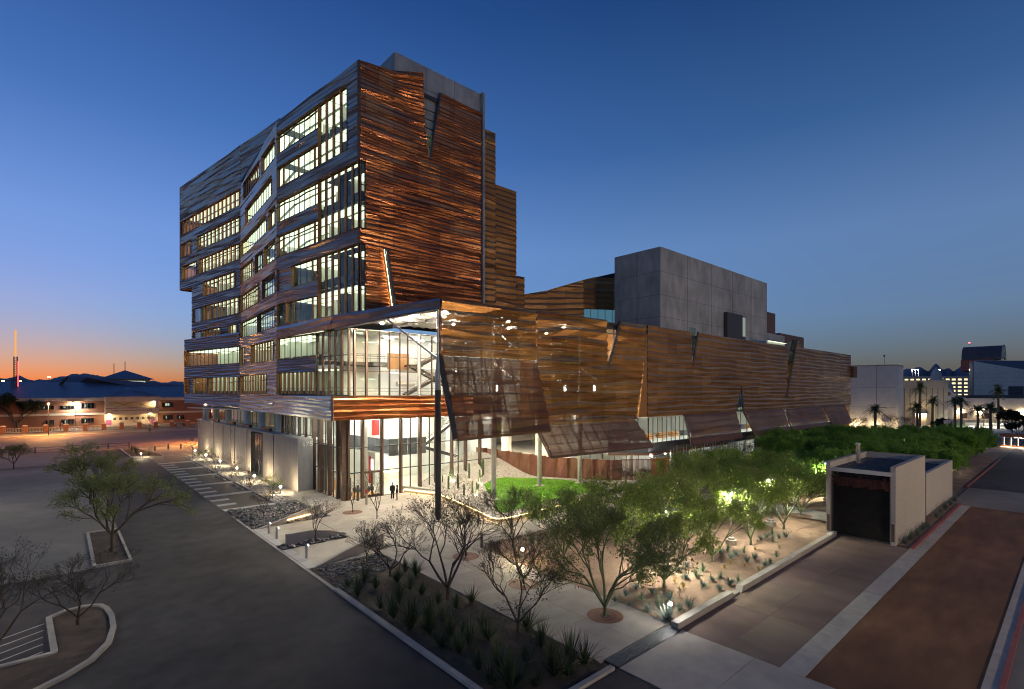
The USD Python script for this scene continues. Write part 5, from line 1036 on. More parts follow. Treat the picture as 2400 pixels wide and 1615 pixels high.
# columnar cacti on the mound, some with a small uplight
def on_mound(px, py):
    z = 0.
    for _ in range(12): x, y = gp(px, py, z); z = .5 * z + .5 * (mound_z(x, y) if planter.contains(shapely.Point(x, y)) else .3)
    return x, y, z - .03
def cactus_geo(seed, arms):
    g = np.random.default_rng(seed); mb = MB(); h = 1.7; mb.tube([(0, 0, 0), (.01, 0, .5), (0, .01, 1.2), (0, 0, h - .06), (0, 0, h)], [.10, .125, .12, .09, .03], 9)
    for i in range(arms):
        az = i * 2.4 + g.uniform(-.4, .4); z = g.uniform(.45, .9); r = np.array([math.cos(az), math.sin(az), 0]); q = g.uniform(.45, .8)
        mb.tube([r * .06 + [0, 0, z], r * .30 + [0, 0, z + .05], r * .36 + [0, 0, z + .3], r * .36 + [0, 0, z + q - .05], r * .36 + [0, 0, z + q]], [.07, .085, .085, .065, .02], 7)
    return mb.vf()
cacti = [(1290, 985, 1, 1.1), (1402, 1095, 2, 1.25), (1205, 1150, 0, 1.15), (1103, 1100, 1, .8), (1352, 1225, 1, 1.05), (1045, 1300, 0, 1.1), (912, 1305, 0, .95), (958, 1180, 1, .9), (1310, 1395, 2, .9), (1250, 1370, 0, .9), (1132, 1400, 0, .8), (828, 1212, 0, .55)]
cp = {}
for i, (u, v, a, s) in enumerate(cacti + [(1620 - 0, 1075, 1, .95), (1725, 1010, 2, .9)]):
    x, y, z = on_mound(900 + u * .1658, 930 + v * .1658)
    lb = 'small branching columnar cactus on the pale gravel mound' if a else 'small single stemmed cactus on the pale gravel mound'
    if a in cp: dup(cp[a], (x, y, z), i * 77 % 360, s)
    else: t = thing('cactus', lb, 'cactus', (x, y, z), i * 77 % 360, 'branching cacti on the mound' if a else 'single stemmed cacti on the mound', None, s); obj('stem', cactus_geo(a, a), 'cactus', t, True); cp[a] = t
    if i in (0, 4, 7, 8, 12):
        d = unit(np.array([-CA, -CB])); lx, ly = x + d[0] * .45, y + d[1] * .45
        if i == 0: up0 = thing('ground_spotlight', 'tiny uplight in the gravel beside a lit cactus', 'spotlight', (lx, ly, z), math.degrees(math.atan2(-d[1], -d[0])), 'cactus uplights on the mound'); obj('housing', MB().tube([(0, 0, -.05), (0, 0, .12), (.06, 0, .2)], [.05, .05, .06], 8).vf(), 'dark_steel', up0); obj('lens', MB().lathe([(0, .225), (.05, .215)], (.065, 0, 0), 10).vf(), 'lamp_uplight', up0)
        else: dup(up0, (lx, ly, z), math.degrees(math.atan2(-d[1], -d[0])))
# loose rock
def rocks(name, label, poly, n, s, m, seed, z=.05, fn=None):
    g = np.random.default_rng(seed); x0, y0, x1, y1 = poly.bounds; ico = trimesh.creation.icosphere(0); mb = MB(); pp = prep(poly); k = 0
    while k < n:
        x, y = g.uniform(x0, x1), g.uniform(y0, y1)
        if not pp.contains(shapely.Point(x, y)): continue
        r = s * g.uniform(.5, 1.3); v = ico.vertices * g.uniform(.6, 1.2, (12, 1)) * [1.2, .9, .6] * r; a = g.uniform(0, 6.28); c_, s_ = math.cos(a), math.sin(a)
        mb.add(np.c_[v[:, 0] * c_ - v[:, 1] * s_ + x, v[:, 0] * s_ + v[:, 1] * c_ + y, v[:, 2] + z + r * .3 + (fn(x, y) if fn else 0)], ico.faces); k += 1
    tag(obj(name, mb.vf(), m), label, 'rocks', None, 'stuff')
rocks('rock_bed_stones', 'dark angular stones strewn over the bed by the ramps', shapely.union_all([rect(12.7, 48.2, 19.4, 57), rect(12.7, 40.3, 17.8, 41.4)]), 900, .19, 'rock', 1)
rocks('front_bed_stones', 'dark stones at the upper end of the front bed', Polygon([(12.8, 28.5), (15, 30), (17.7, 32), (17.7, 34.6), (12.8, 34.6)]), 420, .13, 'rock', 2)
rocks('mulch_litter', 'bark and leaf litter scattered over the dark front bed', rect(12.8, 13.9, 17.7, 30), 1500, .035, 'bark', 12)
rocks('garden_pebbles', 'scattered pebbles on the bare garden soil', Polygon([(24, 14.2), (48.5, 14.2), (48.5, 24), (24.3, 24)]), 1300, .03, 'rock', 13, .06)
rocks('gravel_bed_stones', 'pale stones in the beds along the podium', rect(17.7, 58.4, 19.5, 110), 700, .12, 'rock_pale', 3)
rocks('mound_stones', 'pale pebbles covering the cactus mound', planter.buffer(-.5).difference(lawn_poly.buffer(.1)), 2600, .085, 'rock_pale', 4, .30, lambda x, y: mound(np.float64(x), np.float64(y)))
# grass blades of the lawn, as one mass
g = np.random.default_rng(9); mb = MB(); pts = []; pp = prep(lawn_poly); x0, y0, x1, y1 = lawn_poly.bounds
while len(pts) < 26000:
    x, y = g.uniform(x0, x1), g.uniform(y0, y1)
    if pp.contains(shapely.Point(x, y)): pts.append((x, y))
c = np.array(pts); n = len(c); z = .36 + mound(c[:, 0], c[:, 1]); a = g.uniform(0, 6.28, n); hh = g.uniform(.05, .12, n); dx, dy = np.cos(a) * .018, np.sin(a) * .018; lx, ly = g.normal(0, .04, n), g.normal(0, .04, n)
V = np.stack([np.c_[c[:, 0] - dx, c[:, 1] - dy, z - .03], np.c_[c[:, 0] + dx, c[:, 1] + dy, z - .03], np.c_[c[:, 0] + lx, c[:, 1] + ly, z + hh]], 1).reshape(-1, 3)
leaf('grass_blade', (.08, .22, .010), (.15, .34, .022), .4)
tag(obj('lawn_grass', (V, np.arange(3 * n).reshape(-1, 3)), 'grass_blade'), 'short bright green grass blades of the lawn', 'grass', None, 'stuff')

# ---------------------------------------------------------------- lamps, bollards, small fittings
def post_lamp(label, loc, group=None):
    if hasattr(post_lamp, 'p'): return dup(post_lamp.p, loc, 0, 1, label, group)
    t = thing('post_lamp', label, 'lamp', loc, 0, group); post_lamp.p = t
    obj('base', MB().lathe([(.42, -.1), (.42, .28), (.38, .30), (0, .30)], n=18).lathe([(.27, .30), (.27, .44), (.24, .46), (0, .46)], n=18).vf(), 'kerb', t, 40)
    obj('post', MB().tube([(0, 0, .45), (0, 0, 4.0)], .055, 10).vf(), 'steel_pipe', t, True)
    q = MB().lathe([(0, 4.22), (.30, 4.20), (.50, 4.12), (.50, 4.07), (.24, 4.06)], n=24)
    for a in range(3): q.bar((.05 * math.cos(a * 2.09), .05 * math.sin(a * 2.09), 3.85), (.3 * math.cos(a * 2.09), .3 * math.sin(a * 2.09), 4.08), .03, .03)
    obj('lamp_head', q.vf(), 'steel_pipe', t, 40); obj('lens', MB().lathe([(.07, 4.03), (.25, 4.035), (.25, 4.055)], n=20).vf(), 'lamp_post', t)
    return t
def xyd(px, d): t = (px - 1200) / FPX; return d * (CA + CB * t), d * (CB - CA * t)
post_lamp('nearest round headed post lamp, glowing in the garden trees', (30.06, 18.2, .15)); post_lamp('second post lamp along the garden, its disc head bright', (39.4, 18.3, .15)); post_lamp('third post lamp along the garden, half hidden by foliage', (47.6, 18.55, .15))
for px, py, lb in ((1939, 1086, 'post lamp glowing at the left edge of the garage'), (2072, 1046, 'post lamp glowing in foliage above the garage roof'), (2127, 1029, 'small bright post lamp beyond the garage roof'), (2188, 1036, 'farthest post lamp in the thicket beyond the second block')):
    d = (EYE - 4.2) * FPX / (py - HORIZON); post_lamp(lb, (*xyd(px, d), .15))
def bollard(label, loc, kind='warm', group=None):
    P = bollard.__dict__.setdefault('P', {})
    if kind in P: return dup(P[kind], loc, 0, 1, label, group)
    t = thing('lit_bollard' if kind != 'plain' else 'steel_bollard', label, 'bollard', loc, 0, group); P[kind] = t
    r = .09 if kind != 'plain' else .10
    obj('post', MB().tube([(0, 0, -.05), (0, 0, .78)], r, 14).vf(), 'steel_pipe', t, 40)
    if kind == 'plain': obj('dome', MB().lathe([(r, .78), (r, .88), (r * .8, .95), (r * .4, .99), (0, 1.0)], n=14).vf(), 'steel_pipe', t, True); obj('lens', MB().box(r - .01, -.03, .86, r + .012, .03, .9).vf(), 'lamp_bollard_white', t)
    else:
        obj('lens', MB().lathe([(r * .9, .78), (r * .9, .93)], n=14).vf(), 'lamp_bollard' if kind == 'warm' else 'lamp_bollard_white', t); obj('cap', MB().lathe([(r, .93), (r, .98), (0, 1.0)], n=14).vf(), 'steel_pipe', t)
    return t
for y, lb in ((62.6, 'lit bollard beside the gravel bed nearest the entrance'), (73.2, 'lit bollard before the tall podium window'), (82.2, 'lit bollard just past the tall podium window'), (92.4, 'lit bollard midway along the podium wall'), (103.1, 'lit bollard towards the street end of the podium'), (112.2, 'lit bollard at the far corner of the podium')): bollard(lb, (19.45, y, .06), 'warm')
bollard('lit bollard beyond the parking stalls by the street', (*gp(331, 1074), .02), 'warm'); bollard('lit bollard at the corner where walkway meets the driveway kerb', (23.95, 14.35, .06), 'white')
bollard('lit bollard behind the leafless tree at the garden edge', (24.35, 26.2, .1), 'warm')
bollard('steel bollard at the head of the upper ramp, nearer the rock bed', (13.3, 45.8, .03), 'plain'); bollard('steel bollard at the head of the upper ramp, nearer the curved wall', (13.3, 43.7, .03), 'plain'); bollard('steel bollard alone at the head of the lower ramp', (13.4, 37.3, .03), 'plain')
q = thing('dark_post', 'dark square post standing at the tip of the garden', 'post', (24.3, 30.7, .05)); obj('post', MB().box(-.08, -.08, 0, .08, .08, 1.05).vf(), 'dark_steel', q); obj('cap', MB().box(-.09, -.09, 1.05, .09, .09, 1.09).vf(), 'dark_steel', q)
q = thing('call_post', 'slim post with a red top before the entrance door', 'post', (*gp(859, 1184), .06)); obj('post', MB().box(-.11, -.07, 0, .11, .07, 1.25).vf(), 'concrete_warm', q); obj('panel', MB().box(-.112, -.072, 1.25, .112, .072, 1.6).vf(), 'red_paint', q)
q = thing('entrance_post', 'slim grey post just left of the entrance door', 'post', (*gp(839, 1175), .06)); obj('post', MB().box(-.12, -.07, 0, .12, .07, 1.7).vf(), 'dark_steel', q); obj('panel', MB().box(-.08, -.075, 1.2, .08, -.071, 1.5).vf(), 'rail_panel', q)
for i, (px, py) in enumerate(((363, 1057), (394, 1053), (424, 1052))):
    if i == 0: sp = thing('black_post', 'short black post on the footpath at the street corner of the podium', 'post', (*gp(px, py), .02), 0, 'black posts by the street'); obj('post', MB().box(-.12, -.12, 0, .12, .12, 1.0).vf(), 'dark_steel', sp); obj('cap', MB().box(-.10, -.10, 1.0, .10, .10, 1.04).vf(), 'dark_steel', sp)
    else: dup(sp, (*gp(px, py), .02))
for i, y in enumerate(PADS):
    if i == 0: ws = thing('wheel_stop', 'pale concrete wheel stop at the head of a stall', 'wheel stop', (16.95, y, .004), 0, 'wheel stops in the parking stalls'); obj('bar', MB().hexa([(-.09, -.9, 0), (.09, -.9, 0), (.09, .9, 0), (-.09, .9, 0), (-.05, -.86, .13), (.05, -.86, .13), (.05, .86, .13), (-.05, .86, .13)]).vf(), 'kerb', ws)
    else: dup(ws, (16.95, y, .004))
# curved ramp walls
def ramp_wall(label, y0, y1, x0, x1, tops, w=.28, light=None):
    t = thing('curved_wall', label, 'wall'); xs_ = np.linspace(x0, x1, 17); mid = y0 + (y1 - y0) * ((xs_ - x0) / (x1 - x0)) ** 1.4; zt = np.interp(np.linspace(0, 1, 17), *zip(*tops)); n = 17
    V = np.concatenate([np.c_[xs_, mid - w / 2, np.full(n, -.05)], np.c_[xs_, mid - w / 2, zt], np.c_[xs_, mid + w / 2, zt], np.c_[xs_, mid + w / 2, np.full(n, -.05)]])
    q = MB().add(V, [[r * n + i, r * n + i + 1, (r + 1) * n + i + 1, (r + 1) * n + i] for r in range(3) for i in range(n - 1)]); q.quad(V[0], V[n], V[2 * n], V[3 * n]).quad(V[n - 1], V[2 * n - 1], V[3 * n - 1], V[4 * n - 1]); obj('wall_body', q.vf(), 'concrete_warm', t)
    if light: a, b_ = light; obj('light_strip', MB().tube([(xs_[i], mid[i] - w / 2 - .03, .30) for i in range(a, b_)], .022, 5).vf(), 'led_warm', t)
ramp_wall('curved concrete wall of the upper ramp with a glowing strip', 47.9, 49.9, 12.9, 19.2, [(0, .05), (.35, .45), (.7, .8), (1, .95)], light=(7, 14))
ramp_wall('curved concrete wall between the ramps, tall at the aisle end', 41.2, 41.7, 13.2, 18.1, [(0, .95), (.4, .9), (.75, .55), (1, .06)])
ramp_wall('curved concrete wall below the lower ramp, rising towards the walkway', 34.95, 36.5, 13.2, 19.0, [(0, .06), (.3, .5), (.65, .85), (1, .98)])
# drain grate
t = thing('drain_grate', 'long dark metal drain grate across the foot of the walkway', 'grate', (0, 0, 0)); obj('frame', MB().box(18.15, 13.38, .0, 23.4, 14.17, .045).vf(), 'dark_frame', t); q = MB()
for x in np.arange(18.2, 23.35, .10): q.box(x, 13.42, .046, x + .05, 14.13, .062)
for y in np.arange(13.5, 14.1, .14): q.box(18.2, y, .05, 23.35, y + .02, .066)
tag(obj('grate_bars', q.vf(), 'rail_panel', t), kind='stuff')

# ---------------------------------------------------------------- people
def person(label, loc, rot, h, jacket, trousers, hairc, long_hair=False):
    t = thing('person', label, 'person', loc, rot); s = h / 1.75; ms = []
    J = lambda *a: np.array(a, float) * s
    def limb(*pr):
        for (p, r), (p2, r2) in zip(pr[:-1], pr[1:]): ms.append(hull([(p, r * s), (p2, r2 * s)]))
    def build(seg, refine=.03):
        m_ = m3.Manifold.batch_boolean(seg, m3.OpType.Add); m_ = m_.refine_to_length(refine * s); a = m_.to_mesh(); tm_ = trimesh.Trimesh(a.vert_properties[:, :3], a.tri_verts, process=False); trimesh.smoothing.filter_taubin(tm_, iterations=6); return tm_
    head = [((J(.02, 0, 1.66)), .095), (J(.035, 0, 1.60), .075), (J(-.01, 0, 1.69), .095)]
    ms.append(hull([(p, r * s) for p, r in head])); ms.append(hull([(J(.105, 0, 1.635), .016 * s), (J(.10, 0, 1.66), .012 * s)])); limb((J(0, 0, 1.56), .055), (J(-.01, 0, 1.46), .06))
    ms.append(hull([(J(-.01, .15, 1.41), .07 * s), (J(-.01, -.15, 1.41), .07 * s), (J(0, .1, 1.15), .10 * s), (J(0, -.1, 1.15), .10 * s)])); ms.append(hull([(J(0, .1, 1.15), .10 * s), (J(0, -.1, 1.15), .10 * s), (J(0, .09, .95), .11 * s), (J(0, -.09, .95), .11 * s)]))
    for sd in (-1, 1):
        limb((J(0, .09 * sd, .93), .10), (J(.02, .10 * sd, .50), .062), (J(-.02, .11 * sd, .09), .042)); ms.append(hull([(J(-.05, .11 * sd, .045), .042 * s), (J(.15, .125 * sd, .03), .03 * s)]))
        limb((J(-.01, .19 * sd, 1.40), .055), (J(-.03, .25 * sd, 1.10), .043), (J(.10, .22 * sd, .90), .033))
        ms.append(hull([(J(.11, .22 * sd, .88), .03 * s), (J(.15, .21 * sd, .82), .026 * s)]))
        for k in range(4): limb((J(.13 + .012 * k, (.19 + .015 * k) * sd, .81), .010), (J(.15 + .01 * k, (.19 + .013 * k) * sd, .755 + .006 * abs(k - 1.5)), .008))
        limb((J(.14, .17 * sd, .85), .011), (J(.18, .16 * sd, .81), .009))
    obj('body', build(ms), 'skin', t, True)
    c = []
    c.append(hull([(J(-.01, .155, 1.42), .085 * s), (J(-.01, -.155, 1.42), .085 * s), (J(0, .115, .98), .135 * s), (J(0, -.115, .98), .135 * s)]))
    for sd in (-1, 1): c.append(hull([(J(-.01, .19 * sd, 1.40), .072 * s), (J(-.03, .25 * sd, 1.10), .058 * s)])); c.append(hull([(J(-.03, .25 * sd, 1.10), .058 * s), (J(.08, .225 * sd, .93), .045 * s)]))
    obj('jacket', build(c), jacket, t, True); c = []
    for sd in (-1, 1): c.append(hull([(J(0, .085 * sd, .98), .12 * s), (J(.02, .10 * sd, .50), .082 * s)])); c.append(hull([(J(.02, .10 * sd, .50), .082 * s), (J(-.02, .11 * sd, .09), .068 * s)]))
    obj('trousers', build(c), trousers, t, True)
    obj('hair', build([hull([(J(-.02, 0, 1.70), .104 * s), (J(0, 0, 1.72), .096 * s)] + ([(J(-.05, 0, 1.50), .085 * s)] if long_hair else []))]), hairc, t, True)
person('person in a dark jacket and trousers standing outside the entrance, the taller one', (*gp(920, 1170.5), .06), 250, 1.78, 'cloth_navy', 'cloth_navy', 'hair_dark')
person('person in a dark top and pale trousers standing outside the entrance, the shorter one', (*gp(930.5, 1173.5), .06), 150, 1.66, 'cloth_dark', 'cloth_khaki', 'hair_dark', True)

# ---------------------------------------------------------------- concrete garage and its smaller neighbour
t = thing('garage', 'concrete service garage with a tall dark mesh roller door and gravel roof', 'garage')
X0, X1, YA, YB, H = 48.5, 59.7, 9.6, 14.4, 6.1
obj('side_wall', MB().box(X0, YA, -.05, X1, YA + .32, H).vf(), 'pale_block', t); obj('side_wall', MB().box(X0, YB - .32, -.05, X1, YB, H).vf(), 'pale_block', t); obj('back_wall', MB().box(X1 - .3, YA + .321, -.05, X1 - .001, YB - .321, H).vf(), 'pale_block', t)
obj('wall_cap', MB().box(X0 - .02, YA - .02, H, X1 + .02, YA + .34, H + .05).box(X0 - .02, YB - .34, H, X1 + .02, YB + .02, H + .05).box(X1 - .32, YA + .341, H, X1 + .02, YB - .341, H + .05).vf(), 'concrete_warm', t)
rf = obj('roof', MB().box(X0 + .32, YA + .321, 5.45, X1 - .301, YB - .321, 5.6).vf(), 'gravel_dark', t); obj('roof_edge', MB().box(X0 + .22, YA + .321, 5.35, X0 + .32, YB - .321, 5.68).vf(), 'silver_paint', t)
g = np.random.default_rng(4); mb = MB(); ico = trimesh.creation.icosphere(0)
for k in range(1500): mb.add(ico.vertices * g.uniform(.03, .06) * g.uniform(.7, 1.2, (12, 1)) + [g.uniform(X0 + .4, X1 - .4), g.uniform(YA + .4, YB - .4), 5.62], ico.faces)
tag(obj('roof_gravel', mb.vf(), 'rock', t), kind='stuff')
dr = obj('roller_door', MB().box(X0 + .42, YA + .322, .02, X0 + .5, YB - .322, 5.34).vf(), 'door_mesh', t)
q = MB()
for z in np.arange(.25, 5.3, .22): q.box(X0 + .405, YA + .5, z, X0 + .42, YB - .5, z + .1)
obj('door_slats', q.vf(), 'door_mesh', t); q = MB().box(X0 + .3, YA + .322, 0, X0 + .42, YA + .45, 5.34).box(X0 + .3, YB - .45, 0, X0 + .42, YB - .322, 5.34).box(X0 + .3, YA + .45, .02, X0 + .405, YB - .45, .12); obj('door_frame', q.vf(), 'dark_frame', t)
for i in range(14):
    y = YA + .46 + i * .275; obj('header_plate', MB().box(X0 + .2 + (i % 3) * .02, y, 4.15 + (i * 7 % 4) * .05, X0 + .3, y + .25, 4.95).vf(), 'rust_dark', t)
q = MB()
for y in (10.2, 11.9, 13.5): q.hexa([(X0 + .02, y, 4.9), (X0 + .3, y, 4.9), (X0 + .3, y + .25, 4.9), (X0 + .02, y + .25, 4.9), (X0 + .22, y, 5.15), (X0 + .3, y, 5.15), (X0 + .3, y + .25, 5.15), (X0 + .22, y + .25, 5.15)])
obj('bracket', q.vf(), 'rust_dark', t); q = MB()
for z in (1.0, 2.0, 3.0, 4.0): q.box(X0 + .28, YB - .40, z, X0 + .3, YB - .37, z + .04)
obj('rivet', q.vf(), 'chrome', t); obj('corner_guard', MB().box(X0 - .012, YA + .06, .3, X0 - .001, YA + .28, 1.7).vf(), 'bronze_frame', t); obj('corner_guard', MB().box(X0 - .012, YB - .28, .3, X0 - .001, YB - .06, 1.7).vf(), 'bronze_frame', t)
vp = MB().lathe([(.20, 5.6), (.20, 5.95), (.24, 5.97), (.17, 6.0), (.17, 6.7), (.22, 6.72), (.22, 6.8), (.15, 6.82), (.15, 7.2), (.21, 7.22), (.21, 7.4), (.0, 7.42)], (53.8, 13.4, 0), 14); obj('vent_pipe', vp.vf(), 'chrome', t, 30)
t = thing('storage_block', 'lower pale concrete block behind the garage with sunken gravel roof', 'building'); X0, X1, YA, YB, H = 62.4, 77.4, 9.95, 13.8, 4.1
obj('side_wall', MB().box(X0, YA, -.05, X1, YA + .32, H).vf(), 'pale_block', t); obj('side_wall', MB().box(X0, YB - .32, -.05, X1, YB, H).vf(), 'pale_block', t); obj('end_wall', MB().box(X1 - .3, YA + .321, -.05, X1 - .001, YB - .321, H).box(X0 + .3, YA + .321, -.05, X0 + .6, YB - .321, H - .4).vf(), 'pale_block', t)
obj('roof', MB().box(X0 + .601, YA + .321, 3.4, X1 - .301, YB - .321, 3.55).vf(), 'gravel_dark', t); obj('roof_edge', MB().box(X0 + .28, YA + .33, H - .4, X0 + .62, YB - .33, H - .3).vf(), 'silver_paint', t); obj('door', MB().box(X0 + .24, YA + .5, .02, X0 + .3, YA + 1.6, 2.2).vf(), 'concrete_warm', t)
q = thing('wall_link', 'narrow wall with a small dark lamp between garage and lower block', 'wall'); obj('wall_body', MB().box(59.72, 10.6, -.05, 62.38, 10.9, 3.6).vf(), 'beige_wall', q); obj('lamp', MB().bar((61.2, 10.59, 2.7), (61.2, 10.3, 2.7), .1, .1).vf(), 'dark_frame', q)
# ---------------------------------------------------------------- beyond the far street: the brick school
def on_y(px, y): t = (px - 1200) / FPX; return y / (CB - CA * t) * (CA + CB * t)
Y = 223.0; sx = lambda px: on_y(px, Y)
t = thing('brick_school', 'long low brick school with blue seamed roof across the street', 'building')
xa, xb, xe = sx(-130), sx(245), sx(370); xz = sx(560)
for x0, x1 in ((xa, xb), (xe, xz)):
    obj('brick_wall', MB().box(x0, Y, -.1, x1, Y + .5, 4.3).box(x0, Y, 5.0, x1, Y + .5, 9.0).vf(), 'brick', t)
    obj('wall_band', MB().box(x0, Y - .12, 4.3, x1, Y + .5, 5.0).vf(), 'beige_wall', t); obj('eave', MB().box(x0, Y - .6, 9.0, x1, Y + .5, 10.1).vf(), 'beige_wall', t)
def seamed(pa, pb, pc, pd, n, name='roof'):
    """a roof plane with raised seams running up the slope"""
    pa, pb, pc, pd = map(lambda p: np.array(p, float), (pa, pb, pc, pd)); r = obj(name, MB().quad(pa, pb, pc, pd).vf(), 'roof_blue', t); q = MB()
    for i in range(1, n): q.bar(pa + (pb - pa) * i / n + [0, 0, .06], pd + (pc - pd) * i / n + [0, 0, .06], .12, .14)
    obj('roof_seams', q.vf(), 'roof_blue', t)
seamed((xa, Y - .7, 10.12), (sx(560), Y - .7, 10.12), (sx(560), Y + 26, 15.6), (xa, Y + 26, 15.6), 90)
obj('gable_roof', MB().add([(xb + 10, Y + 20, 14), (xe + 20, Y + 20, 14), (on_y(203, Y + 24), Y + 24, 17.4), (xb - 8, Y + 40, 14)], [[0, 1, 2, 2], [0, 2, 3, 3]]).vf(), 'roof_blue', t)
# entrance portico
px0, px1 = sx(245), sx(370); pf = Y - 3.5
obj('portico_wall', MB().box(px0, Y - .2, 0, px1, Y + .4, 10).vf(), 'beige_wall', t); obj('portico_head', MB().box(px0, pf, 8.7, px1, Y - .21, 10.4).vf(), 'beige_wall', t); obj('balcony', MB().box(px0, pf, 4.4, px1, Y - .21, 6.4).vf(), 'beige_wall', t)
for x in (px0, px1 - 1.0): obj('portico_pier', MB().box(x, pf, 6.4, x + 1.0, pf + 1, 8.7).vf(), 'beige_wall', t)
q = MB(); w = (px1 - px0)
for a, b_ in ((.15, .5), (.5, .85)):
    q.bar((px0 + w * a, pf - .05, 8.7), (px0 + w * b_, pf - .05, 6.5), .12, .12); q.bar((px0 + w * a, pf - .05, 6.5), (px0 + w * b_, pf - .05, 8.7), .12, .12)
q.bar((px0, pf - .05, 6.5), (px1, pf - .05, 6.5), .14, .14); obj('cross_brace', q.vf(), 'dark_steel', t)
for i in range(18): x = px0 + w * (.16 + .69 * i / 17); obj('vent_hole', MB().box(x - .16, pf - .03, 5.5, x + .16, pf - .005, 5.85).vf(), 'dark_frame', t)
for i in range(7): x = px0 + w * (.18 + .64 * i / 6); obj('square_window', MB().box(x - .4, Y - .26, 2.3, x + .4, Y - .205, 3.2).vf(), 'dark_frame', t)
obj('door', MB().box(px0 + .4, Y - .3, 0, px0 + 1.9, Y - .205, 2.4).vf(), 'purple_door', t); obj('door', MB().box(px1 - 2.2, Y - .3, 0, px1 - .8, Y - .205, 2.4).vf(), 'purple_door', t)
for x in (px0 + 1.2, px1 - 2.4): obj('soffit_lamp', MB().box(x - .4, Y - 2.2, 4.25, x + .4, Y - 1.4, 4.35).vf(), 'lamp_street', t)
obj('soffit_lamp', MB().box(px1 - 1.6, Y - 1.4, 8.55, px1 - 1.0, Y - .9, 8.65).vf(), 'lamp_street', t)
obj('entrance_step', MB().box(px0 - 1, Y - 6, 0, px1 + 6, Y - .2, .5).vf(), 'kerb', t)
seamed((px0 - .8, pf - .5, 10.42), (px1 + .8, pf - .5, 10.42), ((px0 + px1) / 2 + .5, Y + 12, 13.4), ((px0 + px1) / 2 - .5, Y + 12, 13.4), 22, 'portico_roof')
for a, b_, z0, z1, lit in ((sx(190), sx(221), 6.6, 8.3, 0), (sx(92), sx(126), 6.4, 7.6, 0), (sx(140), sx(175), 6.4, 7.6, 0), (sx(379), sx(406), 6.7, 8.2, 1), (sx(107), sx(127), 1.2, 2.9, 0), (sx(143), sx(174), 1.4, 3.0, 0), (sx(190), sx(220), 1.6, 3.2, 0), (sx(382), sx(405), 2.0, 3.6, 0), (sx(415), sx(432), 2.0, 3.4, 0)):
    wn = obj('window', MB().box(a, Y - .08, z0, b_, Y - .005, z1).vf(), 'glass_dark', t); q = MB()
    for k in range(5): x = a + (b_ - a) * k / 4; q.box(x - .06, Y - .14, z0, x + .06, Y - .085, z1)
    q.box(a, Y - .14, z0 - .1, b_, Y - .085, z0); obj('window_frame', q.vf(), 'dark_frame', wn)
    obj('lit_pane', MB().box(a + (b_ - a) * .3, Y - .084, z0 + .3, a + (b_ - a) * (.65 if lit else .38), Y - .081, z1 - .3).vf(), 'lit_green', wn)
# lit lantern storey and pyramid roof
ya = Y + 30; lx0, lx1 = on_y(243, ya), on_y(351, ya)
obj('lantern_wall', MB().box(lx0, ya, 14.3, lx1, ya + 18, 17.2).vf(), 'beige_wall', t); lw = lx1 - lx0
for a, b_ in ((.07, .48), (.51, .9)):
    wn = obj('lantern_window', MB().box(lx0 + lw * a, ya - .1, 15.6, lx0 + lw * b_, ya - .02, 16.5).vf(), 'lit_green', t); q = MB()
    for k in range(9): x = lx0 + lw * (a + (b_ - a) * k / 8); q.box(x - .06, ya - .15, 15.6, x + .06, ya - .105, 16.5)
    obj('window_frame', q.vf(), 'beige_wall', wn)
cx_ = (lx0 + lx1) / 2; obj('lantern_roof', MB().add([(lx0 - 1.5, ya - 1.5, 17.2), (lx1 + 1.5, ya - 1.5, 17.2), (lx1 + 1.5, ya + 20, 17.2), (lx0 - 1.5, ya + 20, 17.2), (cx_, ya + 9, 21.0)], [[0, 1, 4], [1, 2, 4], [2, 3, 4], [3, 0, 4]]).vf(), 'roof_blue', t)
for dx, hh in ((-3.6, 23.6), (0, 24.6)): obj('roof_mast', MB().tube([(cx_ + dx, ya + 9, 19.5), (cx_ + dx, ya + 9, hh)], .12, 5).vf(), 'bronze_frame', t)
q = MB(); c = np.array([on_y(149, Y + 22), Y + 22, 16.4]); q.lathe([(.0, -.9), (1.2, -.6), (2.2, .0)], (0, 0, 0), 16); v, f = q.vf(); v = trimesh.transformations.transform_points(v, trimesh.transformations.rotation_matrix(-.9, [0, 1, 0])) + c
dq = thing('satellite_dish', 'dark satellite dish on the roof of the brick school', 'satellite dish'); obj('dish', (v, f), 'dark_steel', dq, True); obj('stand', MB().bar(c + [0, 0, -2.4], c, .3, .3).bar(c, c + [2.2, 0, .9], .12, .12).vf(), 'dark_steel', dq)
# mast beside the school
mx, my = xyd(36.5, 172); t = thing('sign_mast', 'tall slim lattice mast with an orange glowing tip left of the school', 'mast', (mx, my, 0))
obj('pylon', MB().box(-1.6, -1.2, 0, 1.6, 1.2, 12.6).vf(), 'pale_block', t)
obj('lattice', MB().box(-.55, -.35, 12.6, -.25, .35, 24).box(.25, -.35, 12.6, .55, .35, 24).box(-1.2, -.3, 12.6, -.95, .3, 16.6).vf(), 'dark_steel', t); q = MB()
for z in np.arange(12.8, 24, .75): q.bar((-.5, 0, z), (.5, 0, z + .5), .16, .16)
for z in np.arange(12.8, 16.5, .9): q.bar((-1.1, 0, z), (-.4, 0, z + .5), .14, .14)
obj('lattice_brace', q.vf(), 'dark_steel', t); obj('edge_light', MB().box(.56, -.1, 13.5, .62, .1, 22.5).vf(), 'beacon_red', t); obj('tip', MB().box(-.22, -.22, 24, .22, .22, 33).vf(), 'mast_orange', t)
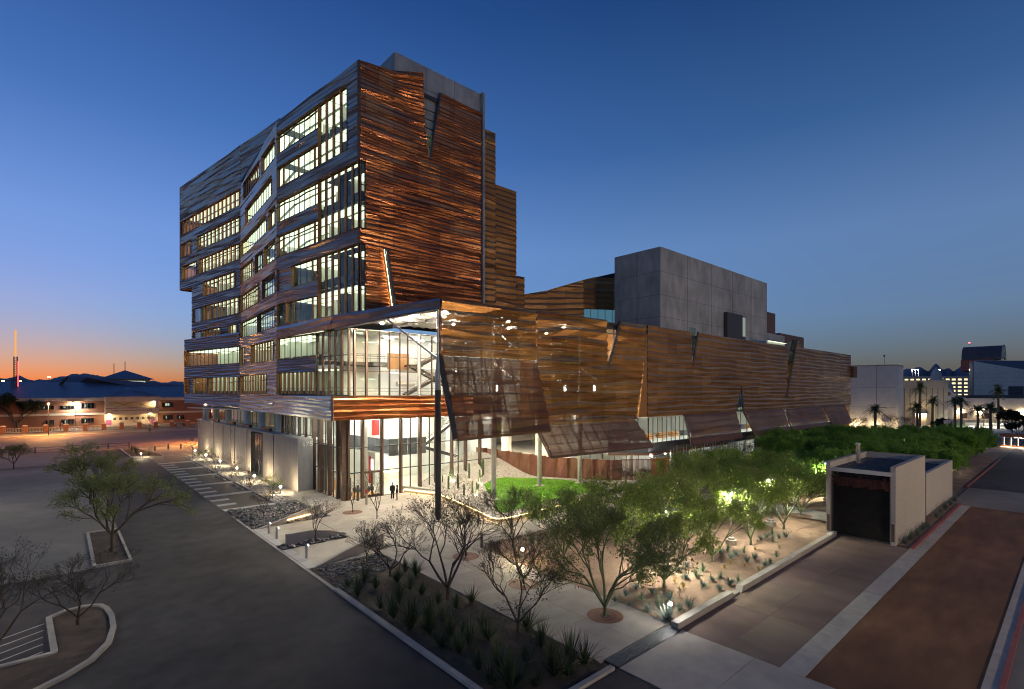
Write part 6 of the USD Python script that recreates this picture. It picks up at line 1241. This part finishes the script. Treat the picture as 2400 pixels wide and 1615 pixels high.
# fence with brick piers
t = thing('pier_fence', 'pale rail fence with brick piers along the far side of the street', 'fence'); yf = 206.0; pxs = [-45, 7, 58, 107, 154.5, 199.6, 243, 285, 326.5, 365, 403, 440, 470]
for p in pxs:
    x = on_y(p, yf); obj('pier', MB().box(x - .55, yf - .45, 0, x + .55, yf + .45, 2.0).vf(), 'brick', t); obj('pier_cap', MB().hexa([(x - .7, yf - .6, 2.0), (x + .7, yf - .6, 2.0), (x + .7, yf + .6, 2.0), (x - .7, yf + .6, 2.0), (x - .3, yf - .2, 2.35), (x + .3, yf - .2, 2.35), (x + .3, yf + .2, 2.35), (x - .3, yf + .2, 2.35)]).vf(), 'beige_wall', t)
for p, p2 in zip(pxs[:-1], pxs[1:]):
    a, b_ = on_y(p, yf) + .56, on_y(p2, yf) - .56; q = MB().box(a, yf - .04, .2, b_, yf + .04, .3).box(a, yf - .04, 1.4, b_, yf + .04, 1.5)
    for x in np.arange(a, b_, .32): q.box(x, yf - .02, .3, x + .07, yf + .02, 1.4)
    obj('rail_panel', q.vf(), 'pale_block', t)
def street_lamp(label, x, y, h, glowm, rot=0):
    t = thing('street_lamp', label, 'lamp', (x, y, 0), rot); obj('pole', MB().tube([(0, 0, 0), (0, 0, h)], [.12, .07], 8).vf(), 'dark_steel', t, True); obj('lamp_head', MB().box(-.9, -.2, h, .9, .2, h + .16).vf(), 'dark_steel', t); obj('lens', MB().box(-.85, -.16, h - .05, .85, .16, h - .001).vf(), glowm, t); return t
street_lamp('twin headed street lamp in the yard before the brick school', *xyd(177, 168), 8.3, 'lamp_post')
# white car in the school yard
t = thing('parked_car', 'white estate car parked before the school at the tower edge', 'car', (*xyd(421, 178), .0), 12); prof = Polygon([(-2.25, .35), (-2.3, .75), (-2.1, .95), (-1.75, 1.0), (-1.35, 1.42), (.55, 1.45), (1.25, 1.0), (2.1, .88), (2.28, .6), (2.25, .35)])
v, f = MB().prism(prof, -.85, .85).vf(); vv = np.c_[v[:, 0], v[:, 2] * np.where(v[:, 1] > 1.05, .82, 1), v[:, 1]]; obj('body', (vv, f), 'silver_paint', t); v, f = MB().prism(Polygon([(-1.62, 1.03), (-1.3, 1.36), (.5, 1.39), (1.05, 1.03)]), -.80, .80).vf(); obj('window', (np.c_[v[:, 0], v[:, 2], v[:, 1]], f), 'glass_dark', t)
for x in (-1.4, 1.4):
    for y in (-.78, .78): v, f = MB().lathe([(.0, -.1), (.3, -.1), (.32, -.06), (.32, .06), (.3, .1), (0, .1)], n=16).vf(); obj('wheel', (np.c_[v[:, 0] + x, v[:, 2] + y, v[:, 1] + .32], f), 'tyre', t)
tree('big', 'big dark tree at the left edge before the brick school', (*xyd(40, 158), 0), 20, 1.05); tree('bare', 'small leafless tree before the school portico', (*xyd(351, 150), 0), 0, 1.0)
t = thing('low_fence', 'low black post and rail fence beside the near street kerb', 'fence'); fx = [gp(p, q_)[0] for p, q_ in ((-20, 1070), (81.6, 1064), (170, 1058), (253, 1052), (299, 1047))]; yq = 136.5
for x in fx: obj('post', MB().box(x - .09, yq - .09, 0, x + .09, yq + .09, 1.2).vf(), 'dark_steel', t)
for a, b_ in zip(fx[:-1], fx[1:]): obj('rail', MB().box(a + .1, yq - .04, 1.02, b_ - .1, yq + .04, 1.10).box(a + .1, yq - .03, .5, b_ - .1, yq + .03, .56).vf(), 'dark_steel', t)
isl2 = Polygon([(9.6, 134), (9.9, 116), (12.3, 113.7), (14.8, 113.7), (14.8, 118), (12.4, 134)]); struct('end_island', MB().prism(isl2.buffer(-.2), -.05, .1).vf(), 'soil_dark', label='planted kerbed bed at the street end of the stalls'); struct('end_island_kerb', MB().prism(isl2.difference(isl2.buffer(-.2)), -.05, .16).vf(), 'kerb')
for x, y in ((11.0, 119), (11.2, 123), (11, 127), (12.6, 116)): plant('tall', (x, y, .1), x * 50, 1.2, 'dark grass clump in the kerbed bed at the street end', 'grass clumps at the street end', 'grass clump')
# far city on the plain to the left
cg = np.random.default_rng(3)
for i in range(16):
    px = cg.uniform(-60, 150) if i < 12 else cg.uniform(360, 420); d = cg.uniform(700, 1500); x, y = xyd(px, d); w, hh = cg.uniform(15, 45), cg.uniform(9, 24) * d / 1100
    t = thing('distant_building', 'tiny distant building among the city lights below the mountains', 'building', (x, y, 0), cg.uniform(0, 90), 'distant buildings below the mountains'); obj('walls', MB().box(-w / 2, -8, 0, w / 2, 8, hh).vf(), 'beige_wall' if i % 2 else 'roof_dark', t); obj('lit_windows', MB().box(-w / 2 + 2, -8.3, hh * .55, w / 2 - 2, -8.05, hh * .75).vf(), 'lit_warm', t)
for px, py, d in ((7, 894, 600), (48, 894, 700), (115, 885, 520), (62, 899, 800), (112, 898, 900)):
    x, y = xyd(px, d); z = EYE + (HORIZON - py) * d / FPX; t = thing('distant_lamp', 'distant amber floodlight on a pole below the mountains', 'lamp', (x, y, 0), 40, 'distant amber lights'); obj('pole', MB().tube([(0, 0, 0), (0, 0, z)], .2, 5).vf(), 'dark_steel', t); obj('lens', MB().box(-1.6, -.4, z, 1.6, .4, z + .9).vf(), 'far_light', t)

# ---------------------------------------------------------------- right background
def frame_at(px0, d0, px1, d1):
    """wall between two bearings at two depths"""
    return Face(xyd(px0, d0), xyd(px1, d1), (-CA, -CB))
W1 = frame_at(1975, 172, 2101, 165); W1b = frame_at(2101, 165, 2117, 172)
t = thing('white_block', 'tall plain pale building with warm uplight beyond the end of the wing', 'building')
for F in (W1, W1b):
    q = MB(); F.box(q, 0, F.L, -.1, 20.6, -.6, 0); obj('wall', q.vf(), 'white_render', t); q = MB(); F.box(q, -.1, F.L + .1, 20.61, 20.95, -.7, .12); obj('parapet', q.vf(), 'concrete_warm', t)
q = MB(); W1.box(q, W1.L * .635, W1.L * .635 + .12, 0, 20.5, 0, .02); W1.box(q, -.0, W1.L, 7.0, 7.06, 0, .015); W1.box(q, 0, W1.L, 13.6, 13.66, 0, .015); obj('wall_joint', q.vf(), 'bronze_frame', t); q = MB(); W1.box(q, .3, W1.L, 19.9, 20.2, -12, -.61); obj('roof', q.vf(), 'roof_dark', t)
for u in (3.2, 9.3, 16.9):
    q = MB(); W1.box(q, u - .4, u + .4, .1, .35, 1.2, 1.6); obj('uplight', q.vf(), 'lamp_street', t)
q = MB(); q.tube([W1.pt(11.5, 20.9, -.3), W1.pt(11.5, 23.6, -.3)], .06, 5); q.tube([W1.pt(11.5, 23.6, -.3), W1.pt(11.5, 24.2, -.3)], .25, 8); obj('roof_antenna', q.vf(), 'dark_steel', t)
t = thing('beige_hall', 'lower beige building with tall vertical grooves behind the palms', 'building'); W2 = frame_at(2112, 186, 2222, 182); q = MB(); W2.box(q, 0, W2.L, -.1, 15.8, -8, 0); obj('wall', q.vf(), 'beige_wall', t); q = MB()
for u in np.arange(1, W2.L, 1.7): W2.box(q, u, u + .14, 1, 13.5, 0, .05)
obj('wall_groove', q.vf(), 'bronze_frame', t); q = MB(); W2.box(q, -.2, W2.L + .2, 15.8, 16.3, -8, .2); obj('cornice', q.vf(), 'pale_block', t); q = MB(); W2.box(q, 10, 10.9, 0, 7.5, .06, .6); W2.box(q, 4, 7.5, 0, 4.4, .06, .9); obj('porch', q.vf(), 'beige_wall', t); q = MB(); W2.box(q, 4.3, 7.2, 3.7, 3.9, .95, 1.3); obj('porch_lamp', q.vf(), 'lamp_street', t)
t = thing('parking_garage', 'distant multi storey parking garage with rows of lit openings', 'building'); W3 = frame_at(2118, 330, 2300, 318); zt_ = [EYE + (HORIZON - y) * 322 / FPX for y in (881.5, 891.5, 900.5, 909, 918.5)]; zt_ += [zt_[-1] - 2.4, 0]
q = MB()
for i, z in enumerate(zt_[:-1]): W3.box(q, 0, W3.L, zt_[i + 1] + (1.15 if i < 5 else 0) - (0 if i else 0), z - (0 if i == 0 else 0), -.4, 0) if i == 5 else W3.box(q, 0, W3.L, z - (1.3 if i else 1.6), z, -.4, 0)
obj('wall', q.vf(), 'beige_wall', t)
for i in range(14): q = MB(); u = W3.L * i / 13; W3.box(q, u - .55, u + .55, 0, zt_[0] - .02, -.5, -.401 if False else .05); obj('pier', q.vf(), 'beige_wall', t)
for i in range(5):
    q = MB(); W3.box(q, .3, W3.L - .3, zt_[i + 1] if i < 4 else zt_[5], zt_[i] - 1.3, -2.2, -2.0); obj('lit_deck', q.vf(), 'lit_yellow', t)
for p in (2138, 2145, 2152, 2201, 2203, 2273, 2279):
    x, y = xyd(p, 330); t2 = thing('deck_lamp', 'white lamp on a pole on the deck of the distant parking garage', 'lamp', (x, y, zt_[0] - 1), 0, 'deck lamps of the parking garage'); obj('pole', MB().tube([(0, 0, 0), (0, 0, 5.2)], .12, 5).vf(), 'silver_paint', t2); obj('lens', MB().box(-.7, -.3, 5.2, .7, .3, 5.6).vf(), 'lamp_bollard_white', t2)
x, y = xyd(2194.5, 255); t = thing('bell_dome', 'small pale domed cupola before the parking garage', 'cupola', (x, y, 0)); obj('dome', MB().lathe([(3.2, 17), (3.2, 18.2), (2.4, 18.6), (2.2, 20.5), (1.9, 21.8), (1.2, 23), (.4, 23.8), (.15, 24.4), (0, 24.6)], n=20).vf(), 'pale_block', t, 40); obj('drum', MB().lathe([(6.5, 13), (6.5, 15.5), (5.5, 16.6), (3.3, 17)], n=24).vf(), 'beige_wall', t, 40); obj('tower', MB().box(-6, -6, 0, 6, 6, 13).vf(), 'beige_wall', t)
# vaulted hall roof
t = thing('vaulted_hall', 'large hall under a dark barrel vault with a lit arched end', 'building'); A0, A1 = np.array(xyd(2256, 420)), np.array(xyd(2318, 408)); ax = unit(np.append(A1 - A0, 0)); rt = np.array([ax[1], -ax[0], 0]); L_ = np.linalg.norm(A1 - A0); R = 12.; zb_ = 38.0
def vault(r, u0, u1, n=20): return np.vstack([[*(np.append(A0, 0) + ax * u + rt * (math.cos(a) * r - 6) + [0, 0, zb_ + math.sin(a) * r * .95]),] for u in (u0, u1) for a in np.linspace(0, math.pi, n)])
V = vault(R, 0, L_ + 8); obj('vault', MB().add(V, [[i, i + 1, 21 + i, 20 + i] for i in range(19)]).vf(), 'roof_dark', t, True); V2 = vault(R * .93, L_ + 7, L_ + 7.2); obj('arch_glass', MB().add(np.vstack([V2[20:], [np.append(A0, 0) + ax * (L_ + 7) - rt * 6 + [0, 0, zb_]]]), [[i, i + 1, 20, 20] for i in range(19)]).vf(), 'lit_office_far', t)
q = MB()
for i in range(19): q.bar(V[20 + i] + ax * .2, V[21 + i] + ax * .2, .9, .9)
for a in range(4, 17, 4): q.bar(V[20 + a] + ax * .1, np.append(A0, 0) + ax * (L_ + 7.5) - rt * 6 + [0, 0, zb_], .5, .5)
obj('arch_rib', q.vf(), 'pale_block', t); q = MB(); c0 = np.append(A0, 0) - rt * 6
q.hexa([c0 + rt * 15 + [0, 0, 29], c0 + ax * (L_ + 3) + rt * 15 + [0, 0, 29], c0 + ax * (L_ + 3) - rt * 15 + [0, 0, 29], c0 - rt * 15 + [0, 0, 29], c0 + rt * 15 + [0, 0, zb_], c0 + ax * (L_ + 3) + rt * 15 + [0, 0, zb_], c0 + ax * (L_ + 3) - rt * 15 + [0, 0, zb_], c0 - rt * 15 + [0, 0, zb_]]); obj('base_band', q.vf(), 'kerb_red', t)
q = MB(); q.bar(c0 + ax * 16 + [0, 0, 0], c0 + ax * 16 + [0, 0, 29], 14, 12); obj('tower', q.vf(), 'roof_dark', t)
t = thing('pale_hall', 'big pale blockwork hall with a sloping dark roof at the right edge', 'building'); W4 = frame_at(2282, 268, 2560, 250); q = MB(); V = [W4.pt(0, 0, 0), W4.pt(W4.L, 0, 0), W4.pt(W4.L, 17.5, 0), W4.pt(0, 28.3, 0)]; q.quad(*V); obj('wall', q.vf(), 'white_render', t)
q = MB(); q.quad(W4.pt(0, 28.3, 0), W4.pt(W4.L, 17.5, 0), W4.pt(W4.L, 29, -30), W4.pt(4, 29.2, -10)); W4.box(q, -.4, 0, 0, 28.3, -4, 0); obj('roof', q.vf(), 'roof_dark', t); q = MB(); W4.box(q, 14, 20, 7, 15, 0, .2); obj('dark_opening', q.vf(), 'roof_dark', t); q = MB()
for z in np.arange(2, 24, 2.2): W4.box(q, 0, W4.L * min(1, (28 - z) / 11), z, z + .12, 0, .04)
obj('wall_joint', q.vf(), 'kerb', t)
t = thing('mission_building', 'low cream building with a curved gable among the palms', 'building'); W5 = frame_at(2212, 232, 2420, 222); q = MB(); W5.box(q, 0, W5.L, 0, 9.2, -10, 0); obj('wall', q.vf(), 'white_render', t); q = MB(); W5.poly(q, Polygon([(.0, 9.2), (0, 12.2), (.8, 13.2), (2, 13.5), (3, 12.8), (3.6, 11.4), (5.5, 10.2), (8, 9.8), (8, 9.2)]), .1); W5.poly(q, Polygon([(.0, 9.2), (0, 12.2), (.8, 13.2), (2, 13.5), (3, 12.8), (3.6, 11.4), (5.5, 10.2), (8, 9.8), (8, 9.2)]), -.4); obj('gable', q.vf(), 'white_render', t); q = MB(); W5.poly(q, shapely.Point(1.6, 11.2).buffer(.9), .16); obj('niche', q.vf(), 'brick', t)
q = MB(); W5.box(q, 4, W5.L, 9.25, 10.6, -10, -2); obj('roof', q.vf(), 'roof_dark', t)
for u in (5, 12, 20, 27): q = MB(); W5.box(q, u, u + 2, 2.8, 3.2, .1, .4); obj('wall_lamp', q.vf(), 'lamp_street', t)
q = MB()
for u in (6, 14, 22, 29): W5.box(q, u, u + 2.6, .1, 2.5, .02, .1)
obj('door', q.vf(), 'bronze_frame', t)
# palms
def palm_geo(seed, h):
    g = np.random.default_rng(seed); tk = MB().tube([(0, 0, 0), (.1, 0, h * .5), (0, .05, h)], [.32, .26, .24], 8); fr = MB()
    for i in range(46):
        az = g.uniform(0, 6.283); el = g.uniform(-.5, 1.3); r = np.array([math.cos(az), math.sin(az), 0]); s_ = np.array([-r[1], r[0], 0]); l = g.uniform(1.9, 2.7); pts = []
        for k in range(6): q = k / 5; pts.append(r * math.cos(el) * l * q + np.array([0, 0, h + math.sin(el) * l * q - .55 * l * q * q * max(math.cos(el), .3)]))
        for k in range(5):
            for sd in (-1, 1):
                a_, b_ = pts[k], pts[k + 1]
                for j in range(2): c_ = a_ + (b_ - a_) * (j / 2); fr.add([c_, c_ + (b_ - a_) * .3, c_ + (b_ - a_) * .8 + s_ * sd * .75 * (1.1 - k / 6) + [0, 0, -.12]], [[0, 1, 2]])
    return tk.vf(), fr.vf()
PP = {}
for i, (px, d, zc, lb) in enumerate(((2051, 147, 7.2, 'palm with a pale trunk before the white block'), (2156, 178, 13.4, 'tall palm standing above the others before the beige hall'), (2150, 160, 7.5, 'palm below the tall one before the porch'), (2186, 168, 9.2, 'palm left of the palm pair on the lawn'), (2238, 158, 9.0, 'left palm of the pair on the bright lawn'), (2252, 150, 9.4, 'right palm of the pair on the bright lawn'), (2291, 150, 7.0, 'palm before the lit street with a dark trunk'), (2340, 165, 12.4, 'taller palm before the pale hall'), (2322, 150, 7.6, 'short palm under the taller one by the pale hall'))):
    k = 0 if zc < 8.5 else 1; base = (7.0, 10.)[k]
    if k in PP: dup(PP[k], (*xyd(px, d), 0), i * 50, (1.25, 1.25, zc / base), lb)
    else:
        t = thing('palm_tree', lb, 'palm tree', (*xyd(px, d), 0), i * 50, None, None, (1.25, 1.25, zc / base)); a_, b_ = palm_geo(k + 1, base); obj('trunk', a_, 'palm_bark', t, True); obj('crown', b_, 'leaf_palm', t); PP[k] = t
flat('far_lawn', Polygon([xyd(2175, 205), xyd(2290, 200), xyd(2275, 140), xyd(2190, 145)]), .01, 'grass_far', 'lawn under the palms'); flat('far_plaza', Polygon([xyd(2262, 200), xyd(2420, 190), xyd(2430, 128), xyd(2265, 140)]), .02, 'paving', 'pale paved court beyond the thicket')
for i, (px, d, s, lb) in enumerate(((2372, 150, .62, 'dark broad tree at the right edge before the pale hall'), (2392, 125, .5, 'dark broad tree at the right edge above the far drive'), (2205, 145, .42, 'dark round tree between the white block and the palms'), (2355, 185, .6, 'broad tree behind the short palm at the right'))): tree('big', lb, (*xyd(px, d), 0), 90 * i, s)
for px, d, s, lb in ((1999, 150, 1.05, 'bare tree lit from below before the white block'), (2078, 156, .95, 'pale barked bare tree beside the warm uplight'), (2110, 160, .9, 'bare tree at the corner of the white block')): tree('bare', lb, (*xyd(px, d), 0), px, s)
t = thing('terrace_wall', 'low warm lit wall with white posts at the right edge', 'wall'); W6 = frame_at(2342, 112, 2460, 104); q = MB(); W6.box(q, 0, W6.L, 0, .45, -.3, 0); W6.box(q, 0, W6.L, 2.2, 2.9, -3, -.1); obj('wall_body', q.vf(), 'brick', t)
for u in np.arange(.6, W6.L, 1.25): q = MB(); W6.box(q, u, u + .22, .45, 2.2, -.25, -.05); obj('post', q.vf(), 'white_render', t)
q = MB(); W6.box(q, .4, W6.L - .4, .05, .12, .1, .2); obj('light_strip', q.vf(), 'led_warm', t); q = MB(); W6.box(q, 2, W6.L, 2.1, 2.18, -1.6, -1.3); obj('lamp', q.vf(), 'lamp_wallwash', t)
for px, d, h in ((2306, 175, 6), (2345, 190, 6.5)): street_lamp('street lamp glowing behind the palms' if h == 6 else 'street lamp glowing before the pale hall', *xyd(px, d), h, 'lamp_post')
for px, d, lb in ((2075, 128, 'small blue sign on a post in the thicket'), (2220, 120, 'thin pale sign post right of the palms')):
    t = thing('sign_post', lb, 'sign', (*xyd(px, d), 0), -45); obj('pole', MB().tube([(0, 0, 0), (0, 0, 6.0)], .06, 6).vf(), 'steel_pipe', t); obj('panel', MB().box(-.8, -.03, 4.6, .8, .03, 5.4).vf(), 'silver_paint', t)

for x, y, lb in ((-36, 137.0, 'added amber street lamp beyond the left edge on the far street'), (-2, 189.5, 'added amber street lamp on the far kerb before the school fence'), (26, 137, 'added amber street lamp on the near kerb behind the podium'), (62, 189.5, 'added amber street lamp on the far kerb behind the tower')): street_lamp(lb, x, y, 9.0, 'lamp_sodium', 90)  # lamps added to tint the street orange in place of car lights
q = thing('roof_beacon', 'red warning light on top of the vaulted hall', 'beacon', (*xyd(2272, 412), 50.0)); obj('mast', MB().tube([(0, 0, 0), (0, 0, 1.6)], .15, 5).vf(), 'dark_steel', q); obj('lens', MB().lathe([(0, 1.6), (.6, 1.7), (.6, 2.3), (0, 2.5)], n=8).vf(), 'beacon_red', q)
# tall lamps added out of view to brighten the copper, roads and parking lot
def flood_mast(label, x, y, h, rot, m):
    t = thing('flood_mast', label, 'lamp', (x, y, 0), rot); obj('pole', MB().tube([(0, 0, 0), (0, 0, h)], [.16, .09], 8).vf(), 'steel_pipe', t, True); obj('arm', MB().bar((-1.2, 0, h), (1.2, 0, h), .1, .1).vf(), 'steel_pipe', t)
    for sd in (-1, 1):
        c = np.array([sd * .9, 0, h + .1]); d = unit([0, 1, -.35]); u = unit(np.cross([1, 0, 0], d)); r = np.array([1., 0, 0])
        P = lambda o, k: [c + d * o + r * .42 * a + u * .3 * b for a, b in ((-1, -1), (1, -1), (1, 1), (-1, 1))]
        q = MB().hexa(P(-.25, 1) + P(-.02, 1)); obj('lamp_head', q.vf(), 'dark_steel', t); p = P(.0, 1); obj('lens', MB().quad(*p).vf(), m, t)
for x, y, lb in ((22, -34, 'added flood mast behind the viewpoint'), (62, -32, 'added flood mast beside the outer pavement'), (112, -32, 'added flood mast farther along the outer pavement')): flood_mast(lb, x, y, 13, 0, 'lamp_flood')
def area_lamp(label, x, y, h):
    t = thing('area_lamp', label, 'lamp', (x, y, 0)); obj('pole', MB().tube([(0, 0, 0), (0, 0, h)], [.15, .09], 8).vf(), 'steel_pipe', t, True); obj('lamp_head', MB().box(-.5, -.5, h, .5, .5, h + .2).vf(), 'dark_steel', t); obj('lens', MB().box(-.45, -.45, h - .04, .45, .45, h - .002).vf(), 'lamp_flood_pale', t)
area_lamp('added tall lamp in the pale parking lot beyond the left edge', -13, 72, 10); area_lamp('added tall lamp in the near part of the parking lot', -11, 34, 9)
